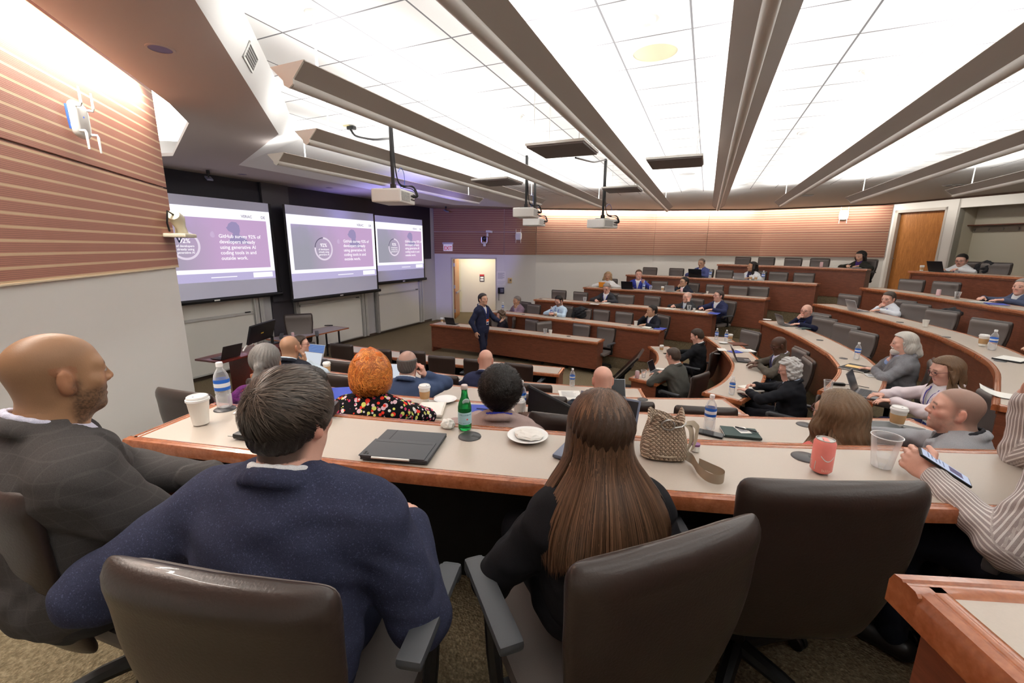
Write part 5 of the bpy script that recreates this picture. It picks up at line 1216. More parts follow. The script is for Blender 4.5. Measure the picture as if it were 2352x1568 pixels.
seat('far', 4, (1396, 634), 'blonde woman in a white blazer behind an orange tablet', 'blonde woman', rot=6, off=OF, h=.0075, fem=True, skin='tan', hair='long', hcol=(.34, .22, .12), col=(240, 238, 236), shirt=(236, 234, 234), R='desk', L='desk', pitch=-6, hs=1.12, s=1.05, nolan=True)
seat('far', 4, (1467, 630), 'man in a bright blue jacket and white shirt gesturing with one hand', 'man in the bright blue jacket', rot=4, off=OF, h=.0075, skin='pink', hair='short', hcol=(.09, .05, .03), col=(52, 62, 140), shirt=(240, 240, 244), L='gest', R='desk', yaw=12, hs=1.15, s=1.06)
seat('far', 4, (1571, 648), 'man with dark hair in a black jacket holding fist to mouth, fourth tier', 'man in black jacket on the fourth tier', rot=-25, off=.6, h=.0075, skin='olive', hair='short', hcol=BK, glasses=(30, 30, 30), col=(34, 36, 46), shirt=(230, 234, 244), R='mouth', L='desk', yaw=-14, hs=1.15)
seat('far', 5, (1611, 603), 'balding man in a blue plaid blazer behind a black laptop', 'man in the blue plaid blazer', rot=-10, off=OF, h=.0075, skin='olive', hair='fringe', hcol=(.06, .05, .045), col=(64, 70, 112), fab='plaid', shirt=(222, 226, 240), sweater=(40, 50, 120), R='type', L='type', pitch=-16, hs=1.12, nolan=True, s=1.05)
seat('far', 5, (1727, 612), 'woman with long black hair in a white cardigan looking towards the screens', 'woman in the white cardigan', rot=-16, off=OF, h=.0075, fem=True, skin='tan', hair='long', hcol=BK, col=(206, 206, 208), shirt=(44, 40, 60), yaw=-34, R='desk', L='desk', hs=1.12)
seat('far', 6, (1976, 588), 'woman with long black hair in a black leather jacket writing on the top tier', 'woman in the leather jacket', rot=-14, off=.66, h=.007, fem=True, skin='light', hair='long', hcol=BK, col=(40, 40, 36), shirt=(60, 36, 90), R='write', L='desk', yaw=-12, pitch=-20, hs=1.12, nolan=True)
# the presenter
fp = onz((1124, 838), 0)[:2]; hzp = zfor(fp, 687)
p_pres = person('presenter in a navy suit and lanyard standing in front of the far desk', onz((1110, 687), hzp)[:2], 0, nrm(V3(1., -.18)), h=.006, ch=.0085, stand=True, hz=hzp, s=1.04*hzp/1.62, lean=.03, skin='light', hair='short', hcol=(.03, .025, .022), col=(36, 40, 62), shirt=(226, 226, 236), sweater=(26, 28, 44), yaw=-6, pitch=2, hs=1.14, w=1.08, stride=.1,
    R='down', L=dict(W=(-.2, .38, hzp-.52), d=(-.25, .8, .45), n=(.4, -.2, .85), curl=.4, pole=(-.7, -.5, -.6)), lz=.16, legs=(34, 36, 54))
# ---------------------------------------------------------------- strands over the solid hair of the closest heads
def fib(n):
    i = np.arange(n)+.5; ph = np.arccos(1-2*i/n); th = PI*(1+5**.5)*i; return np.stack([np.cos(th)*np.sin(ph), np.sin(th)*np.sin(ph), np.cos(ph)], 1)
def hairdo(r, style, col, n=5000, length=.06, width=.0016, seed=1, th=.018, col2=None, crown=(.012, -.55, .83), skip=None):
    """strands grown on the head of figure r, in the figure's frame"""
    rng = np.random.RandomState(seed); Hc, R, hs = r['Hc'], r['R'], r['hs']; c = V3(0, -.016, .03); rad = V3(.077+th, .098+th, .086+th)
    U = fib(n*2); U = nrm3(U+rng.normal(0, .02, U.shape)); P = c+U*rad
    yl = np.interp(P[:, 2], *YLZ); zmin = {'long': -.03, 'straight': -.03, 'short': -.088, 'curls': -.05, 'afro': -.07, 'pony': -.08}[style]
    keep = (P[:, 1] < yl+.006) & (P[:, 2] > zmin); keep &= (np.abs(np.arctan2(U[:, 0], -U[:, 1])) < 1.78) | (style not in ('long', 'straight')); U = U[keep]; N = len(U); K = {'short': 7, 'long': 22, 'straight': 16, 'curls': 16, 'afro': 7, 'pony': 8}[style]
    cr = nrm(crown); out = np.zeros((N, K, 3)); ou = np.zeros((N, K, 3)); q = U.copy(); lift = rng.uniform(-.02, .05, N)
    if style == 'short':
        step = length/K/.1*rng.uniform(.7, 1.2, N)[:, None]; wob = rng.normal(0, .25, (N, 3))
        for k in range(K):
            out[:, k] = c+q*rad*(1.0+(lift*.35+.02+.012*k*(lift > .025))[:, None]); ou[:, k] = q
            d = q-cr; d = d+np.array([.35, 0, -.15])+wob*.6+np.array([0, .25, 0])*(q[:, 2:3] > .45); d = d-q*(d*q).sum(1, keepdims=True); q = nrm3(q+nrm3(d)*step)
        out[:, :, 2] = np.maximum(out[:, :, 2], -.095)
    elif style in ('long', 'straight'):
        a = np.arctan2(U[:, 0], -U[:, 1]); k1 = 8; start = rng.uniform(0, 1, N)**1.5; L = length*rng.uniform(.86, 1.04, N)*(1-.12*np.abs(np.sin(a*3+rng.normal(0, .3, N))))
        for k in range(K):
            if k < k1:
                el = (1-(k/(k1-1)))*(1-start*.6)*1.45; lf = 1+lift*.5+.02
                q = np.stack([np.sin(a)*np.cos(el), -np.cos(a)*np.cos(el), np.sin(el)], 1); q[:, 0] += .06*np.sin(el); out[:, k] = c+nrm3(q)*rad*lf[:, None]; ou[:, k] = nrm3(q)
            else:
                u = (k-k1+1)/(K-k1); z = .03-L*u; sp = 1+(.36 if style == 'long' else .12)*u**1.3+lift*2*u
                fx = np.sin(a)*rad[0]*sp*(1-.1*u)+rng.normal(0, .0015, N); fy = -.016-np.cos(a)*rad[1]*(1-.12*u)*(1+lift*u)+np.where(np.abs(a) > 1.2, .03*u, -.01*u)
                out[:, k] = np.stack([fx, fy, z], 1); ou[:, k] = np.stack([np.sin(a), -np.cos(a), np.zeros(N)], 1)
    else:
        sp = {'curls': .017, 'afro': .011, 'pony': .0}[style]; ph = rng.uniform(0, 6.3, N); fr = rng.uniform(.8, 1.3, N)*(1.25 if style == 'curls' else 1.9); L = length*rng.uniform(.6, 1.1, N); b0 = c+U*rad*(1.0 if style != 'afro' else 1.0)
        e1 = nrm3(np.cross(U, np.array([.2, .1, 1.]))); e2 = np.cross(U, e1)
        for k in range(K):
            u = k/(K-1); an = ph+fr*k*.9; s = sp*(.4+.8*u)
            if style == 'curls': ctr = b0+U*.012*math.sin(u*PI)+np.stack([U[:, 0]*.02*u, U[:, 1]*.016*u-.0*u, -L*u], 1)
            elif style == 'afro': ctr = b0+U*(L*u)[:, None]
            else: ctr = b0
            out[:, k] = ctr+e1*(np.cos(an)*s)[:, None]+e2*(np.sin(an)*s)[:, None]; ou[:, k] = U
    out *= hs; dw = rotm(math.degrees(math.atan2(-R[0, 1], R[1, 1])), 0) if style in ('long', 'straight') else R
    W = Hc+out@dw.T; O = ou@dw.T
    if style in ('long', 'straight'):
        d = r['front'].eval(W[:, k1:]); W[:, k1:] += O[:, k1:]*np.clip(.016+rng.uniform(0, .012, (N, 1))-d, 0, .16)[..., None]
        for _ in range(2): W[:, 1:-1] = (W[:, :-2]+2*W[:, 1:-1]+W[:, 2:])/4
    c1 = np.array(col); c2 = np.array(col2 if col2 is not None else col)
    m = rng.uniform(0, 1, (N, 1)); tone = (c1*(1-m)+c2*m)*rng.uniform(.55, 1.35, (N, 1))
    if style == 'short': tone = tone*(.6+1.3*sstep(.01, .1, out[:, 0, 2:3]/hs))
    if skip is not None: kk = ~skip(W[:, 0], out[:, 0]); W, O, tone = W[kk], O[kk], tone[kk]
    me = ribbons('hair_strand', W, O, np.full(len(W), width), tone); par = [x for x in r['t'].children if x.name.startswith('hair')]
    obj('hair_strand', me, None, par[0] if par else r['t'])
def nrm3(v): return v/(np.linalg.norm(v, axis=1, keepdims=True)+1e-9)
def late_hair(r, style, col, th=None, h=.005):
    me, S = hair_mesh(r['Hc'], r['R'], r['hs'], style, h, col, 3); return obj('hair', me, None, r['t'])
late_hair(p2, 'thick', (.022, .017, .014)); hairdo(p2, 'short', (.028, .021, .017), 9000, .075, .0016, 2, .013, (.085, .066, .052), crown=(.12, -.86, .5))
late_hair(p3, 'under', (.045, .024, .014)); hairdo(p3, 'long', (.06, .03, .016), 5200, .38, .0021, 3, .013, (.17, .09, .05))
hairdo(p_br, 'straight', (.11, .07, .04), 3000, .25, .0019, 4, .014, (.24, .16, .095))
hairdo(p_red, 'curls', (.36, .07, .008), 2600, .085, .0052, 5, .026, (.80, .30, .06))
hairdo(p_afro, 'afro', (.010, .008, .007), 5200, .03, .003, 6, .02, (.022, .018, .016), crown=(0, 0, 1))
hairdo(p_pink, 'long', (.11, .06, .03), 2200, .30, .0026, 7, .013, (.22, .13, .07))
# ---------------------------------------------------------------- swivel chairs
LEA = smat('chair_leather', 50, 40, 36, .36, noise=.12, nscale=160., bump=.14, coat=.12)
PAD = smat('chair_pad', 98, 90, 86, .5, noise=.1, nscale=300., bump=.12)
ARMM = smat('arm_pad', 66, 68, 72, .5, noise=.06, nscale=300.)
def backshape(y0, th, wid, z0, z1, lean, n=28, rows=22, inset=0.):
    """upholstered back: rounded loops stacked upward, wrapping gently round the sitter"""
    b = MB(); vs = []; fs = []
    for j in range(rows):
        v = .5-.5*math.cos(PI*(j+.35)/(rows-1+.7)); z = z0+(z1-z0)*v
        rr = min(1., math.sqrt(max(.02, 1-((abs(v-.5)-.5+.085)/.085)**2)) if abs(v-.5) > .415 else 1.)
        wv = wid*(.80+.20*min(1, v*1.5)**.8)*(.90+.10*rr); tv = th*(.12+.88*rr)*(1.+.5*math.exp(-((v-.92)/.09)**2))
        for k in range(n):
            a = 2*PI*k/n; c, s = math.cos(a), math.sin(a); e = .36
            x = wv/2*math.copysign(abs(c)**e, c); y = tv/2*math.copysign(abs(s)**.8, s)
            vs.append((x, y0-lean*v+y+.16*x*x*1.6-.045*math.sin(v*PI)*.6, z))
    for j in range(rows-1):
        for k in range(n): fs.append((j*n+k, j*n+(k+1) % n, (j+1)*n+(k+1) % n, (j+1)*n+k))
    fs += [tuple(range(n))[::-1], tuple((rows-1)*n+k for k in range(n))]
    return b.add(vs, fs)
def make_chair():
    t = thing('swivel_chair', 'x', 'chair')
    b = MB(); b.box((-.25, -.21, .375), (.25, .25, .44), .03); obj('seat', b, PAD, t, True)
    sh = obj('backrest', backshape(-.262, .05, .49, .42, .97, .075), LEA, t, True)
    b = MB()
    xs = np.linspace(-.19, .19, 15)
    b.tube([(x, -.292-.5*.0+.256*x*x-.022, .60+.9*x*x) for x in xs], .0035, 5)
    obj('seam', b, BLACK, sh, True)
    obj('back_cushion', backshape(-.232, .045, .45, .47, .945, .075), PAD, t, True)
    for s in (-1, 1):
        b = MB(); b.tube([(s*.2, -.05, .385), (s*.285, -.05, .39), (s*.292, -.04, .5), (s*.29, .0, .63)], [.022, .022, .02, .018], 8); ar = obj('armrest', b, BLACK, t, True)
        b = MB(); b.box((s*.29-.032, -.17, .625), (s*.29+.032, .14, .655), .012); b.box((s*.29-.03, .12, .60), (s*.29+.03, .16, .645), .012); obj('arm_pad', b, ARMM, ar, True)
    b = MB(); b.cyl((0, 0, .09), .028, .28, 16); b.box((-.1, -.12, .345), (.1, .12, .388), .01); obj('gas_column', b, BLACK, t, True)
    b = MB()
    for i in range(5):
        a = 2*PI*i/5+.3; c, s = math.cos(a), math.sin(a); b.tube([(0, 0, .115), (.16*c, .16*s, .105), (.31*c, .31*s, .075)], [.032, .027, .02], 8)
    bs = obj('star_base', b, BLACK, t, True)
    for i in range(5):
        a = 2*PI*i/5+.3; c, s = .31*math.cos(a), .31*math.sin(a); b = MB()
        for o in (-.014, .014): b.M = T(c, s, .03) @ RZ(a*1.7) @ T(o, 0, 0) @ RYm(PI/2); b.lathe((0, 0, -.009), [(0, 0), (.026, .0), (.03, .004), (.03, .014), (.026, .018), (0, .018)], 16)
        b.M = T(c, s, 0); b.tube([(0, 0, .03), (0, 0, .07)], .01, 8); obj('caster', b, BLACK, bs, True)
    return t
PROTO = make_chair(); FREE = [True]; TAKEN = []
def chair(xy, fz, f, label, group=None):
    global PROTO
    rz = math.atan2(-f[0], f[1]); loc = (xy[0], xy[1], fz)
    if FREE[0]:
        FREE[0] = False; PROTO.location = loc; PROTO.rotation_euler = (0, 0, rz); PROTO['label'] = label
        if group: PROTO['group'] = group
        return PROTO
    r = dup(PROTO, loc, rz, label, group); return r
for r, short in CHAIRS_FOR:
    p = r['hip_xy']+r['face']*.045; TAKEN.append(np.array(p)); chair(p, r['fz'], r['face'], 'dark swivel chair in which the %s sits' % short, 'occupied swivel chairs')
ORD = ['', 'first', 'second', 'third', 'fourth', 'fifth', 'sixth', 'seventh']
def empty(sec, kk, px, label, rot=0., off=None):
    if off is None:
        q = onz(px, FL[kk-1]+.97); n, d = nearest(sec, kk, q)
        if sec != 'near' and (d < .62 or d > 1.5): off = .86
        else: q = q[:2]
    if off is not None: q, n = row_point(sec, kk, px, off); q = q[:2]
    if sec == 'far' and nearest(sec, kk, q)[1] > .84: q = q-n*(nearest(sec, kk, q)[1]-.84)
    f = rot2(-n, rot); c_ = q-n*.3; tn = np.array([-n[1], n[0]])
    for _ in range(3):
        for o in TAKEN:
            v = c_-o; dd = np.linalg.norm(v)
            if dd < .62: c_ = c_+tn*math.copysign(min(.2, .62-dd), v@tn)
    c0_ = q-n*.3; mv = c_-c0_; ml = np.linalg.norm(mv)
    if ml > .16: c_ = c0_+mv/ml*.16
    TAKEN.append(c_); return chair(c_, FL[kk-1], f, label, 'empty swivel chairs')
E = 'empty swivel chair '
for sec, kk, lst in (
 ('far', 1, [((1171, 723), 'beside the curly haired woman, turned sideways behind the front far desk', 50), ((1207, 729), 'with bluish back and a cord behind the front far desk', -20), ((1288, 735), 'turned sideways by the paper cup on the front far desk', 60), ((1336, 738), 'second from the aisle end of the front far desk', -8), ((1384, 746), 'at the aisle end of the front far desk', -8)]),
 ('far', 2, [((1211, 697), 'with bluish back next to the man in the mauve jacket', -10), ((1340, 705), 'holding a dark coat next to the bearded man in light blue', -10), ((1376, 707), 'close beside the chair with the dark coat on the second far tier', -5), ((1430, 716), 'between two others and the man resting chin on fist, second far tier', -4)]),
 ('far', 3, [((1284, 669), 'at the screen end of the third far tier against the plain wall', 0), ((1330, 670), 'with bluish back near a clear cup on the third far tier', -8), ((1428, 676), 'next to the grey haired man reading, third far tier', 0), ((1498, 677), 'alone in the middle of the third far tier', -12)]),
 ('far', 4, [((1507, 645), 'beside the man in the bright blue jacket, fourth far tier', 4), ((1638, 653), 'behind the black folder, fourth far tier', -8), ((1687, 656), 'second from the aisle on the fourth far tier', -4), ((1741, 654), 'at the aisle end of the fourth far tier', 0)]),
 ('far', 5, [((1494, 607), 'standing highest at the screen end of the fifth far tier', 0), ((1552, 618), 'beside the man with the black laptop, fifth far tier', -6), ((1672, 619), 'left of the woman in the white cardigan, fifth far tier', 4), ((1775, 625), 'right of the woman in the white cardigan, fifth far tier', -4), ((1838, 629), 'at the aisle end of the fifth far tier', 0)]),
 ('far', 6, [((1706, 590), 'at the screen end of the top far tier', -3), ((1760, 592), 'second from the screen end of the top far tier', -3), ((1820, 593), 'third from the screen end of the top far tier', -6), ((1884, 595), 'by the drink can on the top far tier', 0)]),
 ('mid', 6, [((2303, 605), 'beside the bearded man in the white shirt, top centre tier', 20)]),
 ('mid', 5, [((2106, 642), 'at the aisle end of the fifth centre tier', 20), ((2182, 647), 'behind a drink can on the fifth centre tier', 20)]),
 ('mid', 4, [((1960, 677), 'behind the open grey tablet at the end of the fourth centre tier', 20), ((2117, 705), 'next to the man in the pale blue shirt, fourth centre tier', 25), ((2182, 714), 'with a black coat over its back, fourth centre tier', 25)]),
 ('mid', 3, [((1906, 732), 'nearest the bald man in the navy jumper, third centre tier', 25), ((1956, 747), 'in the middle of three on the third centre tier', 25), ((1996, 765), 'behind the water bottle on the third centre tier', 25)]),
 ('mid', 2, [((1733, 762), 'at the aisle end of the second centre tier by the brown folder', 25), ((1847, 806), 'right behind the man typing in brown grey suit', 10)]),
 ('near', 1, [((779, 788), 'at the screen end of the front near desk', 12), ((868, 800), 'half hidden behind the red haired woman, front near desk', 8), ((933, 803), 'beyond the man in the blue blazer, front near desk', 10), ((1011, 816), 'left of the bald man in navy, front near desk', 6), ((1097, 824), 'partly hidden by the bald man in navy, front near desk', 0), ((1195, 834), 'at the aisle end of the front near desk', -4)]),
 ('near', 2, [((775, 827), 'by the laptop showing a blue spreadsheet, second near desk', 6), ((1004, 858), 'by the dark cable cover on the second near desk', 8), ((1224, 879), 'at the aisle end of the second near desk', -2)]),
 ('near', 3, [((775, 856), 'beyond the pink drink can, third near desk', 4), ((1243, 904), 'beyond the black handbag, third near desk', -2), ((1395, 914), 'beyond the long haired woman, third near desk', -4), ((1583, 930), 'nearest the slanted desk end, third near desk', -6)]),
 ('near', 4, [((455, 898), 'beyond the white paper cup, fourth near desk', 4), ((1256, 945), 'carrying a black handbag, fourth near desk', -4)])):
    for px, l, rot in lst: empty(sec, kk, px, E+l, rot)
empty('mid', 4, (2300, 738), 'large black swivel chair at the end of the fourth centre tier behind the tall cup', 30)
# the four big chairs at the near desk
def nearchair(a, b, label, flip=1):
    z = FL[4]+.97; a, b = onz(a, z)[:2], onz(b, z)[:2]; e = (b-a)/np.linalg.norm(b-a); f = np.array([-e[1], e[0]]); m = (a+b)/2
    return chair(m+f*.31, FL[4], f, label, 'swivel chairs along the large near desk')
nearchair((-190, 1050), (118, 1135), 'brown leather swivel chair under the bald man, cut by the photo edge'); nearchair((278, 1265), (755, 1335), 'brown leather swivel chair under the man in the navy tweed blazer')
nearchair((1290, 1290), (1735, 1165), 'dark leather swivel chair turned askew behind the long haired woman'); nearchair((1690, 1090), (2133, 1098), 'empty dark leather swivel chair behind the pink drink can')
q = onz((683, 724), 1.22)[:2]; o = chair(q+np.array([.08, -.06]), 0, nrm(V3(.75, -.65)), 'grey swivel chair standing behind the folding table under the screens'); o.scale = (1.25, 1.25, 1.25)
# ---------------------------------------------------------------- table things
def spot(sec, k, px, lo=.05, hi=.42):
    """place on a desk top under a photo pixel, kept on the desk"""
    z = DT[k-1]+.004
    if not (sec != 'near' and k >= 4):
        q = onz(px, z); n, d = nearest(sec, k, q)
        if lo <= d <= hi: return q[:2], n
        off = min(max(d, lo), hi)
    else: off = min(.24, (lo+hi)/2)
    try: q, n = row_point(sec, k, px, off)
    except ValueError:
        q = onz(px, z); n, d = nearest(sec, k, q); q = q[:2]+n*(off-d)*.5
    return q[:2], n
GLASS = mat('clear_plastic', (.93, .95, .97, 1), .06, spec=.8); _t = NT(GLASS); _lw = _t.n('ShaderNodeLayerWeight', Blend=.35); _t.l(_t.math('ADD', _t.math('MULTIPLY', _lw.outputs[1], .75), .12), _t.b.inputs['Alpha']); WATER = mat('water', (.90, .94, .97, 1), .05, alpha=.22)
GREENG = mat('green_glass', (.03, .42, .10, 1), .05, trans=.75, ior=1.2)
LBLUE = smat('label_blue', 30, 96, 190, .4); LWHITE = smat('label_white', 236, 240, 246, .4); CAPW = smat('cap_white', 240, 240, 240, .4)
KRAFT = smat('cup_sleeve', 168, 132, 92, .8, noise=.06); CUPW = smat('cup_white', 240, 238, 232, .55); LIDW = smat('lid_white', 236, 236, 234, .4)
def P_bottle():
    t = thing('water_bottle', 'x', 'bottle'); pr = [(.0, .002), (.026, .0), (.0325, .008), (.0325, .06), (.030, .066), (.0325, .072), (.0325, .14), (.029, .16), (.018, .182), (.0125, .19), (.0125, .2)]
    b = MB(); b.lathe((0, 0, 0), pr, 24); obj('bottle_body', b, GLASS, t, True)
    b = MB(); b.lathe((0, 0, 0), [(.0330, .088), (.0333, .09), (.0333, .138), (.0330, .14)], 24); b.cur = 1; b.lathe((0, 0, 0), [(.0334, .104), (.0336, .105), (.0336, .122), (.0334, .123)], 24)
    lb = obj('label', b, [LBLUE, LWHITE], t, True)
    b = MB(); b.lathe((0, 0, 0), [(0, .2), (.0145, .2), (.0145, .217), (.013, .22), (0, .22)], 20); obj('cap', b, CAPW, t, True)
    b = MB(); b.lathe((0, 0, 0), [(0, .006), (.030, .006), (.030, .062), (0, .062)], 20); obj('water', b, WATER, t, True); return t
def P_cup(sleeve=True):
    t = thing('coffee_cup', 'x', 'cup')
    b = MB(); b.lathe((0, 0, 0), [(0, .003), (.028, .0), (.0295, .001), (.0405, .103), (.042, .105), (.0395, .106)], 28); obj('cup_body', b, CUPW, t, True)
    if sleeve: b = MB(); b.lathe((0, 0, 0), [(.0325, .024), (.0335, .024), (.039, .078), (.0385, .079)], 28); obj('cup_sleeve', b, KRAFT, t, True)
    b = MB(); b.lathe((0, 0, 0), [(.042, .101), (.044, .103), (.0435, .111), (.040, .113), (.0385, .122), (.036, .124), (.034, .119), (0, .118)], 28); b.cur = 1; b.box((.012, -.003, .1185), (.02, .003, .119)); obj('lid', b, [LIDW, BLACK], t, True); return t
def P_tumbler():
    t = thing('paper_cup', 'x', 'cup'); b = MB(); b.lathe((0, 0, 0), [(0, .004), (.025, .0), (.0265, .001), (.038, .095), (.0395, .097), (.037, .097), (.026, .006), (0, .006)], 24); obj('cup_body', b, CUPW, t, True); return t
def P_clear(col=None):
    t = thing('plastic_cup', 'x', 'cup'); b = MB(); b.lathe((0, 0, 0), [(0, .002), (.029, .0), (.0305, .002), (.044, .112), (.0465, .114), (.0465, .1165), (.0435, .1165)], 32); obj('cup_body', b, GLASS, t, True)
    b = MB(); b.lathe((0, 0, 0), [(0, .004), (.0285, .004), (.0335, .042), (0, .042)], 28); obj('drink', b, col or WATER, t, True); b = MB(); b.tube([(.0455*math.cos(a), .0455*math.sin(a), .1155) for a in np.linspace(0, 2*PI, 40, endpoint=False)], .0013, 6, closed=True); obj('rim', b, smat('rim_plastic', 236, 238, 240, .2), t, True); return t
def P_can(col, name):
    t = thing('drink_can', 'x', 'can'); b = MB(); b.lathe((0, 0, 0), [(.022, .0), (.026, .002), (.033, .011), (.033, .108), (.028, .119)], 32); obj('can_body', b, smat(name, *col, 0.38, noise=.06, nscale=60.), t, True)
    b = MB(); b.lathe((0, 0, 0), [(.028, .119), (.0285, .1215), (.0265, .122), (.0245, .118), (0, .118)], 32); b.lathe((0, 0, 0), [(.0, .002), (.022, .0)], 24); rim = obj('can_lid', b, STEEL, t, True)
    b = MB(); b.box((-.008, -.002, .1185), (.008, .02, .1205), .001); b.cyl((0, -.011, .1182), .008, .0006, 16); obj('pull_tab', b, smat(name+'_tab', *col, .4), rim, True); return t
def P_plate():
    t = thing('plate', 'x', 'plate'); b = MB(); b.lathe((0, 0, 0), [(0, .004), (.045, .002), (.06, .004), (.082, .014), (.083, .016), (.08, .0165), (.06, .009), (.045, .0065), (0, .0065)], 40); obj('plate_body', b, smat('china', 240, 240, 238, .25), t, True); return t
def P_laptop(lid, scr=None, kb=(60, 62, 66), ang=112, w=.32, d=.22, logo=False):
    t = thing('laptop', 'x', 'laptop')     # hinge at -y side of the base is towards the room (lid back faces -y... opened lid stands at y=0)
    b = MB(); b.box((-w/2, -d, 0), (w/2, 0, .014), .004); ba = obj('keyboard_base', b, lid, t, True)
    b = MB(); b.box((-w/2+.02, -d*.52, .0142), (w/2-.02, -.022, .0152))
    b.cur = 1
    for r in range(5):
        for c in range(12): b.box((-w/2+.026+c*(w-.05)/12, -d*.5+r*d*.083, .0152), (-w/2+.026+(c+.84)*(w-.05)/12, -d*.5+(r+.82)*d*.083, .0165))
    obj('keys', b, [BLACK, smat('keys', *kb, .5)], ba); b = MB(); b.box((-.05, -d+.012, .0142), (.05, -d*.58, .0148)); obj('trackpad', b, smat('trackpad', 120, 122, 126, .4), ba)
    a = math.radians(ang-90); b = MB(); b.M = T(0, 0, .012) @ RXm(-a) ; b.box((-w/2, -.002, 0), (w/2, .006, d), .002); li = obj('screen_lid', b, lid, t, True)
    b = MB(); b.M = T(0, 0, .012) @ RXm(-a); b.quad((-w/2+.008, -.0028, .012), (w/2-.008, -.0028, .012), (w/2-.008, -.0028, d-.008), (-w/2+.008, -.0028, d-.008)); obj('display', b, scr or SCROFF, li)
    return t
SCROFF = smat('display_off', 16, 18, 24, .2); SCRW = m_emit('display_white', (232, 238, 248), .8)
def m_sheet():
    m = m_emit('display_spreadsheet', (90, 130, 220), .6); t = NT(m); co = t.coord(); s = t.N.new('ShaderNodeSeparateXYZ'); t.l(co, s.inputs[0])
    l = t.math('LESS_THAN', t.math('FRACT', t.math('MULTIPLY', s.outputs[2], 48.)), .28); c = t.mix(l, srgb(150, 182, 240), srgb(70, 104, 196)); t.l(c, t.b.inputs['Emission Color']); return m
SHEET = m_sheet()
LGREY = smat('laptop_grey', 128, 130, 134, .35, metal=.6); LDARK = smat('laptop_black', 26, 26, 29, .4); LSIL = smat('laptop_silver', 186, 188, 192, .35, metal=.5)
def P_phone():
    t = thing('phone', 'x', 'phone'); b = MB(); b.box((-.037, -.075, 0), (.037, .075, .009), .004); obj('phone_case', b, BLACK, t, True); b = MB(); b.box((-.033, -.07, .0092), (.033, .07, .0097)); obj('display', b, SCROFF, t); return t
def P_book(col, w=.15, d=.21, h=.014, pages=True, pen=False, sheet=False):
    t = thing('notebook', 'x', 'notebook'); b = MB(); b.box((-w/2, -d/2, 0), (w/2, d/2, h), .002); obj('cover', b, smat('cover_%d_%d_%d' % col, *col, .6), t)
    if sheet: b = MB(); b.box((-w/2+.008, -d/2+.008, h), (w/2-.008, d/2-.008, h+.002)); obj('open_page', b, PAPER, t)
    elif pages: b = MB(); b.box((-w/2+.004, -d/2-.001, .003), (w/2-.002, d/2+.001, h-.003)); obj('pages', b, PAPER, t)
    return t
def paper(xy, z, rz, label, w=.216, d=.28, n=1, curl=0., drape=None):
    t = thing('paper_sheet', label, 'paper', (xy[0], xy[1], z), rz); b = MB(); N = 10; rr = random.Random(label)
    for s in range(n):
        a = rr.uniform(-.12, .12)*(s > 0); vs = []
        for j in range(N+1):
            y = -d/2+d*j/N; zz = .001+s*.0012+curl*max(0, j/N-.5)**2*4*.1
            if drape is not None and y < drape: zz = .001-(drape-y)*.97; yy = drape-.008-(drape-y)*.2
            else: yy = y
            for x in (-w/2, w/2): vs.append((x*math.cos(a)-yy*math.sin(a), x*math.sin(a)+yy*math.cos(a), zz))
        b.add(vs, [(2*j, 2*j+1, 2*j+3, 2*j+2) for j in range(N)])
    o = obj('sheet', b, PAPER, t); b = MB()
    for i in range(9): yy = d*.36-i*d*.075; b.box((-w*.38, yy, .0018+n*.0012), (w*(.36-.25*rr.random()), yy+.004, .002+n*.0012)) if drape is None and not curl else None
    if b.v: obj('printed_line', b, smat('ink_grey', 150, 150, 156, .8), t)
    return t
def pen(xy, z, rz, label, col=(30, 30, 34)):
    t = thing('pen', label, 'pen', (xy[0], xy[1], z+.005), rz); b = MB(); b.tube([(-.065, 0, 0), (.06, 0, 0)], .0045, 8); obj('barrel', b, smat('pen_%d' % col[0], *col, .4), t, True); b = MB(); b.tube([(.06, 0, 0), (.072, 0, 0)], [.004, .001], 8); obj('tip', b, STEEL, t, True); return t
PROTOS = {}
MAKE = {'bottle': P_bottle, 'cup': lambda: P_cup(True), 'lidcup': lambda: P_cup(False), 'tumbler': P_tumbler, 'clear': P_clear, 'brown': lambda: P_clear(mat('cola', (.10, .03, .01, 1), .05, trans=.6)), 'pinkcan': lambda: P_can((240, 138, 130), 'can_coral'), 'can': lambda: P_can((214, 180, 184), 'can_pale'), 'plate': P_plate,
 'laptop': lambda: P_laptop(LGREY), 'blacklap': lambda: P_laptop(LDARK), 'sheetlap': lambda: P_laptop(LSIL, SHEET), 'whitelap': lambda: P_laptop(LSIL, SCRW), 'maclap': lambda: P_laptop(smat('laptop_brown', 62, 54, 54, .4, metal=.4), None),
 'phone': P_phone, 'book': lambda: P_book((226, 220, 208), sheet=True), 'dbook': lambda: P_book((40, 62, 60)), 'bfolder': lambda: P_book((46, 66, 160), .22, .29, .01), 'blkfolder': lambda: P_book((28, 28, 32), .24, .31, .012), 'brfolder': lambda: P_book((92, 50, 34), .24, .3, .014), 'blkbook': lambda: P_book((24, 24, 28), .22, .28, .012, sheet=True)}
GRP = {'bottle': 'water bottles', 'cup': 'sleeved coffee cups', 'lidcup': 'white lidded cups', 'tumbler': 'white paper cups', 'clear': 'clear plastic cups', 'can': 'pale drink cans', 'plate': 'white plates', 'phone': 'phones'}
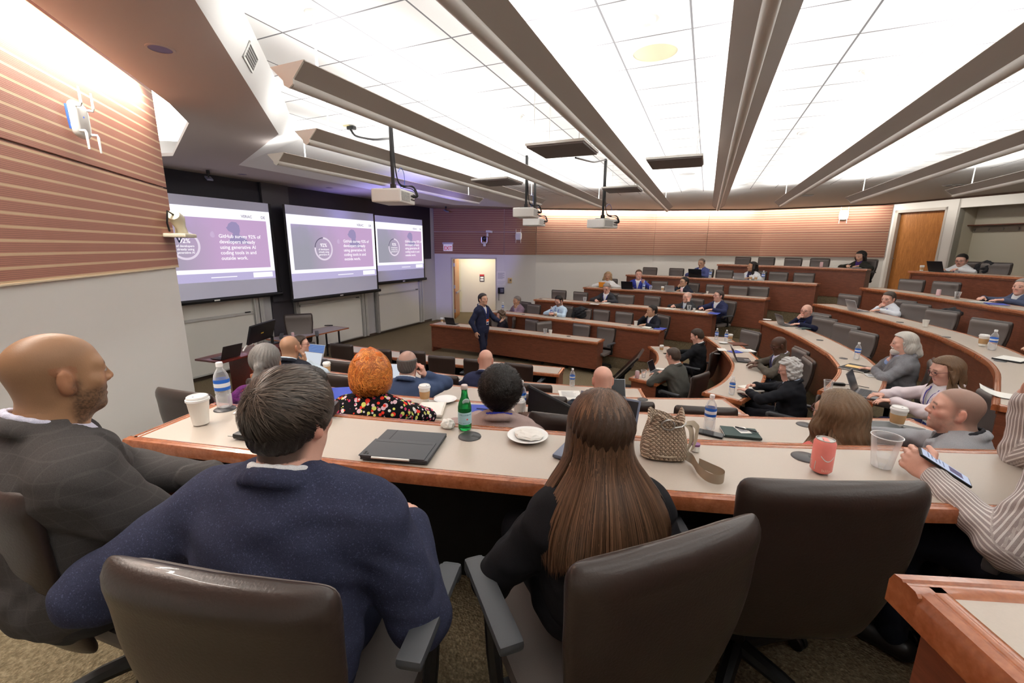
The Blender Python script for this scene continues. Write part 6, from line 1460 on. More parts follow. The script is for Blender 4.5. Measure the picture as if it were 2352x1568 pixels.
def item(kind, sec, k, px, label, rot=0., sc=1., dz=0., band=(.05, .42)):
    if 'lap' in kind: band = (.05, .2)
    xy, n = spot(sec, k, px, *band); rz = math.atan2(n[0], -n[1])+math.radians(rot); loc = (xy[0], xy[1], DT[k-1]+.0045+dz)
    if kind not in PROTOS:
        t = MAKE[kind](); PROTOS[kind] = t; t.location = loc; t.rotation_euler = (0, 0, rz); t['label'] = label
        if kind in GRP: t['group'] = GRP[kind]
    else: t = dup(PROTOS[kind], loc, rz, label, GRP.get(kind))
    t.scale = (sc, sc, sc); return t
# rz convention: local -y looks from the desk towards the sitter's side... +y towards the room
def sheet_at(sec, k, px, label, rot=0., **kw): xy, n = spot(sec, k, px); return paper(xy, DT[k-1]+.0045, math.atan2(n[0], -n[1])+math.radians(rot), label, **kw)
# --- large near desk
item('lidcup', 'near', 5, (462, 972), 'white lidded paper cup with a black slit in the lid, at the desk corner', 200, 1.08); item('bottle', 'near', 5, (517, 934), 'water bottle with blue label standing on the cable cover by the white cup', 0, 1.06)
sheet_at('near', 5, (580, 940), 'white paper half hidden behind the man in the tweed blazer', 20, w=.14, d=.1)
item('pinkcan', 'near', 5, (1884, 1082), 'coral pink drink can with a white smile line on the near desk', 160, 1.06); item('clear', 'near', 5, (2024, 1070), 'clear plastic cup a third full of water beside the coral can', 0, 1.06)
can = PROTOS['pinkcan']
b = MB()
for i in range(16):
    a0, a1 = [math.radians(-128+72*u/16) for u in (i, i+1)]; f = lambda u: .068-.016*math.sin(PI*(u/16)); r = .0334
    b.quad((r*math.cos(a0), r*math.sin(a0), f(i)-.002), (r*math.cos(a1), r*math.sin(a1), f(i+1)-.002), (r*math.cos(a1), r*math.sin(a1), f(i+1)+.002), (r*math.cos(a0), r*math.sin(a0), f(i)+.002))
cb = [c for c in can.children if c.name.startswith('can_body')][0]; sm = obj('smile_mark', b, CAPW, cb); ca = math.atan2(-can.location[1], -can.location[0])-can.rotation_euler[2]; sm.rotation_euler = (0, 0, ca+math.radians(92+28))
b = MB(); r = .0336
for i in range(14):
    z0 = .014+i*.0022; a0, a1 = math.radians(-20), math.radians(16); b.cur = 0 if i % 2 else 1
    b.quad((r*math.cos(a0), r*math.sin(a0), z0), (r*math.cos(a1), r*math.sin(a1), z0), (r*math.cos(a1), r*math.sin(a1), z0+.0022), (r*math.cos(a0), r*math.sin(a0), z0+.0022))
bc = obj('barcode_panel', b, [CAPW, smat('ink_grey', 0, 0, 0)], cb); bc.rotation_euler = (0, 0, ca+math.radians(2-48))
b = MB()
for i, ch in enumerate('bubly'):
    a = math.radians(i*9); b.text(ch, .014, RZ(a) @ Matrix(((0, 0, 1, .0336), (1, 0, 0, 0), (0, 1, 0, .013), (0, 0, 0, 1))), 0)
tx = obj('can_text', b, smat('can_text', 250, 190, 176, .5), cb); tx.rotation_euler = (0, 0, ca+math.radians(-18+22))
# green bottle
q = onz((1068, 984), DT[4]+.004); t = thing('green_bottle', 'green glass mineral water bottle with pale blue label and silver cap', 'bottle', q, .6)
b = MB(); b.lathe((0, 0, 0), [(0, .004), (.026, 0), (.030, .006), (.030, .105), (.026, .125), (.016, .152), (.013, .175), (.0135, .19)], 28); gb = obj('bottle_body', b, GREENG, t, True)
b = MB(); b.lathe((0, 0, 0), [(0, .188), (.0155, .188), (.0155, .204), (.013, .207), (0, .207)], 24); obj('cap', b, smat('cap_silver', 206, 190, 186, .35, metal=.5), t, True)
b = MB(); b.lathe((0, 0, 0), [(.0304, .03), (.0306, .031), (.0306, .084), (.0304, .085)], 28); lb = obj('label', b, smat('label_pale_blue', 168, 206, 214, .5), t, True)
def wrap_text(par, txt, size, r, z, a0, m, step=None):
    b = MB(); x = 0
    for ch in txt:
        wv = .42*size if ch in 'I.l' else .68*size
        if ch != ' ': b.text(ch, size, RZ(a0+x/r) @ Matrix(((0, 0, 1, r), (1, 0, 0, 0), (0, 1, 0, z), (0, 0, 0, 1))), 0)
        x += wv
    return obj('label_text', b, m, par)
camdir = math.atan2(-q[1], -q[0])-.6; wrap_text(lb, 'S.PELLEGRINO', .0085, .0308, .072, camdir-1.05, smat('ink_navy', 30, 50, 90, .5)); wrap_text(lb, 'NATURAL MINERAL WATER', .004, .0308, .036, camdir-1.0, smat('ink_navy', 0, 0, 0))
b = MB(); a = camdir+.35; b.M = RZ(a) @ Matrix(((0, 0, 1, .0312), (1, 0, 0, 0), (0, 1, 0, .055), (0, 0, 0, 1)))
b.add([((.006 if i % 2 == 0 else .0026)*math.sin(PI*i/5), (.006 if i % 2 == 0 else .0026)*math.cos(PI*i/5), 0) for i in range(10)], [tuple(range(10))]); obj('red_star', b, smat('star_red', 220, 70, 60, .5), lb)
b = MB(); b.M = RZ(camdir+.25) @ T(.0222, 0, .137) @ RYm(.42) @ RYm(PI/2) @ RZ(0); b.cyl((0, 0, 0), .016, .0035, 24); obj('neck_label', b, smat('label_neck', 190, 214, 214, .5), t, True)
# plate with a crumpled napkin
item('plate', 'near', 5, (1212, 1006), 'white plate holding a crumpled paper napkin on the near desk', 0, 1.06)
def crumple(loc, r, label, flat=.6, seed=1):
    bm = bmesh.new(); bmesh.ops.create_icosphere(bm, subdivisions=3, radius=1); rr = random.Random(seed); ks = [(Vector((rr.gauss(0, 1), rr.gauss(0, 1), rr.gauss(0, 1))).normalized(), rr.uniform(3, 9), rr.uniform(0, 6)) for _ in range(7)]
    for v in bm.verts:
        n = v.co.normalized(); s = 1+sum(.11*abs(math.sin(k*n.dot(d)+p)) for d, k, p in ks)-.35; v.co = Vector((n.x*s*r, n.y*s*r*.8, max(-.35, n.z*s)*r*flat))
    lo = min(v.co.z for v in bm.verts)
    for v in bm.verts: v.co.z -= lo
    me = bpy.data.meshes.new('napkin'); bm.to_mesh(me); bm.free(); me.materials.append(PAPER); o = obj('napkin', me, None); o.location = loc; return tag(o, label, 'napkin')
q = onz((1214, 1000), DT[4]+.018); crumple(q, .055, 'crumpled white napkin lying on the plate', .25, 4); q = onz((1029, 979), DT[4]+.005); crumple(q, .03, 'small ball of crumpled paper beside the green bottle', .8, 9)
# tablet in folio
c4_ = [onz(p, DT[4]+.02)[:2] for p in ((893, 972), (1022, 982), (986, 1078), (818, 1066))]; m = sum(c4_)/4; ex = ((c4_[1]-c4_[0])+(c4_[2]-c4_[3]))/2; W = np.linalg.norm(ex); D = np.linalg.norm(((c4_[0]-c4_[3])+(c4_[1]-c4_[2]))/2)
rz = math.atan2(ex[1], ex[0]); t = thing('tablet_case', 'dark grey tablet in a folding keyboard case with a white stylus along its edge', 'tablet', (m[0], m[1], DT[4]+.005), rz)
W = min(W, .27); D = min(D, .25); CASE = smat('case_grey', 74, 76, 80, .7, noise=.06, nscale=400.); CASE2 = smat('case_dark', 50, 51, 54, .6)
b = MB(); b.box((-W/2, -D/2, 0), (W/2, D/2, .008), .004); obj('case_bottom', b, CASE2, t, True); b = MB(); b.box((-W/2, -D/2, .008), (W/2, D/2, .017), .004); obj('case_top', b, CASE, t, True)
b = MB(); b.box((-W/2-.004, -D/2-.002, .016), (W/2-.012, D*.08, .021), .003); fl_ = obj('folded_flap', b, CASE, t, True)
b = MB(); b.box((-W/2+.01, -D*.02, .0212), (W/2-.02, -D*.02+.002, .0216)); b.box((-W/2+.05, D*.12, .017), (-W/2+.053, D/2-.004, .0176)); obj('seam', b, BLACK, t)
b = MB()
for dx, dy in ((0, 0), (.013, 0), (0, .013)): b.cyl((-W/2+.014+dx, -D/2+.014+dy, .021), .005, .0014, 14)
obj('camera_lens', b, BLACK, fl_, True)
b = MB(); b.tube([(-W/2+.05, -D/2-.004, .015), (W/2-.07, -D/2-.004, .015)], .0045, 10); obj('stylus', b, WHITE, t, True, label='white stylus')
# pouch, sunglasses
def pouch(px, w, d, h, label, rz=0., name='wallet'):
    q = onz(px, DT[4]+.004); t = thing(name, label, name.replace('_', ' '), q, rz); b = MB(); b.box((-w/2, -d/2, 0), (w/2, d/2, h), min(w, d, h)*.3); obj('leather_body', b, smat('black_leather', 22, 22, 24, .35, bump=.3, nscale=200.), t, True)
    b = MB(); b.tube([(-w/2+.004, -d/2-.001, h*.6), (w/2-.01, -d/2-.001, h*.6)], .002, 6); z = obj('zip', b, BLACK, t, True); b = MB(); b.box((-w/2-.018, -d/2-.004, h*.5), (-w/2+.004, -d/2+.002, h*.62)); obj('zip_pull', b, STEEL, z); return t
pouch((580, 1003), .13, .075, .024, 'black zipped leather wallet beside the man in the tweed blazer', .2); pouch((762, 950), .05, .12, .05, 'black glasses case partly hidden by the dark haired man', .5, 'glasses_case')
# laptop in front of the long haired woman
xy = onz((1380, 1022), DT[4]+.004); t = dup(PROTOS.setdefault('slab', P_laptop(smat('laptop_slate', 96, 104, 124, .4), None, w=.26, d=.2, ang=118)), xy, -.1, 'slate grey laptop almost hidden by the long brown hair'); src = PROTOS['slab']
for ch in list(src.children):
    for g_ in list(ch.children): bpy.data.objects.remove(g_)
    bpy.data.objects.remove(ch)
bpy.data.objects.remove(src)
# woven bag
def m_weave():
    m = smat('woven_taupe', 150, 128, 108, .6); t = NT(m); co = t.N.new('ShaderNodeTexCoord').outputs['Object']; mp = t.mapping(co, (1, 1, 1), (0, 0, 0)); s = t.N.new('ShaderNodeSeparateXYZ'); t.l(mp, s.inputs[0])
    h_ = t.math('ADD', s.outputs[0], s.outputs[1]); a = t.math('ADD', h_, s.outputs[2]); b_ = t.math('SUBTRACT', h_, s.outputs[2]); k = 62.
    fa_ = t.math('ABSOLUTE', t.math('SUBTRACT', t.math('FRACT', t.math('MULTIPLY', a, k)), .5)); fb_ = t.math('ABSOLUTE', t.math('SUBTRACT', t.math('FRACT', t.math('MULTIPLY', b_, k)), .5))
    ca = t.math('FLOOR', t.math('MULTIPLY', a, k)); cb_ = t.math('FLOOR', t.math('MULTIPLY', b_, k)); par = t.math('MODULO', t.math('ABSOLUTE', t.math('ADD', ca, cb_)), 2.)
    hh = t.math('SUBTRACT', .5, t.math('MAXIMUM', fa_, fb_)); sh = t.math('ADD', t.math('MULTIPLY', par, .18), t.math('MULTIPLY', t.math('MINIMUM', hh, .12), 5.))
    t.base(t.ramp(sh, [(0, srgb(78, 62, 52)), (.35, srgb(140, 120, 102)), (.8, srgb(184, 164, 142))])); t.bump(hh, .9, .012); return m
WEAVE = m_weave(); STRAP = smat('strap_taupe', 156, 142, 124, .7)
q = onz((1522, 1046), DT[4]+.004); t = thing('handbag', 'taupe woven leather bucket bag standing open on the near desk', 'bag', q, .25)
def bagring(w, d, z, wob=0.):
    r = []
    for k in range(40):
        a = 2*PI*k/40; c, s = math.cos(a), math.sin(a); e = .6; x = w/2*math.copysign(abs(c)**e, c); y = d/2*math.copysign(abs(s)**e, s); r.append((x, y, z+wob*math.sin(3*a+.8)+wob*.5*math.sin(5*a)))
    return r
rings = [(.155, .09, 0, 0), (.172, .105, .006, 0), (.176, .11, .03, 0), (.165, .105, .08, .002), (.14, .095, .125, .006), (.125, .09, .15, .012), (.135, .1, .168, .018), (.12, .085, .172, .02), (.1, .07, .155, .016), (.09, .06, .1, .0)]
vs = []; fs = []
for w_, d_, z_, wo in rings: vs += bagring(w_, d_, z_, wo)
for j in range(len(rings)-1): fs += [(j*40+k, j*40+(k+1) % 40, (j+1)*40+(k+1) % 40, (j+1)*40+k) for k in range(40)]
fs.append(tuple(range(40))[::-1]); b = MB(); b.add(vs, fs); obj('woven_body', b, WEAVE, t, True, label='taupe woven body')
b = MB(); b.lathe((0, 0, .11), [(0, 0), (.05, 0)], 20); obj('dark_lining', b, BLACK, t)
b = MB(); b.tube([(-.035, -.052, .025), (-.02, -.0555, .022), (.02, -.0555, .022), (.035, -.052, .025)], .004, 6); obj('name_bar', b, STRAP, t, True)
b = MB(); b.tube([(.0+.024*math.cos(a), -.05+.004*math.sin(2*a), .15+.02*math.sin(a)) for a in np.linspace(0, 2*PI, 20, endpoint=False)], .0028, 6, closed=True); b.tube([(.02, -.05, .14), (.05, -.045, .145), (.07, -.02, .15)], .0035, 6); obj('metal_clasp', b, STEEL, t, True)
def strap(pts, w, up=None):
    """flat ribbon standing on edge or lying along a path"""
    P = np.array(pts, float); tt = np.linspace(0, len(P)-1, 44); pp = np.stack([np.interp(tt, range(len(P)), P[:, j]) for j in range(6)], 1)
    for _ in range(5): pp[1:-1] = (pp[:-2]+pp[1:-1]*2+pp[2:])/4
    b = MB(); vs = []
    for r in pp: u = nrm(r[3:6]); vs += [tuple(r[:3]-u*w/2), tuple(r[:3]+u*w/2)]
    b.add(vs, [(2*i, 2*i+1, 2*i+3, 2*i+2) for i in range(len(pp)-1)]); return b
def bl(p, z): d = onz(p, DT[4]+z)-np.array([q[0], q[1], DT[4]+.004]); c, s = math.cos(-.25), math.sin(-.25); return (d[0]*c-d[1]*s, d[0]*s+d[1]*c, d[2])
u0 = (0, .2, 1); b = strap([(.07, -.02, .15, .5, .9, .2), (.095, -.01, .13, .6, .8, .1), (.105, 0, .06, .7, .7, .1), (*bl((1570, 1045), .02), .6, .6, .5), (*bl((1592, 1052), .022), 0, .2, 1), (*bl((1600, 1075), .022), 0, 0, 1), (*bl((1625, 1098), .022), 0, 0, 1), (*bl((1660, 1104), .022), 0, 0, 1), (*bl((1668, 1090), .022), 0, 0, 1), (*bl((1640, 1078), .022), 0, 0, 1), (*bl((1605, 1062), .022), 0, 0, 1)], .036)
obj('shoulder_strap', b, STRAP, t, True, label='flat taupe strap looped on the desk')
b = strap([(.07, -.02, .15, .5, .9, .2), (.1, .005, .145, .5, .8, .2), (.125, .02, .12, .6, .8, .1), (.12, .015, .06, .6, .8, 0), (.108, .005, .03, .6, .8, 0)], .036); obj('shoulder_strap', b, STRAP, t, True)
q = onz((1597, 1034), DT[4]+.004); t = thing('mint_tin', 'tiny white and purple tin behind the bag strap', 'tin', q); b = MB(); b.cyl((0, 0, 0), .016, .022, 20); obj('tin_body', b, WHITE, t, True); b = MB(); b.cyl((0, 0, .022), .0165, .008, 20); obj('tin_lid', b, smat('tin_purple', 120, 70, 120, .4), t, True)
# outlet below the near desk
q = onplane((1133, 1138), (-.9, 1.60, 0), (-.24, .97, 0)); nv = np.array([.24, -.97, 0]); t = thing('power_outlet', 'dark double power socket fixed under the edge of the large near desk', 'outlet', q, math.atan2(.24, .97))
OUTL = smat('outlet_grey', 60, 58, 52, .5); b = MB(); b.box((-.07, -.02, -.045), (.07, .02, .035), .006); obj('socket_box', b, OUTL, t)
for x in (-.03, .03):
    b = MB(); b.M = T(x, -.02, 0) @ RXm(PI/2); b.cyl((0, 0, 0), .02, .003, 20); so_ = obj('socket', b, smat('socket_face', 92, 90, 80, .5), t, True); b = MB(); b.box((x-.009, -.0245, -.003), (x-.006, -.0228, .008)); b.box((x+.006, -.0245, -.003), (x+.009, -.0228, .008)); obj('slot', b, BLACK, so_)
# phone held by the striped man
qp = onz((2166, 1074), DT[4]+.07); t = thing('phone', 'lit phone held in the hand of the man in the striped shirt', 'phone', qp, 0, 'phones')
ax = onz((2210, 1102), DT[4]+.045)-onz((2125, 1047), DT[4]+.10); ax = nrm(ax); sd_ = nrm(np.cross(ax, [0, 0, 1.])); up_ = np.cross(sd_, ax)
t.rotation_euler = Matrix((tuple(sd_), tuple(ax), tuple(up_))).transposed().to_euler()
b = MB(); b.box((-.038, -.078, 0), (.038, .078, .009), .004); obj('phone_case', b, BLACK, t, True); b = MB(); b.box((-.034, -.073, .0092), (.034, .073, .0097)); d_ = obj('display', b, m_emit('phone_page', (214, 222, 246), .85), t)
b = MB(); b.box((-.026, .012, .0098), (.02, .052, .01)); obj('picture', b, m_emit('phone_picture', (150, 140, 170), .6), d_); b = MB()
for i in range(5): b.box((-.028, -.055+i*.012, .0098), (.02-.008*(i % 2), -.052+i*.012, .01))
obj('text_line', b, m_emit('phone_text', (150, 160, 190), .6), d_)
# --- fourth near desk
item('bfolder', 'near', 4, (775, 905), 'purple blue folder between the dark haired man and the orange haired woman', 30); item('can', 'near', 4, (745, 893), 'pale pink drink can peeking past the dark haired man')
item('book', 'near', 4, (990, 943), 'white notepad under the hand of the orange haired woman', 12, 1.25); item('cup', 'near', 4, (976, 921), 'coffee cup with brown sleeve in front of the orange haired woman', 0, 1.05); item('plate', 'near', 4, (1023, 920), 'empty white plate beside the sleeved coffee cup', 0, 1.05)
item('bfolder', 'near', 4, (1105, 949), 'blue brochure beside the person with the afro', 6); xy, n = spot('near', 4, (1115, 945)); pen(xy, DT[3]+.018, .2, 'dark pen lying on the blue brochure', (40, 60, 110))
item('lidcup', 'near', 4, (1192, 955), 'white lidded cup right of the person with the afro', 0, 1.0); item('bottle', 'near', 4, (1197, 945), 'water bottle standing right of the afro', 0, 1.05)
item('bottle', 'near', 4, (1628, 985), 'water bottle on the fourth near desk beyond the woven bag', 0, 1.06); item('phone', 'near', 4, (1632, 997), 'black phone lying at the desk edge beyond the woven bag', 60); item('dbook', 'near', 4, (1700, 996), 'grey green notebook with a pen beyond the bag strap', 80)
PROTOS['gbook'] = None; del PROTOS['gbook']
xy, n = spot('near', 4, (1705, 993)); paper(xy, DT[3]+.02, .4, 'white card lying on the grey green notebook', .07, .1); pen(xy+np.array([.02, 0]), DT[3]+.024, -.25, 'dark pen on the grey green notebook beyond the bag')
xy, n = spot('near', 4, (2012, 988)); t = thing('laptop', 'closed dark grey laptop between the straight haired woman and the grey blazer', 'laptop', (xy[0], xy[1], DT[3]+.005), .35); b = MB(); b.box((-.17, -.12, 0), (.17, .12, .01), .004); obj('keyboard_base', b, CASE2, t, True); b = MB(); b.box((-.17, -.12, .01), (.17, .12, .018), .004); obj('screen_lid', b, smat('lid_graphite', 84, 88, 90, .5), t, True)
item('cup', 'near', 4, (2058, 978), 'tall coffee cup with brown sleeve in front of the man in the grey blazer', 0, 1.1); item('phone', 'near', 4, (2092, 985), 'phone beside the tall sleeved cup', 50); sheet_at('near', 4, (2110, 992), 'white sheet under the arm of the man in the grey blazer', 40, w=.18, d=.2)
# black handbag on the chair
q = onz((1264, 940), FL[3]+.80); t = thing('handbag', 'black leather handbag with metal zip resting on an empty near chair', 'bag', (q[0], q[1], FL[3]+.46), .25); b = MB(); vs = [(-.16, -.05, 0), (.16, -.05, 0), (.16, .05, 0), (-.16, .05, 0), (-.15, -.02, .5), (.16, -.02, .36), (.16, .02, .36), (-.15, .02, .5)]
b.add(vs, [(0, 3, 2, 1), (4, 5, 6, 7), (0, 1, 5, 4), (1, 2, 6, 5), (2, 3, 7, 6), (3, 0, 4, 7)]); obj('leather_body', b, smat('black_leather', 0, 0, 0), t); b = MB(); b.tube([(-.15, 0, .503), (.16, 0, .363)], .006, 6); b.ell((-.15, 0, .505), (.012, .012, .012)); obj('zip', b, DGREY, t, True)
# --- third and second near desks
item('whitelap', 'near', 3, (712, 838), 'open laptop with a white page before the man in the vest', 0, .9); item('cup', 'near', 3, (752, 856), 'coffee cup with brown sleeve near the man in the vest', 0, 1.05); item('whitelap', 'near', 3, (912, 880), 'open laptop with a white page beside the orange curls', 8, .9)
item('sheetlap', 'near', 2, (722, 828), 'open laptop showing a blue spreadsheet', 4, 1.05); item('bottle', 'near', 2, (1171, 880), 'water bottle right of the bald man in navy', 0, 1.0); sheet_at('near', 3, (1310, 898), 'white sheets beside the long haired woman on the third near desk', 10, n=2)
item('laptop', 'near', 3, (1408, 890), 'open laptop in front of the hidden bald man', 4, .8)
q, n = spot('near', 2, (1314, 884)); t = dup(PROTOS['bottle'], (*q, DT[1]+.005), 0, 'bottle with green cap half hidden by the long brown hair')
# --- curved centre desks
item('cup', 'mid', 1, (1519, 806), 'sleeved coffee cup on the small curved desk by the writing man'); item('phone', 'mid', 1, (1533, 812), 'phone beside the notes of the writing man', 20); item('can', 'mid', 1, (1463, 868), 'pale drink can at the front end of the small curved desk'); item('clear', 'mid', 1, (1478, 866), 'clear cup with napkin next to the pale can')
item('laptop', 'mid', 1, (1500, 852), 'grey laptop under the hands of the man in the dark grey suit', 0, .8); sheet_at('mid', 1, (1527, 850), 'white sheet under the sleeve of the man in the dark grey suit', 10); item('dbook', 'mid', 1, (1545, 806), 'dark notebook under the hand of the writing man', 0)
item('bottle', 'mid', 2, (1645, 779), 'water bottle at the aisle end of the second curved desk, first of two'); item('bottle', 'mid', 2, (1667, 783), 'water bottle beside the sleeved cup on the second curved desk'); item('cup', 'mid', 2, (1677, 781), 'sleeved coffee cup next to two water bottles on the second curved desk'); item('plate', 'mid', 2, (1661, 788), 'white saucer by the two water bottles')
item('brfolder', 'mid', 2, (1694, 790), 'reddish brown folder on the second curved desk', 10); sheet_at('mid', 2, (1668, 803), 'white sheet hanging over the front edge of the second curved desk', 0, drape=-.0); item('blacklap', 'mid', 2, (1690, 826), 'black laptop used by the man in the brown grey suit', 0, .95); sheet_at('mid', 2, (1712, 805), 'stack of white papers behind the black laptop', 14, n=4)
item('bfolder', 'mid', 2, (1688, 808), 'blue folder leaning by the black laptop', 25, .7)
item('bottle', 'mid', 2, (1680, 905), 'water bottle before the white curly haired man', 0, 1.04); item('book', 'mid', 2, (1724, 894), 'open white notebook under the hands of the white curly haired man', -30, 1.2); item('phone', 'mid', 2, (1706, 908), 'black phone at the end of the second curved desk', -50)
item('laptop', 'mid', 3, (1795, 742), 'grey laptop before the bald man in the navy jumper', 0, .95); item('plate', 'mid', 3, (1762, 735), 'white plate at the aisle end of the third curved desk'); item('dbook', 'mid', 3, (1845, 752), 'dark green notebook before the bald man in navy', 20)
item('bottle', 'mid', 3, (1967, 824), 'water bottle near the white bearded man', 0, 1.04); item('blkfolder', 'mid', 3, (1968, 846), 'open black folder before the white bearded man', 65, 1.15); xy, n = spot('mid', 3, (1968, 846)); t = thing('envelope', 'tan envelope lying in the open black folder', 'envelope', (xy[0], xy[1], DT[2]+.02), 1.1); b = MB(); b.box((-.06, -.11, 0), (.06, .11, .006)); obj('paper_body', b, smat('tan_paper', 226, 190, 130, .8), t); b = MB(); b.box((-.05, -.1, .006), (.05, -.04, .0065)); obj('flap', b, smat('tan_flap', 214, 176, 116, .8), t)
item('laptop', 'mid', 3, (1985, 905), 'dark grey laptop used by the woman in pink', 2, 1.0); q, n = spot('mid', 3, (1925, 884)); t = thing('charger', 'black laptop charger brick with cable', 'charger', (*q, DT[2]+.005), .2); b = MB(); b.box((-.06, -.025, 0), (.06, .025, .025), .005); obj('brick', b, BLACK, t, True); b = MB(); b.tube([(.06, 0, .012), (.12, .03, .005), (.2, .0, .004), (.27, -.05, .004)], .004, 6); obj('cable', b, BLACK, t, True)
item('clear', 'mid', 3, (1900, 898), 'clear cup behind the straight brown hair', 0, 1.0); sheet_at('mid', 3, (2000, 862), 'white card between the laptop and the black folder', 20, w=.15, d=.1)
item('whitelap', 'mid', 4, (1958, 716), 'open silver tablet before the man in the pale blue shirt', 0, .95); item('tumbler', 'mid', 4, (2123, 756), 'white paper cup alone on the fourth curved desk', 0, 1.1); item('cup', 'mid', 4, (2253, 806), 'tall sleeved cup beside a bottle on the fourth curved desk', 0, 1.15); item('bottle', 'mid', 4, (2275, 812), 'water bottle beside the tall cup near the checked sleeve', 0, 1.1); item('blkbook', 'mid', 4, (2325, 818), 'black clipboard under the checked sleeve', 60)
q, n = spot('mid', 4, (2305, 915)); paper(onz((2305, 908), DT[3]+.005)[:2], DT[3]+.005, 1.2, 'curled white pad at the end of the fourth curved desk', .2, .28, 2, .5)
item('can', 'mid', 5, (2155, 676), 'drink can on the fifth curved desk'); item('brown', 'mid', 5, (2199, 680), 'clear cup of dark drink on the fifth curved desk'); sheet_at('mid', 5, (2255, 690), 'printed sheets spread on the fifth curved desk', 0, n=3); item('bfolder', 'mid', 5, (2290, 694), 'blue white brochure on the fifth curved desk', 70)
item('cup', 'mid', 6, (2116, 622), 'sleeved coffee cup at the end of the top centre desk'); item('blacklap', 'mid', 6, (2150, 622), 'black laptop in front of the man in the white shirt', 0, 1.05)
# --- far desks
item('cup', 'far', 1, (1015, 740), 'sleeved cup at the screen end of the front far desk'); item('tumbler', 'far', 1, (1264, 768), 'white paper cup in the middle of the front far desk', 0, 1.15); item('clear', 'far', 1, (1252, 766), 'clear cup lying near the white paper cup')
item('blacklap', 'far', 1, (1035, 742), 'black tablet propped on the front far desk', 0, .9); item('bottle', 'far', 2, (1155, 712), 'water bottle beside the man in the mauve jacket', 0, 1.1); item('bottle', 'far', 2, (1266, 724), 'water bottle held before the bearded man in light blue', 0, 1.1); item('cup', 'far', 2, (1276, 727), 'sleeved cup before the bearded man in light blue'); item('brfolder', 'far', 2, (1250, 722), 'brown leather folder beside the bearded man', 0, .6)
item('tumbler', 'far', 2, (1460, 748), 'white paper cup before the man with fist at his mouth', 0, 1.15); item('book', 'far', 2, (1487, 752), 'open white notebook before the man with fist at his mouth', 0, 1.2); item('bfolder', 'far', 2, (1516, 755), 'blue folder at the aisle end of the second far desk', 0)
item('clear', 'far', 3, (1343, 693), 'clear cup on a napkin at the third far desk', 0, 1.1); sheet_at('far', 3, (1369, 702), 'white sheet hanging over the front of the third far desk', 0, drape=.02, w=.25, d=.4); item('book', 'far', 3, (1392, 697), 'open notebook read by the grey haired man', 0, 1.2); sheet_at('far', 3, (1540, 709), 'white papers before the bald man with hand at temple', 0, n=3)
item('clear', 'far', 3, (1582, 713), 'clear cup between the two men at the third tier', 0, 1.1); item('tumbler', 'far', 3, (1594, 715), 'short white cup between the two men at the third tier', 0, .8); sheet_at('far', 3, (1608, 716), 'papers under the hand of the man in the navy suit', 0, n=2); item('bfolder', 'far', 3, (1640, 720), 'blue black folder at the aisle end of the third far desk', 0)
q, n = spot('far', 4, (1384, 657)); rz = math.atan2(n[0], -n[1]); t = thing('tablet', 'orange cased tablet standing before the blonde woman', 'tablet', (*q, DT[3]+.005), rz); b = MB(); b.M = RXm(-.3); b.box((-.11, 0, 0), (.11, .012, .17), .004); obj('case', b, smat('case_orange', 236, 150, 40, .5), t, True); b = MB(); b.box((-.08, -.07, 0), (.08, .05, .01)); obj('stand', b, BLACK, t)
item('blacklap', 'far', 4, (1440, 668), 'black laptop with red glints before the man in bright blue', 0, 1.05); item('bottle', 'far', 4, (1478, 668), 'water bottle before the man in bright blue', 0, 1.15); item('clear', 'far', 4, (1494, 668), 'clear cup beside the bottle on the fourth far desk'); item('cup', 'far', 4, (1521, 671), 'sleeved cup beside the white tablet on the fourth far desk'); item('whitelap', 'far', 4, (1538, 672), 'white tablet standing before the man in the black jacket', 0, .8); item('can', 'far', 4, (1565, 674), 'drink can before the man in the black jacket'); item('blkfolder', 'far', 4, (1606, 676), 'black folder on the fourth far desk'); item('tumbler', 'far', 4, (1624, 676), 'small white cup beside the black folder', 0, .7)
item('blacklap', 'far', 5, (1596, 640), 'black laptop before the man in the blue plaid blazer', 0, 1.15); item('bottle', 'far', 5, (1630, 643), 'water bottle beside the man in the blue plaid blazer', 0, 1.2); item('whitelap', 'far', 5, (1697, 644), 'pale blue tablet before the woman in the white cardigan', 0, .85); item('cup', 'far', 5, (1723, 646), 'sleeved cup before the woman in the white cardigan, first of two'); item('cup', 'far', 5, (1735, 647), 'sleeved cup before the woman in the white cardigan, second of two'); item('bottle', 'far', 5, (1751, 648), 'water bottle right of the woman in the white cardigan', 0, 1.2)
item('can', 'far', 6, (1886, 612), 'drink can alone on the top far desk', 0, 1.15); item('blkbook', 'far', 6, (1965, 616), 'black folder under the hands of the woman in the leather jacket', 0); sheet_at('far', 6, (1912, 613), 'printed sheets on the top far desk', 0, n=2)
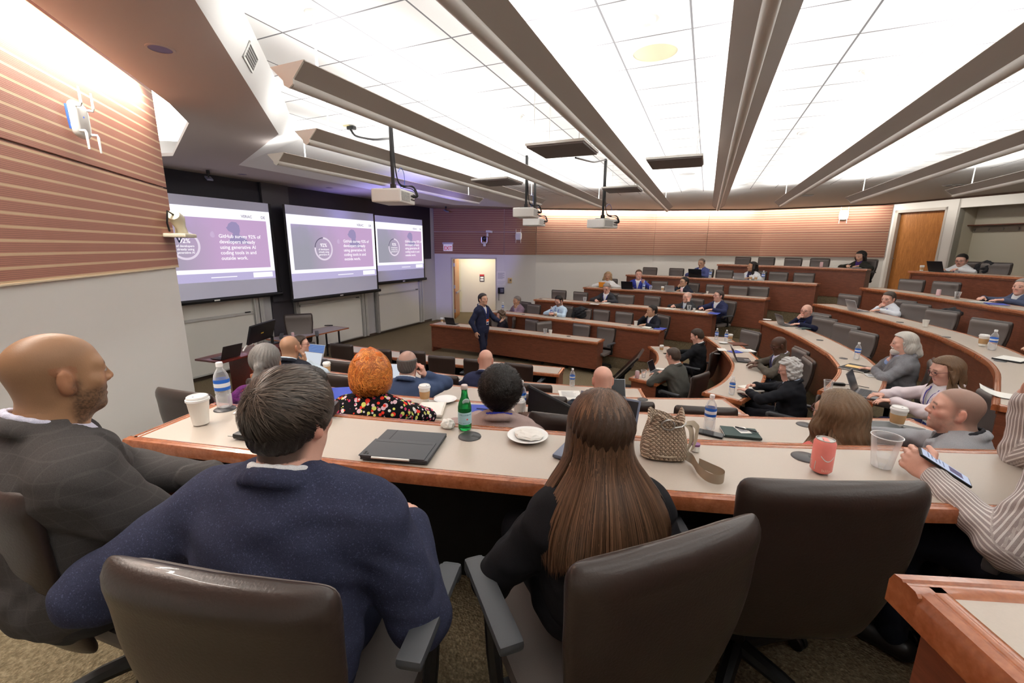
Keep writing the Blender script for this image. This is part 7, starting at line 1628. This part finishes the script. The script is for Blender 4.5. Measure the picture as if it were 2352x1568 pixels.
# ---------------------------------------------------------------- lecturer's corner
MAH = m_wood('mahogany', (72, 24, 20), (118, 46, 36), .3, (2., 7., 7.), .4); MTOP = smat('table_grey_top', 150, 140, 150, .3)
c = [onz(p, 1.05)[:2] for p in ((453, 825), (505, 833), (582, 811), (640, 795))]
d = nrm(np.array([*(onz((615, 795), 1.05)[:2]-onz((480, 829), 1.05)[:2])])); nn = np.array([-d[1], d[0]]); m0 = onz((480, 828), 1.05)[:2]
t = thing('lectern_table', 'dark red wooden lectern table holding a laptop in front of the whiteboards', 'table', (m0[0], m0[1], 0), math.atan2(d[1], d[0]))
b = MB(); b.box((0, -.25, 1.02), (1.3, .3, 1.05), .006); obj('table_top', b, MAH, t, True); b = MB(); b.box((.5, -.2, 0), (1.2, .24, 1.02), .01); cab = obj('cabinet', b, MAH, t); b = MB(); b.box((.53, -.22, .06), (.84, -.2, .95)); b.box((.86, -.22, .06), (1.17, -.2, .95)); obj('cabinet_door', b, WOOD, cab); b = MB(); b.box((.6, -.235, .85), (.7, -.222, .865)); obj('pull', b, STEEL, cab)
lap = onz((530, 822), 1.055)
PROTOS['maclap'] = MAKE['maclap'](); o = PROTOS['maclap']; o.location = (lap[0], lap[1], 1.055); o.rotation_euler = (0, 0, math.atan2(d[1], d[0])+math.radians(178)); o['label'] = 'dark laptop with its lid back towards us on the lectern table'
for ch in o.children:
    pass
q = m0+d*.85+nn*.02; swag('white_cable', [np.array([*(q+d*a+nn*b_), 1.06+c_]) for a, b_, c_ in ((-.25, 0, 0), (-.15, .05, .06), (-.05, -.03, .1), (0, .06, .03), (.1, -.02, .05), (.25, .05, .01))], .012, WHITE, 'coiled white cable on the lectern table')
# monitor on an arm
q = m0+d*1.02; t = thing('monitor', 'black monitor on an arm tilted over the lectern table', 'monitor', (q[0], q[1], 1.05), math.atan2(d[1], d[0])+.15)
b = MB(); b.tube([(.25, .05, 0), (.25, .05, .12), (.1, .03, .22)], .025, 10); b.box((.15, -.04, 0), (.35, .14, .015)); obj('monitor_arm', b, BLACK, t, True); b = MB(); b.M = T(-.05, 0, .27) @ RXm(.35) @ RYm(-.06); b.box((-.29, -.02, -.17), (.29, .02, .17), .008); hd = obj('monitor_back', b, LDARK, t, True); b = MB(); b.M = T(-.05, 0, .27) @ RXm(.35) @ RYm(-.06); b.box((-.28, .021, -.16), (.28, .022, .16)); obj('display', b, SCROFF, hd); b = MB(); b.M = T(-.05, 0, .27) @ RXm(.35) @ RYm(-.06); b.box((-.03, -.0215, -.02), (.03, -.02, .0)); obj('maker_mark', b, smat('mark_yellow', 200, 170, 60, .5), hd)
# folding table
a0, a1 = onz((655, 783), .74)[:2], onz((800, 752), .74)[:2]; d2 = nrm(a1-a0); t = thing('folding_table', 'grey topped folding table with black legs under the middle screen', 'table', (a0[0], a0[1], 0), math.atan2(d2[1], d2[0])); L2 = np.linalg.norm(a1-a0)
b = MB(); b.box((0, 0, .715), (L2, .6, .735)); obj('table_top', b, MTOP, t); b = MB(); b.box((-.012, -.012, .71), (L2+.012, .0, .738)); b.box((-.012, .6, .71), (L2+.012, .612, .738)); b.box((-.012, -.012, .71), (0, .612, .738)); b.box((L2, -.012, .71), (L2+.012, .612, .738)); obj('edge_trim', b, TRIM, t)
for x in (.25, L2-.25):
    for y in (.08, .52): b = MB(); b.tube([(x, y, .04), (x, y, .71)], .022, 8); b.cyl((x, y, 0), .03, .05, 10); obj('leg', b, BLACK, t, True)
    b = MB(); b.tube([(x, .08, .3), (x, .52, .3)], .014, 6); obj('cross_bar', b, BLACK, t, True)
PROTOS['can2'] = dup(PROTOS['can'], onz((673, 775), .745), 0, 'pale drink can on the folding table', 'pale drink cans')
q = onz((755, 748), .745); t = thing('remote_control', 'small black remote on the folding table', 'remote', q, .6); b = MB(); b.box((-.1, -.03, 0), (.1, .03, .02), .006); obj('remote_body', b, BLACK, t, True); b = MB(); b.box((-.06, -.018, .02), (.06, .018, .022)); obj('buttons_pad', b, DGREY, t)
# leaning display in the well
p0, p1, p2 = onz((1395, 893), .22), onz((1432, 888), .22), None
q = onz((1384, 893), .2); t = thing('floor_display', 'large black display panel leaning back on a low cart in the room centre', 'display', (q[0], q[1], 0), .0)
MD = T(0, 0, .16) @ RYm(.70)
b = MB(); b.M = MD; b.box((-.02, 0, 0), (.03, .8, .92), .008); pn = obj('panel_body', b, LDARK, t, True); b = MB(); b.M = MD; b.box((-.0215, .02, .02), (-.0205, .78, .9)); obj('display', b, SCROFF, pn); b = MB(); b.M = MD; b.box((-.024, -.006, 0), (.0, .0, .92)); obj('frame_edge', b, STEEL, pn); b = MB(); b.M = MD; b.box((.03, .3, .3), (.09, .6, .62), .02); b.tube([(.08, .4, .3), (.12, .4, .1)], .03, 8); obj('wall_mount', b, BLACK, pn)
b = MB(); b.box((-.1, -.1, .06), (.5, .8, .1)); b.tube([(.25, .4, .1), (.3, .4, .45)], .04, 8); cr = obj('cart', b, BLACK, t, True)
for x in (-.06, .46):
    for y in (-.06, .76): b = MB(); b.M = T(x, y, .03) @ RYm(PI/2); b.lathe((0, 0, -.015), [(0, 0), (.03, 0), (.03, .03), (0, .03)], 14); obj('caster', b, BLACK, cr, True)
# ---------------------------------------------------------------- wall fittings
def wallframe(q, n, up=(0, 0, 1)):
    n = Vector(n).normalized(); z = Vector(up); x = z.cross(n).normalized(); return Matrix(((x.x, z.x, n.x, q[0]), (x.y, z.y, n.y, q[1]), (x.z, z.z, n.z, q[2]), (0, 0, 0, 1)))
def onwall(p, i, back=.035):
    a, b_ = WQ[i], WQ[i+1]; e = (b_-a)[:2]; e /= np.linalg.norm(e); n = np.array([e[1], -e[0]]);
    if np.dot(n, -a[:2]) < 0: n = -n
    A = a.copy(); A[:2] = A[:2]+n*back; return onplane(p, A, (*n, 0)), (*n, 0)
def router(q, n, s, label, cable=False):
    t = thing('wall_router', label, 'router', (0, 0, 0), 0, 'white wall routers with four antennas'); t.matrix_world = wallframe(q, n)
    bm = MB(); N = 28
    for z, f in ((.0, .94), (.012, 1.), (.03, .97), (.042, .86), (.046, .6)): bm.v += [(s*f*.5*math.copysign(abs(math.cos(2*PI*k/N))**.55, math.cos(2*PI*k/N)), s*f*.5*1.25*math.copysign(abs(math.sin(2*PI*k/N))**.55, math.sin(2*PI*k/N)), z) for k in range(N)]
    bm.f = [(j*N+k, j*N+(k+1) % N, (j+1)*N+(k+1) % N, (j+1)*N+k) for j in range(4) for k in range(N)]+[tuple(4*N+k for k in range(N))]; bm.mi = [0]*len(bm.f); obj('router_body', bm, WHITE, t, True)
    for sx in (-1, 1):
        for sy in (-1, 1):
            x = sx*s*.33; y = sy*s*.42; b = MB(); b.tube([(x, y, .03), (x+sx*s*.05, y, .075), (x+sx*s*.05, y+sy*s*.1, .08)], .009, 8); b.tube([(x+sx*s*.05, y+sy*s*.08, .08), (x+sx*s*.055, y+sy*s*.62, .08)], [.0095, .007], 8); obj('antenna', b, WHITE, t, True)
    b = MB(); b.cyl((0, s*.1, .046), .006, .002, 10); obj('status_light', b, m_emit('led_blue', (120, 150, 255), 1.), t)
    if cable: b = MB(); b.tube([(-s*.5, s*.4, .0), (-s*.53, 0, .004), (-s*.46, -s*.4, .002)], .007, 6); obj('blue_cable', b, BLUEC, t, True)
qa = onplane((175, 275), (*(A2+N45*.03), 0), (*N45, 0)); router(qa, (*N45, 0), .2, 'large white router with four antennas high on the slatted wall beside us', True)
q_, n_ = onwall((1191, 542), 1); router(q_, n_, .24, 'white router on the far slatted wall next to the camera'); q_, n_ = onwall((1938, 494), 4); router(q_, n_, .26, 'white router on the far slatted wall near the wooden door')
# exit sign
q_, n_ = onwall((1029, 567), 0, .05); t = thing('exit_sign', 'white sign with red EXIT letters above the open doorway', 'sign'); t.matrix_world = wallframe(q_, n_); b = MB(); b.box((-.17, -.15, 0), (.17, .1, .04), .005); obj('sign_panel', b, smat('sign_white', 236, 232, 240, .5, emit=(.8, .75, .85), es=.25), t); b = MB(); b.box((-.2, .1, -.02), (.2, .17, .06), .006); obj('sign_canopy', b, smat('sign_top', 206, 206, 220, .5), t)
b = MB(); b.text('EXIT', .2, T(-.145, -.11, .042), 0, sx=.72); obj('letters', b, m_emit('exit_red', (190, 20, 60), .7), t)
# camera cluster
q_, n_ = onwall((1113, 548), 0, .05); t = thing('wall_camera', 'white ball camera on a wall bracket beside the exit sign', 'camera'); t.matrix_world = wallframe(q_, n_)
b = MB(); b.box((-.1, -.18, 0), (.1, -.14, .2), .01); b.box((-.05, -.28, .02), (.05, -.18, .12), .02); obj('bracket', b, WHITE, t, True); b = MB(); b.box((-.12, -.14, .05), (-.085, .06, .15), .008); b.box((.085, -.14, .05), (.12, .06, .15), .008); obj('yoke', b, STEEL, t); b = MB(); b.ell((0, 0, .1), (.085, .09, .085)); hd = obj('camera_ball', b, LDARK, t, True); b = MB(); b.M = T(0, 0, .17); b.cyl((0, 0, 0), .04, .03, 16); obj('lens', b, BLACK, hd, True); b = MB(); b.box((.08, .08, .03), (.15, .2, .12), .01); b.box((.06, .22, .03), (.22, .3, .13), .01); b.tube([(.14, .26, .08), (.3, .24, .12)], .04, 10); obj('second_camera', b, WHITE, t, True)
q = np.array([*(A2+D45*-.02+N45*.06), 0]); pq = onplane((408, 525), (*(A2+N45*.1), 0), (*N45, 0)); t = thing('wall_camera', 'beige camera on an arm at the edge of the near slatted wall', 'camera', pq, math.atan2(D45[1], D45[0])+PI); t.location = tuple(pq)
b = MB(); b.box((-.12, -.1, -.09), (.22, .1, -.05), .012); obj('bracket', b, smat('camera_beige', 206, 198, 176, .5), t); b = MB(); b.tube([(.1, 0, -.05), (.08, 0, .02), (.03, 0, .1), (-.06, 0, .14)], [.06, .05, .07, .055], 14); obj('camera_neck', b, smat('camera_beige', 0, 0, 0), t, True); b = MB(); b.tube([(-.06, 0, .14), (-.14, .02, .17), (-.16, .03, .05), (-.1, .04, -.03)], .009, 6); obj('cable', b, BLACK, t, True); b = MB(); b.tube([(.0, .02, -.09), (.05, .02, -.14), (.12, .02, -.09)], .006, 6); obj('lower_cable', b, BLUEC, t, True)
for px, l in (((477, 391), 'small dark camera hanging from the soffit above the first screen'), ((1024, 474), 'tiny dark camera hanging from the soffit near the exit')):
    q = onz(px, ZS-.01); t = thing('ceiling_camera', l, 'camera', q, 1.2); b = MB(); b.tube([(0, 0, 0), (0, 0, -.06)], .03, 10); b.tube([(0, 0, -.06), (0, 0, -.13)], .012, 8); obj('stem', b, BLACK, t, True); b = MB(); b.M = T(0, 0, -.14) @ RXm(.35); b.box((-.05, -.12, -.02), (.05, .1, .015), .008); obj('camera_body', b, smat('camera_silver', 120, 124, 150, .4), t, True)
# phone, notices, thermostat
def flat(px, i, w, h, label, cat, name, parts, back=.0):
    q_, n_ = onwall(px, i, back+.004); t = thing(name, label, cat); t.matrix_world = wallframe(q_, n_); b = MB(); b.box((-w/2, -h/2, 0), (w/2, h/2, .006)); obj('panel', b, parts, t); return t
def lines(t, w, h, n, m, z=.0065):
    b = MB()
    for i in range(n): y = h*.32-i*h*.66/n; b.box((-w*.38, y, z), (w*(.38-.2*(i % 3 == 2)), y+h*.018, z+.0005))
    obj('printed_line', b, m, t)
INK = smat('ink_dark', 70, 70, 90, .8)
t = flat((1151, 634), 0, .34, .36, 'white printed notice on the wall post above the wall phone', 'notice', 'paper_notice', PAPER); lines(t, .34, .36, 9, INK); t = flat((1151, 651), 0, .34, .14, 'small white notice just above the wall phone', 'notice', 'paper_notice', PAPER); lines(t, .34, .16, 3, INK)
q_, n_ = onwall((1151, 667), 0, .01); t = thing('wall_phone', 'dark wall telephone with coiled cord beside the doorway', 'telephone'); t.matrix_world = wallframe(q_, n_); b = MB(); b.box((-.12, -.12, 0), (.12, .12, .05), .012); obj('phone_base', b, smat('phone_navy', 40, 42, 62, .4), t, True); b = MB(); b.tube([(-.09, .11, .08), (-.09, -.11, .08)], .035, 10); obj('handset', b, BLACK, t, True); b = MB(); b.tube([(-.09+.02*math.cos(a*1.0), -.12-.0065*a, .06+.02*math.sin(a)) for a in np.linspace(0, 40, 120)], .006, 5); obj('coiled_cord', b, BLACK, t, True); b = MB()
for i in range(3):
    for j in range(4): b.box((-.02+i*.04, .05-j*.035, .05), (.005+i*.04, .07-j*.035, .055))
obj('keypad_button', b, smat('phone_keys', 150, 156, 180, .5), t)
q_, n_ = onwall((1171, 644), 1, .01); t = thing('thermostat', 'small tan thermostat on the pale wall right of the phone', 'thermostat'); t.matrix_world = wallframe(q_, n_); b = MB(); b.box((-.08, -.1, 0), (.08, .1, .04), .01); obj('case', b, smat('tan_plastic', 212, 186, 134, .5), t, True); b = MB(); b.box((-.0, -.02, .04), (.06, .05, .045)); obj('dial', b, smat('tan_dark', 120, 96, 70, .5), t)
q_ = onR((2196, 543), .74); t = thing('thermostat', 'small yellow thermostat on the alcove wall below the coat rail', 'thermostat'); t.matrix_world = wallframe(q_, (*nR, 0)); b = MB(); b.box((-.06, -.06, 0), (.06, .06, .04), .01); obj('case', b, smat('yellow_plastic', 206, 190, 110, .5), t, True); b = MB(); b.box((-.03, -.03, .04), (.03, .03, .05)); obj('dial', b, smat('tan_dark', 0, 0, 0), t)
# seen through the doorway
qc = lambda p: onplane(p, (*(CORR[0]+CORR[1]*2.09), 0), (*-CORR[1], 0))
q = qc((1107, 638)); t = thing('fire_notice', 'red topped fire notice on the corridor wall', 'notice'); t.matrix_world = wallframe(q, (*-CORR[1], 0)); b = MB(); b.box((-.1, -.15, 0), (.1, .15, .01)); obj('panel', b, smat('notice_dark', 60, 58, 56, .5), t); b = MB(); b.box((-.1, .08, .01), (.1, .15, .014)); obj('header', b, smat('notice_red', 190, 50, 50, .5), t); b = MB(); b.box((-.07, -.02, .01), (.07, .05, .014)); b.box((-.07, -.12, .01), (.07, -.05, .014)); obj('picture', b, PAPER, t)
q = onz((1120, 715), 0)[:2]+CORR[1]*.6; t = thing('serving_cart', 'brown serving cart with crossed legs in the corridor', 'cart', (q[0], q[1], 0), math.atan2(CORR[2][1], CORR[2][0])); b = MB(); b.box((-.35, -.2, .85), (.35, .2, .92), .02); obj('tray', b, smat('cart_brown', 70, 48, 40, .5), t)
for s in (-1, 1):
    b = MB(); b.tube([(-.3*s, -.18, .03), (.3*s, -.18, .86)], .016, 6); b.tube([(-.3*s, .18, .03), (.3*s, .18, .86)], .016, 6); obj('crossed_leg', b, BLACK, t, True)
dup(PROTOS['tumbler'], (q[0], q[1], .921), 0, 'white cup on the corridor serving cart', GRP['tumbler'])
q = onz((1090, 712), 0)[:2]+CORR[1]*.9; t = thing('trash_bin', 'narrow wooden and steel bin in the corridor', 'bin', (q[0], q[1], 0)); b = MB(); b.box((-.1, -.1, 0), (.1, .1, .95), .01); obj('bin_body', b, smat('bin_brown', 110, 74, 54, .5), t); b = MB(); b.box((-.102, -.102, .55), (.102, .102, .7)); obj('band', b, BLACK, t)
# coats on chairs
def coat(px, k, sec, label, w=.36):
    q, n = row_point(sec, k, px, .86); t = thing('jacket', label, 'jacket', (q[0], q[1], FL[k-1]), math.atan2(n[0], -n[1])); S = Sdf(); S.chain([(-w/2, .02, .93), (0, .0, .955), (w/2, .02, .92)], [.045, .05, .04], .03); S.ell((0, .07, .82), (w*.5, .03, .13), None, k=.04); S.cut(folds(.008, 1.4, px[0])); me, V = S.mesh('coat_body', .012, smat('coat_black', 24, 24, 28, .8)); obj('coat_body', me, None, t); S = Sdf(); S.chain([(w/2, .04, .9), (w/2+.02, .06, .75), (w/2-.02, .06, .62)], [.045, .04, .035], .02); me, V = S.mesh('sleeve', .012, MATS['coat_black']); obj('sleeve', me, None, t)
coat((1335, 722), 2, 'far', 'dark coat bunched over a chair by the bearded man in light blue'); coat((2190, 708), 4, 'mid', 'black puffy coat over a chair on the fourth centre tier'); coat((2266, 606), 6, 'mid', 'dark jacket hanging on the chair beside the man in the white shirt', .24)
# ---------------------------------------------------------------- camera and light
cam = bpy.data.cameras.new('camera'); co = bpy.data.objects.new('camera', cam); C.objects.link(co)
M3 = Matrix(((RX[0], UX[0], -WX[0]), (RX[1], UX[1], -WX[1]), (RX[2], UX[2], -WX[2]))).to_4x4()
co.matrix_world = Matrix.Translation((0, 0, CAMZ)) @ M3
cam.sensor_fit = 'HORIZONTAL'; cam.sensor_width = 36; cam.lens = FPX/2352*36; cam.clip_start = .02
bpy.context.scene.camera = co
def area(name, loc, direction, sx, sy, power, col=(1, 1, 1), spread=180):
    l = bpy.data.lights.new(name, 'AREA'); l.shape = 'RECTANGLE'; l.size = sx; l.size_y = sy; l.energy = power; l.color = col; l.spread = math.radians(spread)
    o = bpy.data.objects.new(name, l); C.objects.link(o); o.location = loc
    o.rotation_euler = Vector(direction).to_track_quat('-Z', 'Y').to_euler(); return o
for x, y0, y1 in LIGHTS:
    area('fixture_lamp', (x, (y0+y1)/2, 4.03), (0, 0, 1), .22, y1-y0-.1, 11.8*(y1-y0), (1., .98, .95))
cw = A2+N45*.09+D45*2.6
o = area('slot_lamp', (0, 0, 0), (0, 0, -1), 4.6, .06, 190, (1., .96, .88)); zz = Vector((-N45[0]*.25, -N45[1]*.25, -1)).normalized(); xx = Vector((D45[0], D45[1], 0)).normalized(); yy = (-zz).cross(xx)
o.matrix_world = Matrix(((xx.x, yy.x, -zz.x, cw[0]), (xx.y, yy.y, -zz.y, cw[1]), (xx.z, yy.z, -zz.z, 4.26), (0, 0, 0, 1)))
for ci, (a, b) in enumerate(zip(fa, fa[1:])):
    m = (a+b)/2; d = (b-a); L = np.linalg.norm(d); n = np.array([-d[1], d[0]])/L
    o = area('cove_lamp', (*(m+n*.06), 4.2), (n[0], n[1], -1.), L-.1, .05, (28, 27, 20, 4)[ci]*L, (1., .94, .85))
    zz = Vector((n[0], n[1], -1.)).normalized(); xx = Vector((d[0]/L, d[1]/L, 0)); yy = (-zz).cross(xx)
    o.matrix_world = Matrix(((xx.x, yy.x, -zz.x, m[0]+n[0]*.06), (xx.y, yy.y, -zz.y, m[1]+n[1]*.06), (xx.z, yy.z, -zz.z, 4.2), (0, 0, 0, 1)))
gl = area('added_soffit_fill', (XF+.75, 9., 3.0), (-.05, 0, 1), .3, 8., 34, (.34, .3, 1.), 110)  # added unseen blue lamp, standing in for screen light on the soffit
for pj, tg, ew, ang in ((pj1, (XF+.6, 13.9, 3.2), 900, 34),):
    l = bpy.data.lights.new('projector_spill', 'SPOT'); l.energy = ew; l.color = (.32, .27, 1.); l.spot_size = math.radians(ang); l.spot_blend = .35; l.shadow_soft_size = .03
    o = bpy.data.objects.new('projector_spill', l); C.objects.link(o); p_ = Vector((pj[1][0]-.5, pj[1][1]+.1, pj[2]+.05)); o.location = p_; o.rotation_euler = (Vector(tg)-p_).to_track_quat('-Z', 'Y').to_euler()
cc = (dl[:2]+dr[:2])/2+nc*1.2; area('corridor_lamp', (*cc, 2.8), (0, 0, -1), 1.2, .8, 45, (1, .95, .82))
wd = bpy.data.worlds.new('world'); bpy.context.scene.world = wd; wd.use_nodes = True; wd.node_tree.nodes['Background'].inputs[0].default_value = (.6, .6, .62, 1); wd.node_tree.nodes['Background'].inputs[1].default_value = .05
sc = bpy.context.scene
sc.view_settings.view_transform = 'Standard'; sc.view_settings.look = 'None'; sc.view_settings.exposure = 0; sc.view_settings.gamma = 1
sc.cycles.max_bounces = 8; sc.cycles.diffuse_bounces = 4; sc.cycles.glossy_bounces = 3; sc.cycles.transmission_bounces = 6; sc.cycles.transparent_max_bounces = 8
sc.cycles.caustics_reflective = False; sc.cycles.caustics_refractive = False; sc.cycles.sample_clamp_indirect = 6
sc.cycles.use_denoising = True
